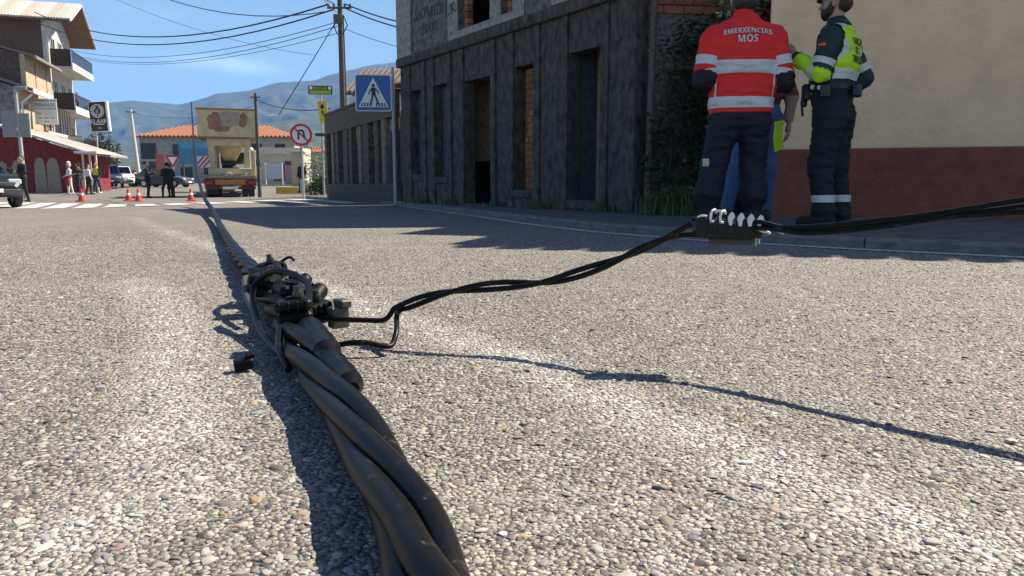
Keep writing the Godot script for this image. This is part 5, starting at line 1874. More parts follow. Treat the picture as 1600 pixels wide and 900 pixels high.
	var mid := smooth_path([P(-0.285, 0.085, 1.79), P(-0.235, 0.108, 1.775), P(-0.165, 0.131, 1.765), P(-0.06, 0.150, 1.745), P(0.075, 0.163, 1.725), P(0.165, 0.190, 1.705), P(0.245, 0.222, 1.685), P(0.325, 0.262, 1.665), P(0.385, 0.289, 1.65), P(0.435, 0.300, 1.633)], 0.008)
	var ml := lengths(mid)
	var mt := ml[ml.size() - 1]
	var leads := []
	for k in 2:
		leads.append([])
		var s := 0.0
		while s < mt:
			var fr := frame_at(mid, s, ml)
			var a := TAU * s / 0.42 + PI * k + 0.9
			var open := 0.0078 + 0.016 * smoothstep(mt - 0.2, mt, s)
			leads[k].append(fr.origin + fr.basis.x * cos(a) * minf(open, 0.009) + fr.basis.y * (sin(a) * minf(open, 0.009)) + Vector3(0, (0.02 if k == 0 else -0.02) * smoothstep(mt - 0.2, mt, s), 0))
			s += 0.008
	var start := [[P(-0.470, 0.058, 1.83), P(-0.44, 0.058, 1.82), P(-0.37, 0.057, 1.81), P(-0.315, 0.060, 1.80)], [P(-0.41, 0.022, 1.66), P(-0.375, 0.032, 1.655), P(-0.335, 0.033, 1.655), P(-0.292, 0.024, 1.66), P(-0.277, 0.025, 1.675), P(-0.272, 0.05, 1.71)]]
	for k in 2:
		var pts: Array = start[k] + leads[k].filter(func(_p): return true)
		part("lead", tube_mesh(smooth_path(thin_out(pts, 5), 0.008), 0.0066, 10), rubber("branch_rubber", Color(0.008, 0.008, 0.0085), 0.4, 195), br)
	# past the spacer the leads run on to the right and out of sight
	var runs := [[P(0.40, 0.315, 1.645), P(0.52, 0.302, 1.60), P(0.60, 0.303, 1.545), P(0.70, 0.318, 1.47), P(0.80, 0.338, 1.39), P(0.93, 0.372, 1.29), P(1.25, 0.45, 1.05)], [P(0.40, 0.285, 1.64), P(0.53, 0.298, 1.585), P(0.61, 0.291, 1.53), P(0.71, 0.306, 1.455), P(0.81, 0.331, 1.375), P(0.93, 0.349, 1.275), P(1.25, 0.415, 1.04)], [P(0.42, 0.300, 1.65), P(0.52, 0.312, 1.595), P(0.60, 0.297, 1.55), P(0.71, 0.313, 1.475), P(0.82, 0.335, 1.385), P(0.94, 0.360, 1.295), P(1.25, 0.432, 1.07)]]
	for r in runs:
		part("lead", tube_mesh(smooth_path(r, 0.012), 0.0050, 10), MAT["branch_rubber"], br)
	# ---- the spacer clamp hanging on the branch
	var sp := thing("cable_spacer", "black plastic cable clamp with a row of white hooks", "clamp", P(0.475, 0.297, 1.615), -0.17)
	sp.scale = Vector3.ONE * 0.9
	var body := MB.new()
	body.box(Vector3(0, -0.004, 0), Vector3(0.150, 0.040, 0.036), Basis.IDENTITY, 0.005)
	body.box(Vector3(-0.067, 0.004, 0.0), Vector3(0.028, 0.046, 0.044), Basis.IDENTITY, 0.005)
	body.box(Vector3(0.012, -0.005, 0.019), Vector3(0.085, 0.020, 0.004), Basis.IDENTITY, 0.0015)
	for k in 7:
		body.box(Vector3(-0.052 + k * 0.018, 0.014, 0.0), Vector3(0.009, 0.016, 0.030), Basis.IDENTITY, 0.002)
	part("body", body.mesh(), rubber("spacer_plastic", Color(0.018, 0.018, 0.017), 0.5, 197, false), sp)
	part("underside", box_mesh(Vector3(0.105, 0.016, 0.026), 0.004, Vector3(0.004, -0.032, 0)), grained("spacer_under", Color(0.045, 0.04, 0.032), 0.3, 0.1, 0.7, 198), sp)
	var wh := plain("hook_white", Color(0.66, 0.65, 0.61), 0.45)
	for k in 6:
		var x := -0.045 + k * 0.0225
		var hk := MB.new()
		var y0 := 0.016 - 0.0022 * k
		if k < 2:
			hk.tube(smooth_path([Vector3(x + 0.006, y0, 0.018), Vector3(x - 0.002, y0 + 0.003, 0.018), Vector3(x - 0.001, y0 + 0.022, 0.015), Vector3(x + 0.008, y0 + 0.028, 0.004), Vector3(x + 0.012, y0 + 0.02, -0.01)], 0.003), 0.0030, 7)
		else:
			hk.poly([Vector2(x - 0.004, y0 - 0.004), Vector2(x + 0.003, y0 - 0.004), Vector2(x + 0.004, y0 + 0.008), Vector2(x + 0.009, y0 + 0.016), Vector2(x + 0.006, y0 + 0.025), Vector2(x + 0.001, y0 + 0.028), Vector2(x - 0.006, y0 + 0.018), Vector2(x - 0.007, y0 + 0.010)], 0.009, Transform3D(Basis.IDENTITY, Vector3(0, 0, 0.010)))
		part("hook", hk.mesh(), wh, sp)
	part("bridge", tube_mesh(smooth_path([Vector3(-0.038, 0.042, 0.004), Vector3(-0.02, 0.041, 0.010), Vector3(-0.012, 0.037, 0.006), Vector3(-0.022, 0.038, -0.006), Vector3(-0.038, 0.042, 0.002)], 0.003), 0.0022, 6), wh, sp)
	part("tie", tube_mesh(smooth_path([Vector3(0.062, -0.002, 0.016), Vector3(0.074, -0.006, 0.017), Vector3(0.086, -0.008, 0.017), Vector3(0.091, -0.012, 0.016)], 0.004), 0.0032, 7), wh, sp)
	part("tie", tube_mesh([Vector3(0.068, 0.006, 0.0), Vector3(0.090, 0.0, 0.0), Vector3(0.125, -0.012, 0.004)], 0.0022, 6), wh, sp)
	part("tie_tail", tube_mesh([Vector3(0.062, -0.022, 0.012), Vector3(0.060, -0.034, 0.012), Vector3(0.061, -0.042, 0.010)], 0.0022, 6), plain("tail_yellow", Color(0.42, 0.38, 0.14), 0.6), sp)
	part("tie_tail", tube_mesh([Vector3(0.069, -0.022, 0.008), Vector3(0.068, -0.036, 0.008)], 0.0018, 6), wh, sp)
	part("clip", tube_mesh(smooth_path([Vector3(-0.078, 0.026, 0.016), Vector3(-0.068, 0.030, 0.018), Vector3(-0.056, 0.029, 0.018)], 0.004), 0.0028, 6), wh, sp)
	# a broken scrap of connector on the road
	var scrap := thing("plastic_scrap", "broken black plastic scrap on the road beside the cable bundle", "scrap", P(-0.565, 0.004, 1.52), 0.4)
	var sb := MB.new()
	sb.box(Vector3(0, 0.013, 0), Vector3(0.040, 0.024, 0.026), Basis.from_euler(Vector3(0.1, 0, 0.12)), 0.004)
	sb.box(Vector3(0.012, 0.03, 0.002), Vector3(0.018, 0.012, 0.016), Basis.from_euler(Vector3(0.1, 0.3, 0.25)), 0.003)
	part("shell", sb.mesh(), plastic, scrap)

func thin_out(pts: Array, every: int) -> Array:
	# keep the first hand-placed points and every n-th of the twisted run
	var l := []
	for i in pts.size():
		if i < 6 or (i - 6) % every == 0:
			l.append(pts[i])
	return l

# ---------------------------------------------------------------- vehicles
func wheel(parent: Node, at: Vector3, r: float, w: float, hub: Material):
	# axle along x
	var o := Node3D.new()
	o.name = "wheel"
	parent.add_child(o, true)
	o.position = at
	var turn := Basis(Vector3(0, 0, 1), -PI / 2)
	var t := MB.new()
	t.lathe(Vector3(-w / 2, 0, 0), [[r * 0.62, 0.0], [r * 0.94, 0.0], [r, w * 0.14], [r, w * 0.86], [r * 0.94, w], [r * 0.62, w]], 24, turn)
	part("tyre", t.mesh(), plain("tyre", Color(0.018, 0.018, 0.019), 0.85), o)
	var h := MB.new()
	h.lathe(Vector3(-w / 2, 0, 0), [[0.0, w * 0.1], [r * 0.2, w * 0.08], [r * 0.25, w * 0.2], [r * 0.62, w * 0.12], [r * 0.63, w * 0.88], [r * 0.25, w * 0.8], [r * 0.2, w * 0.92], [0.0, w * 0.9]], 18, turn)
	part("rim", h.mesh(), hub, o)

func loft(sections: Array, closed_ends := true) -> MB:
	# sections: arrays of points in the same order; smooth along, flat across
	var mb := MB.new()
	for i in sections.size() - 1:
		var a: Array = sections[i]
		var b: Array = sections[i + 1]
		for k in a.size():
			var k2 := (k + 1) % a.size()
			mb.quad(a[k], a[k2], b[k2], b[k])
	if closed_ends:
		for e in [0, sections.size() - 1]:
			var s: Array = sections[e]
			var c := Vector3.ZERO
			for p in s:
				c += p
			c /= s.size()
			for k in s.size():
				if e == 0: mb.flat(c, s[(k + 1) % s.size()], s[k])
				else: mb.flat(c, s[k], s[(k + 1) % s.size()])
	return mb

func car_section(z: float, w: float, y0: float, belt: float, top: float, wt: float) -> Array:
	# right-hand order seen from the front: sill, side, belt, shoulder, top and back
	return [Vector3(w * 0.93, y0, z), Vector3(w, y0 + (belt - y0) * 0.45, z), Vector3(w * 0.97, belt, z), Vector3(wt, top, z), Vector3(wt * 0.6, top + 0.012, z), Vector3(-wt * 0.6, top + 0.012, z), Vector3(-wt, top, z), Vector3(-w * 0.97, belt, z), Vector3(-w, y0 + (belt - y0) * 0.45, z), Vector3(-w * 0.93, y0, z)]

func car(label: String, at: Vector3, turn: float, paint: Color, tall := false, called := "parked_car") -> Node3D:
	# front towards +z
	var o := thing(called, label, "car", at, turn, "cars parked by the far houses")
	var key := "paint%.3f_%.3f_%.3f" % [paint.r, paint.g, paint.b]
	var pm := plain(key, paint, 0.28)
	pm.metallic_specular = 0.35
	pm.clearcoat_enabled = not (tall and paint.r < 0.02)
	pm.clearcoat = 0.5
	pm.clearcoat_roughness = 0.06
	var hgt := 1.66 if tall else 1.46
	var belt := 0.98 if tall else 0.86
	var hood := 1.02 if tall else 0.88
	var y0 := 0.30 if tall else 0.22
	var W := 0.90 if tall else 0.86
	var b := loft([car_section(-2.15, W * 0.80, y0 + 0.12, belt * 0.82, belt * 0.95, W * 0.74), car_section(-2.05, W * 0.93, y0, belt * 0.95, belt + 0.06, W * 0.84), car_section(-1.2, W, y0, belt, belt + 0.09, W * 0.88), car_section(0.85, W, y0, belt, belt + 0.06, W * 0.88), car_section(1.0, W, y0, belt * 0.98, hood, W * 0.86), car_section(1.75, W * 0.95, y0, belt * 0.86, hood * 0.90, W * 0.80), car_section(2.05, W * 0.86, y0 + 0.02, belt * 0.74, hood * 0.76, W * 0.72), car_section(2.15, W * 0.70, y0 + 0.10, belt * 0.60, hood * 0.62, W * 0.6)])
	part("body", b.mesh(), pm, o)
	var c := loft([car_section(-2.0, W * 0.86, belt + 0.02, belt + 0.06, belt + 0.12, W * 0.70), car_section(-1.55 if not tall else -1.85, W * 0.88, belt + 0.02, belt + 0.10, hgt - 0.06, W * 0.66), car_section(-0.9, W * 0.89, belt + 0.02, belt + 0.10, hgt, W * 0.68), car_section(0.15, W * 0.89, belt + 0.02, belt + 0.10, hgt - 0.02, W * 0.67), car_section(1.0, W * 0.86, belt + 0.0, belt + 0.04, belt + 0.07, W * 0.76)])
	part("cabin", c.mesh(), pm, o)
	var g := glass()
	for s in [-1.0, 1.0]:
		var m := MB.new()
		var f := func(z: float, t: float) -> Vector3:
			return Vector3(s * (lerpf(W * 0.885, W * 0.675, t) + 0.012), lerpf(belt + 0.10, hgt - 0.04, t), z)
		m.quad(f.call(-0.35, 0.08), f.call(0.62, 0.08), f.call(0.14, 0.88), f.call(-0.35, 0.90)) if s > 0 else m.quad(f.call(0.62, 0.08), f.call(-0.35, 0.08), f.call(-0.35, 0.90), f.call(0.14, 0.88))
		m.quad(f.call(-1.45, 0.12), f.call(-0.42, 0.08), f.call(-0.42, 0.90), f.call(-1.25, 0.84)) if s > 0 else m.quad(f.call(-0.42, 0.08), f.call(-1.45, 0.12), f.call(-1.25, 0.84), f.call(-0.42, 0.90))
		part("side_window", m.mesh(), g, o)
		part("headlight", box_mesh(Vector3(0.34, 0.15, 0.16), 0.03, Vector3(s * W * 0.66, hood * 0.74, 2.0)), plain("lamp_clear", Color(0.75, 0.77, 0.78), 0.12, 0.4), o)
		part("tail_light", box_mesh(Vector3(0.12, 0.28, 0.10), 0.02, Vector3(s * W * 0.80, belt * 0.88, -2.06)), plain("lamp_red", Color(0.28, 0.01, 0.012), 0.25), o)
		part("mirror", box_mesh(Vector3(0.18, 0.13, 0.09), 0.03, Vector3(s * (W + 0.07), belt + 0.13, 0.62)), pm, o)
	var ws := MB.new()
	ws.quad(Vector3(-W * 0.72, belt + 0.10, 0.97), Vector3(W * 0.72, belt + 0.10, 0.97), Vector3(W * 0.60, hgt - 0.07, 0.24), Vector3(-W * 0.60, hgt - 0.07, 0.24))
	for q in ws.v.size():
		ws.v[q] += Vector3(0, 0.02, 0.03)
	part("windscreen", ws.mesh(), g, o)
	part("front_bumper", box_mesh(Vector3(W * 1.6, 0.20, 0.14), 0.04, Vector3(0, y0 + 0.16, 2.10)), plain("bumper", Color(0.035, 0.035, 0.037), 0.6), o)
	part("grille", box_mesh(Vector3(W * 0.8, 0.13, 0.06), 0.02, Vector3(0, hood * 0.66, 2.10)), plain("bumper", Color(0.035, 0.035, 0.037), 0.6), o)
	part("number_plate", box_mesh(Vector3(0.5, 0.11, 0.02), 0.004, Vector3(0, y0 + 0.2, 2.18)), plain("plate_white", Color(0.7, 0.7, 0.68), 0.5), o)
	part("rear_bumper", box_mesh(Vector3(W * 1.6, 0.20, 0.14), 0.04, Vector3(0, y0 + 0.18, -2.12)), plain("bumper", Color(0.035, 0.035, 0.037), 0.6), o)
	var r := 0.36 if tall else 0.315
	for s in [-1.0, 1.0]:
		for z in [-1.32, 1.30]:
			wheel(o, Vector3(s * (W - 0.09), r, z), r, 0.21, plain("alloy", Color(0.45, 0.46, 0.47), 0.35, 0.7))
	return o

func build_cars():
	# +z is the front; turned so that noses show as in the street
	car("dark blue-grey off-road car at the edge of the road beside the person in black", P(-16.3, gy(-16, 21.8), 22.3), deg_to_rad(52), Color(0.012, 0.016, 0.022), true, "suv")
	car("dark blue parked car behind the person in the yellow top", P(-29.9, gy(-30, 55) + 0.05, 55.5), deg_to_rad(28), Color(0.03, 0.045, 0.09), true)
	car("white parked car between the dark blue and the red car", P(-31.6, gy(-31, 60) + 0.05, 60.5), deg_to_rad(30), Color(0.72, 0.72, 0.70), true)
	car("pale parked car half hidden between the white and the red car", P(-33.9, gy(-34, 68) + 0.03, 69.5), deg_to_rad(35), Color(0.55, 0.58, 0.60))
	car("red parked car behind the road cones", P(-33.8, gy(-34, 66) + 0.03, 66.5), deg_to_rad(62), Color(0.24, 0.012, 0.03))
	car("dark car with a bluish bonnet parked behind the two officers", P(-28.1, gy(-28, 60) + 0.03, 60.5), deg_to_rad(82), Color(0.05, 0.065, 0.085))
	car("small blue-grey car glimpsed beside the truck", P(-25.6, gy(-25, 66) + 0.03, 66.0), deg_to_rad(200), Color(0.12, 0.16, 0.22))

func build_cones():
	var i := 0
	for c in [[-17.34, 30.0, "road cone standing alone on the zebra stripe before the shed"], [-15.66, 30.4, "road cone of the close pair, the one towards the shed"], [-15.05, 30.0, "road cone of the close pair, the one towards the truck"], [-13.15, 30.5, "road cone beside the lifted cable and the truck"]]:
		var o := thing("traffic_cone", "red and white " + c[2], "cone", P(c[0], gy(c[0], c[1]) + 0.01, c[1]), i * 0.7, "road cones before the truck")
		var red := plain("cone_red", Color(0.55, 0.03, 0.025), 0.5)
		part("base", box_mesh(Vector3(0.34, 0.035, 0.34), 0.012, Vector3(0, 0.018, 0)), red, o)
		var mb := MB.new()
		mb.lathe(Vector3.ZERO, [[0.135, 0.036], [0.105, 0.16], [0.084, 0.24]], 20)
		mb.lathe(Vector3.ZERO, [[0.062, 0.335], [0.028, 0.49], [0.0, 0.495]], 20)
		part("body", mb.mesh(), red, o)
		var wb := MB.new()
		wb.lathe(Vector3.ZERO, [[0.084, 0.24], [0.062, 0.335]], 20)
		part("reflective_band", wb.mesh(), plain("cone_white", Color(0.72, 0.71, 0.69), 0.5), o)
		i += 1

func build_truck():
	# rear towards the camera; local +z is the rear, x to the right
	var o := thing("hopper_truck", "flatbed truck carrying a tall cream steel hopper frame", "truck", P(-14.40, gy(-14.4, 38), 38.2), 0.335)
	var cream := grained("hopper_cream", Color(0.55, 0.44, 0.25), 0.2, 3.0, 0.6, 210, 0.1)
	var rusty := grained("hopper_rust", Color(0.30, 0.16, 0.085), 0.3, 2.2, 0.8, 211, 0.2, Color(0.0, 0.0, 0.0, 0.0), 0.008)
	var dkred := grained("truck_red", Color(0.10, 0.015, 0.015), 0.4, 0.8, 0.6, 212)
	var black := plain("truck_black", Color(0.02, 0.02, 0.021), 0.7)
	var chassis := Node3D.new()
	chassis.name = "chassis"
	o.add_child(chassis)
	bx("bed", -1.25, 1.25, 0.95, 1.12, -8.0, 0.0, grained("bed_wood", Color(0.33, 0.26, 0.17), 0.4, 0.9, 0.9, 213), chassis)
	for x in [-0.5, 0.5]:
		bx("rail", x - 0.08, x + 0.08, 0.62, 0.945, -8.4, -0.1, dkred, chassis)
	bx("tail_beam", -1.25, 1.25, 0.58, 0.93, 0.005, 0.10, dkred, chassis)
	bx("bumper_bar", -1.22, 1.22, 0.40, 0.56, -0.05, 0.10, dkred, chassis)
	bx("reflector_strip", -0.72, 0.72, 0.64, 0.88, 0.102, 0.12, grained("reflector_orange", Color(0.36, 0.15, 0.015), 0.3, 0.4, 0.4, 214), chassis)
	bx("number_plate", -0.38, 0.38, 0.41, 0.54, 0.102, 0.115, plain("plate_white", Color(0.7, 0.7, 0.68), 0.5), chassis)
	for s in [-1.0, 1.0]:
		bx("tail_light", s * 1.02 - 0.16, s * 1.02 + 0.16, 0.66, 0.82, 0.102, 0.14, plain("lamp_red", Color(0.28, 0.01, 0.012), 0.25), chassis)
		for z in [-0.9, -2.2, -7.4]:
			wheel(o, Vector3(s * 1.0, 0.48, z), 0.48, 0.30, dkred)
			if z > -5.0:
				wheel(o, Vector3(s * 0.66, 0.48, z), 0.48, 0.28, dkred)
		bx("mudflap", s * 0.85 - 0.3, s * 0.85 + 0.3, 0.12, 0.6, -0.3, -0.27, black, chassis)
	var cab := Node3D.new()
	cab.name = "cab"
	o.add_child(cab)
	bx("shell", -1.22, 1.22, 0.6, 2.95, -10.3, -8.45, plain("cab_white", Color(0.62, 0.62, 0.60), 0.4), cab, 0.12)
	bx("rear_window", -0.7, 0.7, 1.9, 2.6, -8.448, -8.43, glass(), cab, 0.0)
	for s in [-1.0, 1.0]:
		bx("mirror", s * 1.5 - 0.14, s * 1.5 + 0.14, 1.7, 2.35, -9.6, -9.5, black, cab, 0.02)
		bx("mirror_arm", s * 1.32 - 0.1, s * 1.32 + 0.1, 2.1, 2.16, -9.58, -9.53, black, cab, 0.0)
	# hopper: skirt box on top of a frame of posts, funnel between
	var h := Node3D.new()
	h.name = "hopper"
	o.add_child(h)
	bx("skirt", -1.45, 1.45, 3.05, 4.45, -3.6, -0.3, cream, h, 0.02)
	for q in [[-0.62, 3.80, 0.36, 0.46, 5], [-0.30, 3.50, 0.40, 0.20, 6], [0.72, 3.92, 0.26, 0.36, 7]]:
		var nz := RandomNumberGenerator.new()
		nz.seed = q[4]
		var l := []
		for k in 22:
			var a := TAU * k / 22.0
			var rr := nz.randf_range(0.8, 1.15)
			l.append(Vector2(cos(a) * q[2] * rr, sin(a) * q[3] * rr))
		var mb := MB.new()
		mb.poly(l, 0.004, Transform3D(Basis.IDENTITY, Vector3(q[0], q[1], -0.298 + 0.002 * q[4] - 0.01)))
		part("rust_patch", mb.mesh(), rusty, h)
	var fp2 := MB.new()
	fp2.poly([Vector2(-0.42, 4.26), Vector2(-0.30, 3.86), Vector2(-0.34, 3.62), Vector2(0.1, 3.56), Vector2(0.50, 3.66), Vector2(0.62, 3.98), Vector2(0.58, 4.28), Vector2(0.1, 4.33)], 0.004, Transform3D(Basis.IDENTITY, Vector3(0, 0, -0.284)))
	part("faded_patch", fp2.mesh(), grained("faded", Color(0.36, 0.29, 0.21), 0.2, 2.0, 0.7, 215), h)
	bx("skirt_lip", -1.49, 1.49, 4.40, 4.49, -3.64, -0.26, rusty, h, 0.01)
	bx("skirt_lip", -1.47, 1.47, 3.00, 3.06, -3.62, -0.28, rusty, h, 0.01)
	bx("ring_beam", -1.05, 1.05, 2.62, 2.998, -3.3, -0.5, cream, h, 0.02)
	for x in [-0.86, 0.86]:
		for z in [-0.62, -3.1]:
			bx("leg", x - 0.15, x + 0.15, 1.122, 2.618, z - 0.12, z + 0.12, cream, h, 0.02)
	bx("brace", -0.62, -0.50, 1.122, 2.618, -0.72, -0.60, grained("brace_brown", Color(0.22, 0.16, 0.09), 0.3, 0.6, 0.8, 216), h, 0.01)
	var fn := MB.new()
	var q0 := [Vector3(-0.72, 2.75, -0.75), Vector3(0.72, 2.75, -0.75), Vector3(0.72, 2.75, -2.9), Vector3(-0.72, 2.75, -2.9)]
	var q1 := [Vector3(-0.2, 1.75, -1.5), Vector3(0.2, 1.75, -1.5), Vector3(0.2, 1.75, -2.0), Vector3(-0.2, 1.75, -2.0)]
	for k in 4:
		fn.quad(q1[k], q1[(k + 1) % 4], q0[(k + 1) % 4], q0[k])
	part("funnel", fn.mesh(), cream, h)
	var mo := MB.new()
	mo.lathe(Vector3(-0.42, 1.5, -1.3), [[0.0, 0.0], [0.16, 0.0], [0.2, 0.05], [0.2, 0.55], [0.16, 0.6], [0.08, 0.6], [0.08, 0.75], [0.0, 0.75]], 16, Basis(Vector3(0, 0, 1), -PI / 2))
	mo.box(Vector3(-0.05, 1.75, -1.35), Vector3(0.7, 0.25, 0.3), Basis.IDENTITY, 0.03)
	mo.box(Vector3(0.3, 1.35, -1.3), Vector3(0.3, 0.4, 0.3), Basis.IDENTITY, 0.03)
	part("motor", mo.mesh(), black, h)
	bx("skid", -1.05, 1.08, 1.122, 1.48, -0.5, -0.38, cream, h, 0.02)
	for q in [[-0.1, 0.16], [0.35, 0.10], [0.8, 0.12], [-0.6, 0.08]]:
		var st := MB.new()
		st.box(Vector3(q[0], 1.122 + q[1] / 2, -0.2), Vector3(0.34, q[1], 0.2), Basis.from_euler(Vector3(0, q[0], 0)), 0.03)
		part("loose_block", st.mesh(), grained("loose_block", Color(0.50, 0.44, 0.34), 0.3, 0.3, 0.9, 217), h)
	bx("side_pipe", 1.18, 1.36, 1.2, 2.5, -3.2, -3.0, plain("cab_white", Color(0.62, 0.62, 0.60), 0.4), h, 0.03)
	bx("side_column", 1.06, 1.26, 0.98, 2.4, -0.34, -0.14, cream, h, 0.02)
	# red and white warning board
	var wbd := Node3D.new()
	wbd.name = "warning_board"
	o.add_child(wbd)
	wbd.position = Vector3(-1.22, 1.78, -0.12)
	wbd.rotation.z = 0.08
	plate("panel", rounded_rect(0.58, 0.58, 0.02), 0.02, 0.0, plain("warn_white", Color(0.60, 0.55, 0.55), 0.5), wbd)
	for k in 3:
		var t := -0.29 + k * 0.23
		var pl := Geometry2D.intersect_polygons(PackedVector2Array([Vector2(t - 0.29, -0.29), Vector2(t - 0.17, -0.29), Vector2(t + 0.41, 0.29), Vector2(t + 0.29, 0.29)]), PackedVector2Array([Vector2(-0.285, -0.285), Vector2(0.285, -0.285), Vector2(0.285, 0.285), Vector2(-0.285, 0.285)]))
		if pl.size() > 0:
			plate("stripe", Array(pl[0]), 0.003, 0.021, plain("warn_red", Color(0.30, 0.03, 0.05), 0.5), wbd)
	bx("board_post", -1.24, -1.18, 1.122, 1.5, -0.2, -0.14, black, o, 0.0)

# ---------------------------------------------------------------- people
class Body:
	# tapered capsules joined by a smooth minimum and meshed as surface nets
	var bones := []            # [a, b, ra, rb, colour index, flatten]
	var v := PackedVector3Array()
	var n := PackedVector3Array()
	var w := PackedByteArray()
	var idx := PackedInt32Array()
	func bone(a: Vector3, b: Vector3, ra: float, rb: float, col: int):
		bones.append([a, b, ra, rb, col])
	func limb(pts: Array, radii: Array, cols: Array):
		for i in pts.size() - 1:
			bone(pts[i], pts[i + 1], radii[i], radii[i + 1], cols[i])
	func build(cell: float, k: float, amp := 0.0, nf := 9.0, fold_cols := []):
		var lo := Vector3.ONE * 1e9
		var hi := -lo
		var m := maxf(3.0 * cell, 0.75 / k * 3.0)
		for b in bones:
			var r: float = maxf(b[2], b[3]) + m
			for q in [b[0], b[1]]:
				lo = lo.min(q - Vector3.ONE * r)
				hi = hi.max(q + Vector3.ONE * r)
		var nx := int((hi.x - lo.x) / cell) + 3
		var ny := int((hi.y - lo.y) / cell) + 3
		var nz := int((hi.z - lo.z) / cell) + 3
		var S := PackedFloat32Array()
		S.resize(nx * ny * nz)
		var B := PackedFloat32Array()
		B.resize(nx * ny * nz)
		B.fill(1e9)
		var W := PackedByteArray()
		W.resize(nx * ny * nz)
		for b in bones:
			var a: Vector3 = b[0]
			var e: Vector3 = b[1]
			var ra: float = b[2]
			var rb: float = b[3]
			var ba := e - a
			var l2 := maxf(ba.length_squared(), 1e-9)
			var r := maxf(ra, rb) + m
			var p0 := (a.min(e) - Vector3.ONE * r - lo) / cell
			var p1 := (a.max(e) + Vector3.ONE * r - lo) / cell
			var x0 := maxi(int(p0.x), 0)
			var x1 := mini(int(p1.x) + 1, nx - 1)
			var y0 := maxi(int(p0.y), 0)
			var y1 := mini(int(p1.y) + 1, ny - 1)
			var z0 := maxi(int(p0.z), 0)
			var z1 := mini(int(p1.z) + 1, nz - 1)
			var ci: int = b[4]
			for z in range(z0, z1 + 1):
				for y in range(y0, y1 + 1):
					var o := (z * ny + y) * nx
					for x in range(x0, x1 + 1):
						var p := lo + Vector3(x, y, z) * cell - a
						var t := clampf(p.dot(ba) / l2, 0.0, 1.0)
						var d := (p - ba * t).length() - ra - (rb - ra) * t
						if d < m:
							S[o + x] += exp(-k * d)
							if d < B[o + x]:
								B[o + x] = d
								W[o + x] = ci
		var nz_ := FastNoiseLite.new()
		nz_.seed = 5
		nz_.frequency = nf
		nz_.fractal_octaves = 3
		var D := S
		for i in D.size():
			var q := S[i]
			if q <= 0.0:
				D[i] = m
			else:
				var d := -log(q) / k
				if amp > 0.0 and absf(d) < 5.0 * cell and (fold_cols.is_empty() or W[i] in fold_cols):
					var x := i % nx
					var y := (i / nx) % ny
					var z := i / (nx * ny)
					var p := lo + Vector3(x, y, z) * cell
					d += amp * nz_.get_noise_3d(p.x * 0.7 + p.y * 0.5, p.y * 2.3, p.z * 0.7)
				D[i] = d
		var at := PackedInt32Array()
		at.resize(D.size())
		at.fill(-1)
		var sx := 1
		var sy := nx
		var sz := nx * ny
		var corner := [0, sx, sy, sx + sy, sz, sx + sz, sy + sz, sx + sy + sz]
		var edges := [[0, 1], [2, 3], [4, 5], [6, 7], [0, 2], [1, 3], [4, 6], [5, 7], [0, 4], [1, 5], [2, 6], [3, 7]]
		var cp := []
		for i in 8:
			cp.append(Vector3(i & 1, (i >> 1) & 1, (i >> 2) & 1))
		for z in nz - 1:
			for y in ny - 1:
				var o := (z * ny + y) * nx
				for x in nx - 1:
					var c := o + x
					var d0 := D[c]
					if d0 > 5.0 * cell or d0 < -5.0 * cell:
						continue
					var s := 0
					for q in 8:
						if D[c + corner[q]] < 0.0:
							s += 1
					if s == 0 or s == 8:
						continue
					var sum := Vector3.ZERO
					var cnt := 0
					for e in edges:
						var da := D[c + corner[e[0]]]
						var db := D[c + corner[e[1]]]
						if (da < 0.0) != (db < 0.0):
							sum += (cp[e[0]] as Vector3).lerp(cp[e[1]], da / (da - db))
							cnt += 1
					at[c] = v.size()
					v.append(lo + (Vector3(x, y, z) + sum / cnt) * cell)
					w.append(W[c])
		for z in range(1, nz - 1):
			for y in range(1, ny - 1):
				var o := (z * ny + y) * nx
				for x in range(1, nx - 1):
					var c := o + x
					if at[c] < 0:
						continue
					var ins := D[c] < 0.0
					for ax in 3:
						var st: int = [sx, sy, sz][ax]
						if (D[c + st] < 0.0) == ins:
							continue
						var u: int = [sy, sz, sx][ax]
						var t: int = [sz, sx, sy][ax]
						var i0 := at[c]
						var i1 := at[c - u]
						var i2 := at[c - u - t]
						var i3 := at[c - t]
						if i0 < 0 or i1 < 0 or i2 < 0 or i3 < 0:
							continue
						if ins:
							idx.append_array(PackedInt32Array([i0, i2, i1, i0, i3, i2]))
						else:
							idx.append_array(PackedInt32Array([i0, i1, i2, i0, i2, i3]))
		n.resize(v.size())
		for i in range(0, idx.size(), 3):
			var f := (v[idx[i + 2]] - v[idx[i]]).cross(v[idx[i + 1]] - v[idx[i]])
			for q in 3:
				n[idx[i + q]] += f
		for i in n.size():
			n[i] = n[i].normalized()
	func mesh(palette: Array) -> ArrayMesh:
		var c := PackedColorArray()
		for i in v.size():
			c.append(palette[w[i]])
		var arr := []
		arr.resize(Mesh.ARRAY_MAX)
		arr[Mesh.ARRAY_VERTEX] = v
		arr[Mesh.ARRAY_NORMAL] = n
		arr[Mesh.ARRAY_COLOR] = c
		arr[Mesh.ARRAY_INDEX] = idx
		var m := ArrayMesh.new()
		m.add_surface_from_arrays(Mesh.PRIMITIVE_TRIANGLES, arr)
		return m
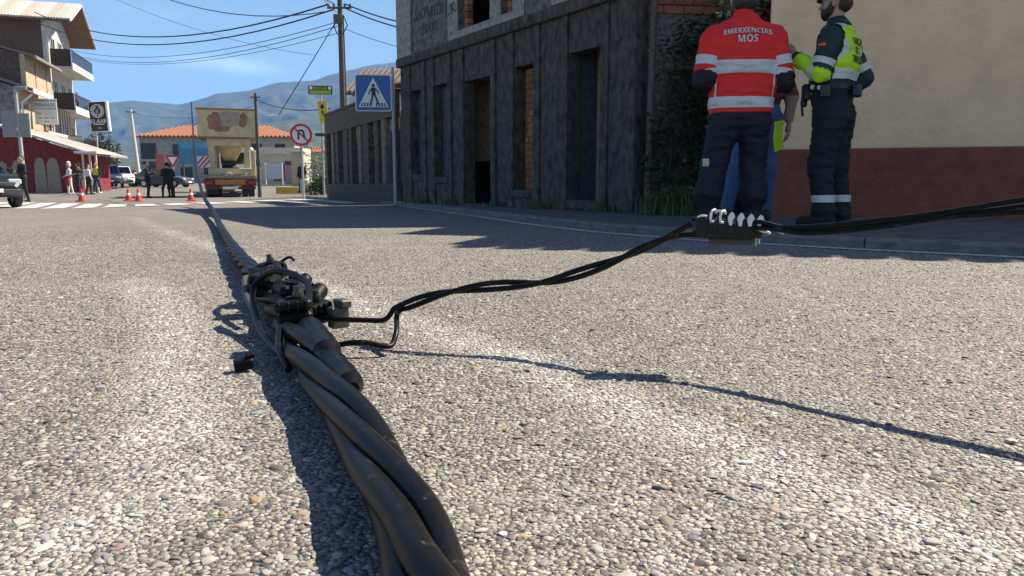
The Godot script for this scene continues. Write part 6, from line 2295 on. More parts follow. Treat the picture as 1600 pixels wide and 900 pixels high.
	func patch(keep: Callable, out: float) -> MB:
		# the part of the skin where keep(point, bone colour) > 0, cut cleanly and lifted off along the normals
		var mb := MB.new()
		var val := PackedFloat32Array()
		for i in v.size():
			val.append(keep.call(v[i], w[i]))
		for i in range(0, idx.size(), 3):
			var a := idx[i]
			var b := idx[i + 2]
			var c := idx[i + 1]
			if val[a] <= 0.0 and val[b] <= 0.0 and val[c] <= 0.0:
				continue
			var pp := []
			var nn := []
			var tri := [a, b, c]
			for q in 3:
				var i0: int = tri[q]
				var i1: int = tri[(q + 1) % 3]
				if val[i0] > 0.0:
					pp.append(v[i0] + n[i0] * out)
					nn.append(n[i0])
				if (val[i0] > 0.0) != (val[i1] > 0.0):
					var t := val[i0] / (val[i0] - val[i1])
					var nm := n[i0].lerp(n[i1], t).normalized()
					pp.append(v[i0].lerp(v[i1], t) + nm * out)
					nn.append(nm)
			for q in range(1, pp.size() - 1):
				mb.tri(pp[0], pp[q], pp[q + 1], nn[0], nn[q], nn[q + 1])
		return mb
	func surface_z(x: float, y: float, from_front: bool) -> float:
		# the skin's outermost z near (x, y): +z side or -z side
		var best := -1e9 if from_front else 1e9
		for p in v:
			if absf(p.x - x) < 0.014 and absf(p.y - y) < 0.014:
				best = maxf(best, p.z) if from_front else minf(best, p.z)
		return best

func hand(b: Body, wrist: Vector3, dir: Vector3, palm_n: Vector3, curl: float, col: int, side: float, s := 1.0, thumb_up := 0.3):
	# palm and five separate fingers; dir runs to the fingertips, palm_n out of the palm
	dir = dir.normalized()
	palm_n = (palm_n - dir * palm_n.dot(dir)).normalized()
	var across := dir.cross(palm_n).normalized() * side        # towards the thumb
	for k in 4:
		var off := across * (0.027 - 0.018 * k) * s
		b.bone(wrist + off * 0.5 + dir * 0.01 * s, wrist + off + dir * 0.082 * s, 0.014 * s, 0.0125 * s, col)
		var l: float = [0.040, 0.046, 0.043, 0.033][k] * s
		var p := wrist + off * 1.08 + dir * 0.086 * s
		var d := dir
		for j in 3:
			var c: float = curl * [0.5, 0.9, 0.7][j]
			d = (d * cos(c) + palm_n * sin(c)).normalized()
			var q: Vector3 = p + d * l * [1.0, 0.72, 0.55][j]
			b.bone(p, q, (0.0098 - 0.0008 * j) * s, (0.0090 - 0.0008 * j) * s, col)
			p = q
	var t0 := wrist + across * 0.022 * s + dir * 0.022 * s
	var td := (across * (0.8 - thumb_up * 0.5) + dir * (0.5 + thumb_up) + palm_n * 0.35).normalized()
	var t1 := t0 + td * 0.042 * s
	var t2 := t1 + (td + dir * 0.4).normalized() * 0.034 * s
	b.bone(t0, t1, 0.0145 * s, 0.0115 * s, col)
	b.bone(t1, t2, 0.0110 * s, 0.0092 * s, col)

func cloth(key := "cloth", rough := 0.9) -> StandardMaterial3D:
	if MAT.has(key):
		return MAT[key]
	var m := StandardMaterial3D.new()
	m.vertex_color_use_as_albedo = true
	m.roughness = rough
	MAT[key] = m
	return m

# palette indices shared by all figures
enum {TOP, ARM, LEG, SKIN, HAIR, SHOE, FORE, EXTRA}

func small_person(label: String, at: Vector3, turn: float, pal: Array, h: float, pose := {}) -> Node3D:
	# a whole figure at a distance; faces -z before turning
	var o := thing("person", label, "person", at, turn)
	var b := Body.new()
	var s := h / 1.75
	var st: float = pose.get("step", 0.08)
	var la: Array = pose.get("left", [Vector3(-0.25, 1.14, 0.03), Vector3(-0.23, 0.90, -0.12)])
	var ra: Array = pose.get("right", [Vector3(0.25, 1.14, 0.03), Vector3(0.24, 0.88, -0.10)])
	var ap: float = pose.get("apart", 0.10)
	var nod: float = pose.get("nod", 0.0)
	b.bone(Vector3(-0.10, 1.36, 0), Vector3(0.10, 1.36, 0), 0.105, 0.105, TOP)
	b.bone(Vector3(-0.06, 1.12, 0), Vector3(0.06, 1.12, 0), 0.115, 0.115, TOP)
	b.bone(Vector3(-0.07, 0.96, 0), Vector3(0.07, 0.96, 0), 0.115, 0.115, EXTRA if pose.has("apron") else LEG)
	b.bone(Vector3(0, 1.42, 0.0), Vector3(0, 1.54, -0.02 - nod * 0.3), 0.055, 0.05, SKIN)
	b.bone(Vector3(0, 1.60, -0.03 - nod), Vector3(0, 1.64, -0.02 - nod), 0.088, 0.092, SKIN)
	b.bone(Vector3(0, 1.66, 0.015 - nod), Vector3(0, 1.655, 0.0 - nod), 0.095, 0.09, HAIR)
	b.bone(Vector3(0, 1.585, -0.115 - nod), Vector3(0, 1.61, -0.11 - nod), 0.014, 0.01, SKIN)
	b.limb([Vector3(-0.18, 1.39, 0), la[0], la[1]], [0.068, 0.052, 0.038], [ARM, FORE])
	b.limb([Vector3(0.18, 1.39, 0), ra[0], ra[1]], [0.068, 0.052, 0.038], [ARM, FORE])
	for q in [la, ra]:
		var d: Vector3 = ((q[1] as Vector3) - (q[0] as Vector3)).normalized()
		b.bone(q[1], (q[1] as Vector3) + d * 0.10, 0.036, 0.026, SKIN)
	for sd in [-1.0, 1.0]:
		var f: float = st * sd
		b.limb([Vector3(0.085 * sd, 0.90, 0), Vector3(ap * sd, 0.49, -f * 0.5 - 0.02), Vector3((ap + 0.01) * sd, 0.10, -f + 0.02)], [0.098, 0.068, 0.05], [LEG, LEG])
		b.bone(Vector3((ap + 0.01) * sd, 0.045, -f + 0.04), Vector3((ap + 0.04) * sd, 0.04, -f - 0.13), 0.046, 0.038, SHOE)
	if pose.has("apron"):
		b.bone(Vector3(0, 0.85, -0.09), Vector3(0, 0.62, -0.10), 0.12, 0.13, EXTRA)
	if pose.has("hat"):
		b.bone(Vector3(0, 1.72, 0.0), Vector3(0, 1.80, 0.0), 0.10, 0.11, HAIR)
	b.build(0.026, 55.0)
	var m := part("body", b.mesh(pal), cloth(), o)
	m.scale = Vector3.ONE * s
	return o

func build_small_people():
	var skin := Color(0.42, 0.26, 0.18)
	var dark := Color(0.02, 0.016, 0.014)
	var navy := Color(0.012, 0.017, 0.035)
	var blk := Color(0.012, 0.012, 0.014)
	var wht := Color(0.66, 0.64, 0.61)
	var fold := [Vector3(-0.25, 1.13, -0.02), Vector3(-0.06, 1.18, -0.20)]
	var foldr := [Vector3(0.25, 1.13, -0.02), Vector3(0.06, 1.14, -0.20)]
	small_person("person in black with folded arms standing beside the off-road car", P(-19.45, gy(-19.4, 29.7), 29.7), 2.6, [blk, blk, blk, skin, dark, blk, blk, blk], 1.78, {"left": fold, "right": foldr})
	small_person("person in white with a white hat and a red apron before the shed", P(-25.35, gy(-25.4, 42.8), 42.8), 2.4, [wht, wht, wht, skin, wht, Color(0.5, 0.5, 0.48), wht, Color(0.38, 0.03, 0.03)], 1.72, {"apron": true, "hat": true, "left": [Vector3(-0.25, 1.14, -0.03), Vector3(-0.12, 1.08, -0.22)], "right": [Vector3(0.25, 1.14, -0.03), Vector3(0.2, 1.0, -0.24)]})
	small_person("person in dark clothes reaching out to the person with the apron", P(-23.3, gy(-23.2, 40.2), 40.2), 1.5, [blk, blk, navy, skin, dark, blk, skin, blk], 1.76, {"left": [Vector3(-0.25, 1.16, -0.05), Vector3(-0.20, 1.10, -0.30)]})
	small_person("person in a white shirt half hidden behind the one in dark clothes", P(-24.0, gy(-24, 42.0), 42.3), -0.6, [wht, wht, blk, skin, dark, blk, wht, blk], 1.70)
	small_person("person in a yellow top and dark jacket by the parked cars", P(-24.45, gy(-24.4, 44.0), 44.0), 2.9, [Color(0.62, 0.50, 0.06), blk, Color(0.03, 0.045, 0.09), skin, dark, wht, blk, blk], 1.78, {"apart": 0.14})
	small_person("officer in dark blue uniform seen from the side before the red car", P(-17.95, gy(-18, 36.8), 36.8), -1.3, [navy, navy, blk, skin, blk, blk, navy, blk], 1.78, {"left": [Vector3(-0.23, 1.16, -0.08), Vector3(-0.1, 1.22, -0.28)], "right": [Vector3(0.23, 1.16, -0.08), Vector3(0.1, 1.24, -0.28)], "step": 0.04})
	small_person("officer in black uniform standing with legs apart beside the dark car", P(-17.2, gy(-17.2, 37.3), 37.3), 0.4, [blk, blk, blk, skin, dark, blk, blk, blk], 1.74, {"apart": 0.24, "left": fold, "right": foldr, "step": 0.05})
	small_person("second officer in black standing close behind the one with legs apart", P(-17.45, gy(-17.2, 38.1), 38.1), 0.9, [blk, blk, blk, skin, dark, blk, blk, blk], 1.70, {"left": fold, "right": foldr})
	small_person("small far figure in black by the poster board", P(-10.85, 0.0, 38.6), 2.8, [blk, blk, blk, skin, dark, blk, blk, blk], 1.6)
	small_person("person in a red top looking down from the lower balcony", P(-34.75, 6.1, 60.6), -1.2, [Color(0.45, 0.12, 0.09), skin, navy, skin, Color(0.5, 0.45, 0.4), blk, skin, blk], 1.7)

func text_on(b: Body, text: String, height: float, centre: Vector2, m: Material, parent: Node, front: bool, wide := 1.0, arch := 0.0, called := "lettering"):
	# flat lettering laid onto the cloth: every corner of the letters is set on the skin
	var tm := TextMesh.new()
	var f := SystemFont.new()
	f.font_names = PackedStringArray(["Droid Sans"])
	f.font_weight = 700
	tm.font = f
	tm.text = text
	tm.font_size = 48
	tm.pixel_size = height / 35.0
	tm.depth = 0.002
	tm.curve_step = 2.0
	var arr := tm.get_mesh_arrays()
	var vs: PackedVector3Array = arr[Mesh.ARRAY_VERTEX]
	var cache := {}
	var sg := 1.0 if front else -1.0
	for i in vs.size():
		var x := vs[i].x * wide * sg + centre.x
		var y := vs[i].y + centre.y - arch * pow(vs[i].x * wide, 2.0)
		var key := Vector2(x, y).snapped(Vector2.ONE * 0.012)
		if not cache.has(key):
			cache[key] = b.surface_z(key.x, key.y, front)
		vs[i] = Vector3(x, y, cache[key] + sg * (0.006 + vs[i].z))
	arr[Mesh.ARRAY_VERTEX] = vs
	var am := ArrayMesh.new()
	am.add_surface_from_arrays(Mesh.PRIMITIVE_TRIANGLES, arr)
	part(called, am, m, parent)

func add_mesh(o: Node, called: String, mb: MB, m: Material) -> MeshInstance3D:
	return part(called, mb.mesh(), m, o)

func band(p: Vector3, a: Vector3, b: Vector3, t0: float, t1: float) -> float:
	# positive between two cuts across the limb a-b
	var l := a.distance_to(b)
	var t := (p - a).dot((b - a) / l)
	return minf(t - t0, t1 - t)

func build_main_people():
	var refl := grained("reflective", Color(0.56, 0.56, 0.55), 0.15, 0.25, 0.45, 230)
	# ---- man in the red jacket, back to the camera (faces -z)
	var man := thing("person", "man in red emergency jacket and navy trousers with his back turned", "person", P(1.765, 0.062, 5.85), -0.06)
	man.scale = Vector3.ONE * 0.972
	var b := Body.new()
	# torso
	b.bone(Vector3(-0.13, 1.44, 0.02), Vector3(0.13, 1.44, 0.02), 0.128, 0.128, TOP)
	b.bone(Vector3(-0.11, 1.28, 0.02), Vector3(0.11, 1.28, 0.02), 0.142, 0.142, TOP)
	b.bone(Vector3(-0.10, 1.10, 0.0), Vector3(0.10, 1.10, 0.0), 0.152, 0.152, TOP)
	b.bone(Vector3(-0.11, 0.97, 0.0), Vector3(0.11, 0.97, 0.0), 0.142, 0.142, TOP)
	b.bone(Vector3(-0.09, 0.86, 0.0), Vector3(0.09, 0.86, 0.0), 0.130, 0.130, LEG)
	b.bone(Vector3(-0.22, 1.50, 0.01), Vector3(0.0, 1.58, 0.0), 0.070, 0.085, TOP)
	b.bone(Vector3(0.22, 1.50, 0.01), Vector3(0.0, 1.58, 0.0), 0.070, 0.085, TOP)
	b.bone(Vector3(0, 1.58, 0.0), Vector3(0, 1.66, -0.015), 0.080, 0.076, TOP)
	# arms, bent and held together in front
	var lA := [Vector3(-0.245, 1.47, 0.01), Vector3(-0.305, 1.15, 0.06), Vector3(-0.13, 1.10, -0.19)]
	var rA := [Vector3(0.245, 1.47, 0.01), Vector3(0.310, 1.13, 0.05), Vector3(0.14, 1.12, -0.19)]
	for q in [lA, rA]:
		var m1: Vector3 = (q[0] as Vector3).lerp(q[1], 0.80)
		b.bone(q[0], m1, 0.092, 0.080, ARM)
		b.bone(m1, q[1], 0.080, 0.075, FORE)
		b.bone(q[1], q[2], 0.072, 0.048, FORE)
	# legs in loose trousers over boots
	var legs := [[Vector3(-0.115, 0.83, 0.01), Vector3(-0.185, 0.50, -0.03), Vector3(-0.235, 0.26, 0.02)], [Vector3(0.115, 0.83, 0.01), Vector3(0.130, 0.50, -0.05), Vector3(0.125, 0.26, 0.02)]]
	for q in legs:
		b.limb(q, [0.128, 0.100, 0.092], [LEG, LEG])
		b.bone((q[2] as Vector3) + Vector3(0, 0.05, 0), q[2], 0.098, 0.104, LEG)
		b.bone(q[2], (q[2] as Vector3) + Vector3(0, -0.18, 0.0), 0.078, 0.064, SHOE)
		b.bone((q[2] as Vector3) + Vector3(0, -0.205, 0.03), (q[2] as Vector3) + Vector3(0.01, -0.212, -0.17), 0.052, 0.044, SHOE)
	b.build(0.0105, 60.0, 0.017, 6.5, [TOP, ARM, LEG, FORE])
	var red := Color(0.74, 0.020, 0.016)
	var navy := Color(0.0045, 0.006, 0.014)
	var pal := [red, red, navy, Color(0.4, 0.24, 0.17), Color(0.02, 0.016, 0.014), Color(0.008, 0.008, 0.009), Color(0.007, 0.007, 0.010), navy]
	part("body", b.mesh(pal), cloth("workwear", 0.75), man)
	var torso := func(p: Vector3) -> float: return 0.275 - absf(p.x)
	add_mesh(man, "chest_band", b.patch(func(p, w): return minf(minf(p.y - 1.20 - 0.22 * p.x * p.x * -1.0 - 0.0, 1.272 + 0.02 - p.y), 1.0) if w == TOP else -0.01, 0.004), refl)
	add_mesh(man, "hem_band", b.patch(func(p, w): return minf(p.y - 0.935, 1.018 - p.y) if w == TOP or w == LEG else -0.01, 0.006), refl)
	for q in [lA, rA]:
		add_mesh(man, "sleeve_band", b.patch(func(p, w): return band(p, q[0], q[1], 0.150, 0.222) if w == ARM else -0.01, 0.004), refl)
	# grey piping over the shoulders and down the sides
	for sd in [-1.0, 1.0]:
		add_mesh(man, "side_piping", b.patch(func(p, w): return (0.006 - absf(p.x - sd * (0.225 - 0.04 * (1.2 - p.y)))) if p.y < 1.20 and p.y > 1.01 and p.z > 0.0 and w == TOP else -0.01, 0.003), refl)
	add_mesh(man, "leg_patch", b.patch(func(p, _w): return minf(minf(p.y - 0.485, 0.545 - p.y), 0.020 - absf(p.x + 0.262)) if p.z > -0.08 else -0.01, 0.004), plain("leg_patch", Color(0.50, 0.48, 0.28), 0.6))
	text_on(b, "EMERXENCIAS", 0.040, Vector2(0.0, 1.515), refl, man, true, 0.98, 0.6)
	text_on(b, "MOS", 0.055, Vector2(0.0, 1.45), refl, man, true, 0.95)
	var head := Body.new()
	head.bone(Vector3(0, 1.63, -0.01), Vector3(0, 1.70, -0.015), 0.060, 0.060, SKIN)
	head.bone(Vector3(0, 1.755, -0.045), Vector3(0, 1.80, -0.03), 0.072, 0.085, SKIN)
	head.bone(Vector3(0, 1.80, 0.0), Vector3(0, 1.82, -0.02), 0.094, 0.092, HAIR)
	head.bone(Vector3(-0.03, 1.745, 0.028), Vector3(0.03, 1.745, 0.028), 0.062, 0.062, HAIR)
	head.bone(Vector3(0, 1.86, -0.04), Vector3(0, 1.85, 0.02), 0.062, 0.062, HAIR)
	head.bone(Vector3(0, 1.755, -0.125), Vector3(0, 1.79, -0.118), 0.016, 0.010, SKIN)
	head.bone(Vector3(-0.02, 1.71, -0.105), Vector3(0.02, 1.71, -0.105), 0.025, 0.025, SKIN)
	for sd in [-1.0, 1.0]:
		head.bone(Vector3(sd * 0.092, 1.75, -0.02), Vector3(sd * 0.096, 1.785, -0.012), 0.013, 0.017, SKIN)
	head.build(0.008, 90.0, 0.006, 30.0, [HAIR])
	part("head", head.mesh(pal), cloth("skin_hair", 0.6), man)
	var hs := Body.new()
	hand(hs, Vector3(-0.12, 1.10, -0.215), Vector3(0.9, 0.05, -0.3), Vector3(0.2, 0, 1), 0.5, SKIN, 1.0)
	hand(hs, Vector3(0.14, 1.12, -0.215), Vector3(-0.9, -0.02, -0.3), Vector3(-0.2, 0, 1), 0.5, SKIN, -1.0)
	hs.build(0.006, 160.0)
	part("hands", hs.mesh(pal), cloth("skin_hair", 0.6), man)
	print("man ", Time.get_ticks_msec())
	# ---- traffic officer in profile, turned to his left as we see him
	var off := thing("person", "bearded traffic officer in a yellow hi-vis vest, cap and black trousers", "person", P(2.47, 0.062, 5.85), deg_to_rad(50))
	off.scale = Vector3.ONE * 0.957
	b = Body.new()
	b.bone(Vector3(-0.12, 1.44, 0.03), Vector3(0.12, 1.44, 0.03), 0.122, 0.122, TOP)
	b.bone(Vector3(-0.10, 1.30, 0.03), Vector3(0.10, 1.30, 0.03), 0.130, 0.130, TOP)
	b.bone(Vector3(-0.08, 1.15, 0.0), Vector3(0.08, 1.15, 0.0), 0.140, 0.140, TOP)
	b.bone(Vector3(0.0, 1.15, -0.04), Vector3(0.0, 1.24, -0.03), 0.125, 0.115, TOP)
	b.bone(Vector3(-0.08, 1.03, 0.0), Vector3(0.08, 1.03, 0.0), 0.136, 0.136, LEG)
	b.bone(Vector3(-0.08, 0.90, 0.02), Vector3(0.08, 0.90, 0.02), 0.132, 0.132, LEG)
	b.bone(Vector3(-0.19, 1.49, 0.03), Vector3(0.0, 1.56, 0.02), 0.065, 0.078, TOP)
	b.bone(Vector3(0.19, 1.49, 0.03), Vector3(0.0, 1.56, 0.02), 0.065, 0.078, TOP)
	b.bone(Vector3(0, 1.56, 0.02), Vector3(0, 1.62, 0.0), 0.074, 0.070, FORE)
	# near arm (his left): elbow low, hand raised in front of the chest
	var la := [Vector3(-0.225, 1.47, 0.03), Vector3(-0.275, 1.205, -0.02), Vector3(-0.17, 1.36, -0.245)]
	b.limb([la[0], la[1]], [0.082, 0.066], [ARM])
	b.bone(la[1], (la[1] as Vector3).lerp(la[2], 0.78), 0.068, 0.052, EXTRA)
	b.bone((la[1] as Vector3).lerp(la[2], 0.78), la[2], 0.050, 0.042, FORE)
	# far arm: held back with the hand at the belt
	var ra := [Vector3(0.225, 1.47, 0.04), Vector3(0.30, 1.21, 0.15), Vector3(0.22, 1.06, 0.04)]
	b.limb(ra, [0.080, 0.066, 0.045], [ARM, ARM])
	for q in [[Vector3(-0.10, 0.87, 0.02), Vector3(-0.105, 0.50, -0.03), Vector3(-0.115, 0.12, 0.02)], [Vector3(0.10, 0.87, 0.03), Vector3(0.115, 0.50, 0.02), Vector3(0.125, 0.12, 0.07)]]:
		b.limb(q, [0.122, 0.096, 0.084], [LEG, LEG])
		b.bone(q[2], (q[2] as Vector3) + Vector3(0, -0.05, 0), 0.080, 0.070, SHOE)
		b.bone((q[2] as Vector3) + Vector3(0, -0.068, 0.035), (q[2] as Vector3) + Vector3(-0.02, -0.076, -0.17), 0.052, 0.043, SHOE)
	b.build(0.0105, 60.0, 0.016, 6.5, [TOP, ARM, LEG, EXTRA])
	var green := Color(0.010, 0.030, 0.026)
	var trous := Color(0.0035, 0.004, 0.0065)
	var lime := Color(0.50, 0.80, 0.015)
	var pal2 := [green, green, trous, Color(0.42, 0.25, 0.175), Color(0.028, 0.02, 0.015), Color(0.010, 0.010, 0.011), green, lime]
	part("body", b.mesh(pal2), cloth("workwear", 0.75), off)
	var hv := plain("hi_vis", lime, 0.7)
	# vest over the torso, open at the arms
	var vest := func(p: Vector3, w: int) -> float:
		if w != TOP:
			return -0.01
		var arm_hole := minf((Vector2(p.y - 1.40, (p.z - 0.0) * 0.9).length() - 0.096) if absf(p.x) > 0.13 else 0.1, 0.1)
		return minf(minf(p.y - 1.165, 1.575 - p.y), arm_hole)
	add_mesh(off, "vest", b.patch(vest, 0.012), hv)
	add_mesh(off, "vest_hem_band", b.patch(func(p, w): return minf(p.y - 1.16, 1.235 - p.y) if w == TOP else -0.01, 0.016), refl)
	add_mesh(off, "vest_piping", b.patch(func(p, w): return minf(minf(vest.call(p, w), 0.032 - vest.call(p, w)), p.y - 1.235) if w == TOP and absf(p.x) > 0.10 else -0.01, 0.015), refl)
	add_mesh(off, "elbow_band", b.patch(func(p, w): return band(p, la[1], la[2], 0.0, 0.055) if w == EXTRA else -0.01, 0.004), refl)
	add_mesh(off, "sleeve_band", b.patch(func(p, w): return band(p, la[0], la[1], 0.165, 0.215) if w == ARM and p.x < 0.0 else -0.01, 0.004), refl)
	add_mesh(off, "sleeve_band", b.patch(func(p, w): return band(p, ra[0], ra[1], 0.18, 0.24) if w == ARM and p.x > 0.0 else -0.01, 0.004), refl)
	add_mesh(off, "ankle_band", b.patch(func(p, w): return minf(p.y - 0.205, 0.262 - p.y) if w == LEG else -0.01, 0.004), refl)
	for k in 3:
		var y0 := 1.395 + k * 0.011
		add_mesh(off, "flag_stripe", b.patch(func(p, w): return minf(minf(p.y - y0, y0 + 0.011 - p.y), 0.030 - absf(p.z - 0.0)) if w == ARM and p.x < -0.24 else -0.01, 0.004), plain("flag_red", Color(0.45, 0.02, 0.02), 0.7) if k != 1 else plain("flag_yellow", Color(0.65, 0.45, 0.03), 0.7))
	add_mesh(off, "belt", b.patch(func(p, w): return minf(p.y - 1.085, 1.135 - p.y) if w == TOP or w == LEG else -0.01, 0.012), plain("belt_black", Color(0.012, 0.012, 0.012), 0.5))
	# belt gear
	var gear := plain("gear_black", Color(0.014, 0.014, 0.015), 0.45)
	for q in [[Vector3(-0.13, 1.08, -0.165), Vector3(0.07, 0.13, 0.06), 0.6], [Vector3(-0.235, 1.07, 0.02), Vector3(0.05, 0.11, 0.075), 0.0], [Vector3(0.0, 1.08, 0.185), Vector3(0.09, 0.10, 0.06), 0.0], [Vector3(-0.05, 1.02, -0.205), Vector3(0.06, 0.09, 0.05), 0.3]]:
		var g := MB.new()
		g.box(q[0], q[1], Basis(Vector3.UP, q[2]), 0.012)
		part("pouch", g.mesh(), gear, off)
	part("strap", tube_mesh([Vector3(-0.08, 1.02, -0.215), Vector3(-0.07, 0.95, -0.21), Vector3(-0.08, 0.90, -0.20)], 0.010, 6), gear, off)
	for q in [Vector3(-0.225, 1.10, -0.03), Vector3(-0.205, 1.11, -0.09)]:
		var st := MB.new()
		st.lathe(q, [[0.0, 0.0], [0.018, 0.0], [0.018, 0.008], [0.0, 0.010]], 12, Basis(Vector3(0, 0, 1), PI / 2))
		part("snap", st.mesh(), refl, off)
	var tbody := b
	text_on(tbody, "GRCA", 0.052, Vector2(0.0, 1.455), plain("vest_ink", Color(0.02, 0.05, 0.01), 0.7), off, true, 1.15)
	text_on(tbody, "DE", 0.052, Vector2(0.0, 1.385), MAT["vest_ink"], off, true, 1.15)
	text_on(tbody, "TRFCO", 0.052, Vector2(0.0, 1.315), MAT["vest_ink"], off, true, 1.05)
	for nd in off.get_children():
		if nd.name.begins_with("lettering"):
			nd.position.z += 0.012
	# head: beard, ear, nose, cap
	head = Body.new()
	head.bone(Vector3(0, 1.58, 0.01), Vector3(0, 1.68, -0.005), 0.060, 0.058, SKIN)
	head.bone(Vector3(0, 1.745, -0.030), Vector3(0, 1.79, -0.012), 0.078, 0.090, SKIN)
	head.bone(Vector3(-0.028, 1.695, -0.075), Vector3(0.028, 1.695, -0.075), 0.036, 0.036, HAIR)
	head.bone(Vector3(0, 1.672, -0.085), Vector3(0, 1.685, -0.095), 0.030, 0.028, HAIR)
	for sd in [-1.0, 1.0]:
		head.bone(Vector3(sd * 0.062, 1.70, -0.045), Vector3(sd * 0.078, 1.755, -0.01), 0.026, 0.018, HAIR)
		head.bone(Vector3(sd * 0.092, 1.745, 0.002), Vector3(sd * 0.097, 1.785, 0.012), 0.012, 0.016, SKIN)
		head.bone(Vector3(sd * 0.035, 1.795, -0.092), Vector3(sd * 0.02, 1.797, -0.098), 0.014, 0.013, SKIN)
		head.bone(Vector3(sd * 0.014, 1.728, -0.108), Vector3(sd * 0.024, 1.724, -0.102), 0.010, 0.008, HAIR)
	head.bone(Vector3(0, 1.785, -0.108), Vector3(0, 1.748, -0.132), 0.011, 0.015, SKIN)
	head.bone(Vector3(-0.016, 1.710, -0.110), Vector3(0.016, 1.710, -0.110), 0.008, 0.008, TOP)
	head.bone(Vector3(0, 1.80, 0.02), Vector3(0, 1.76, 0.045), 0.088, 0.070, HAIR)
	head.build(0.006, 130.0)
	var pal3 := pal2.duplicate()
	pal3[TOP] = Color(0.33, 0.13, 0.11)
	part("head", head.mesh(pal3), cloth("skin_hair", 0.6), off)
	for sd in [-1.0, 1.0]:
		var ey := MB.new()
		ey.lathe(Vector3(sd * 0.031, 1.778, -0.098), [[0.0, -0.010], [0.008, -0.006], [0.010, 0.0], [0.008, 0.006], [0.0, 0.010]], 10)
		part("eye", ey.mesh(), plain("eye_dark", Color(0.06, 0.05, 0.045), 0.2), off)
	var cap := MB.new()
	cap.lathe(Vector3(0, 1.805, 0.005), [[0.101, 0.0], [0.106, 0.035], [0.112, 0.075], [0.095, 0.095], [0.0, 0.105]], 24)
	var brim := []
	for k in 13:
		var a := PI + PI * k / 12.0
		brim.append(Vector2(cos(a) * 0.092, sin(a) * 0.085 - 0.075))
	cap.poly(brim, 0.008, Transform3D(Basis(Vector3.RIGHT, Vector3(0, 0.14, 1).normalized(), Vector3(0, 1, -0.14).normalized()), Vector3(0, 1.815, 0.0)))
	var capm := part("cap", cap.mesh(), plain("cap_green", Color(0.009, 0.016, 0.014), 0.8), off)
	capm.rotation.x = 0.0
	var hd := Body.new()
	var hdir := Vector3(0.05, 0.62, -0.72)
	hand(hd, (la[2] as Vector3) + hdir.normalized() * 0.012, hdir, Vector3(0.9, 0.1, 0.0), 0.95, SKIN, -1.0, 1.05, 0.75)
	hd.bone(la[2], (la[2] as Vector3) + hdir.normalized() * 0.03, 0.032, 0.026, SKIN)
	hand(hd, ra[2], Vector3(-0.3, -0.8, -0.3), Vector3(-1, 0, 0), 0.4, SKIN, 1.0)
	hd.build(0.005, 190.0)
	part("hands", hd.mesh(pal2), cloth("skin_hair", 0.6), off)
	print("officer ", Time.get_ticks_msec())
	# ---- the third person, mostly hidden behind the man in red
	var th := thing("person", "person in blue jeans and a dark red top hidden behind the man in red", "person", P(2.2, 0.062, 6.75), 2.85)
	b = Body.new()
	b.bone(Vector3(-0.11, 1.36, 0), Vector3(0.11, 1.36, 0), 0.11, 0.11, TOP)
	b.bone(Vector3(-0.08, 1.12, 0), Vector3(0.08, 1.12, 0), 0.12, 0.12, TOP)
	b.bone(Vector3(-0.08, 0.94, 0), Vector3(0.08, 0.94, 0), 0.118, 0.118, LEG)
	b.bone(Vector3(0, 1.42, 0), Vector3(0, 1.54, -0.02), 0.055, 0.05, SKIN)
	b.bone(Vector3(0, 1.59, -0.03), Vector3(0, 1.64, -0.02), 0.082, 0.090, SKIN)
	b.bone(Vector3(0, 1.66, 0.02), Vector3(0, 1.65, 0.0), 0.092, 0.09, HAIR)
	b.bone(Vector3(0, 1.59, -0.115), Vector3(0, 1.62, -0.108), 0.014, 0.01, SKIN)
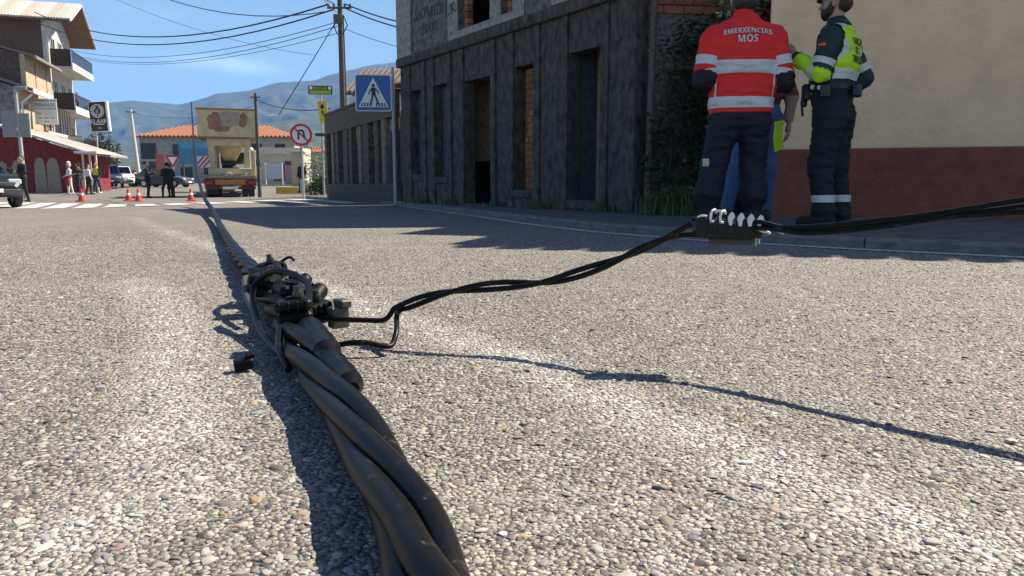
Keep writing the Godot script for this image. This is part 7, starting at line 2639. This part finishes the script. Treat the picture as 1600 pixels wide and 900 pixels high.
	b.limb([Vector3(0.19, 1.39, 0), Vector3(0.26, 1.12, 0.03), Vector3(0.22, 0.90, -0.10)], [0.07, 0.052, 0.036], [TOP, SKIN])
	b.limb([Vector3(-0.19, 1.39, 0), Vector3(-0.275, 1.10, 0.03), Vector3(-0.26, 0.90, -0.02)], [0.07, 0.052, 0.038], [TOP, SKIN])
	b.limb([Vector3(-0.09, 0.88, 0), Vector3(-0.10, 0.48, -0.02), Vector3(-0.10, 0.10, 0.02)], [0.098, 0.07, 0.058], [LEG, LEG])
	b.limb([Vector3(0.09, 0.88, 0), Vector3(0.17, 0.48, -0.02), Vector3(0.24, 0.10, 0.02)], [0.098, 0.07, 0.058], [LEG, LEG])
	for x in [-0.10, 0.24]:
		b.bone(Vector3(x, 0.045, 0.04), Vector3(x, 0.04, -0.13), 0.046, 0.038, SHOE)
	b.build(0.015, 60.0, 0.008, 8.0, [TOP, LEG])
	var jp := [Color(0.16, 0.03, 0.03), Color(0.16, 0.03, 0.03), Color(0.05, 0.10, 0.22), Color(0.36, 0.21, 0.15), Color(0.03, 0.022, 0.016), Color(0.02, 0.02, 0.02), Color(0.1, 0.1, 0.1), Color(0.1, 0.1, 0.1)]
	part("body", b.mesh(jp), cloth("workwear", 0.75), th)
	hs = Body.new()
	hand(hs, Vector3(-0.26, 0.89, -0.02), Vector3(0.0, -0.95, -0.2), Vector3(1, 0, 0), 0.35, SKIN, 1.0)
	hand(hs, Vector3(0.22, 0.89, -0.10), Vector3(-0.1, -0.9, -0.3), Vector3(-1, 0, 0), 0.35, SKIN, -1.0)
	hs.build(0.007, 150.0)
	part("hands", hs.mesh(jp), cloth("skin_hair", 0.6), th)
	var ys := thing("hi_vis_cloth", "folded yellow hi-vis cloth hanging beside the man in red", "cloth", P(2.29, 0.73, 6.48), 0.3)
	var yb := MB.new()
	yb.poly([Vector2(-0.04, 0.20), Vector2(0.035, 0.21), Vector2(0.03, 0.05), Vector2(0.055, -0.02), Vector2(-0.03, -0.06), Vector2(-0.05, 0.06)], 0.02, Transform3D.IDENTITY)
	part("fold", yb.mesh(), hv, ys)
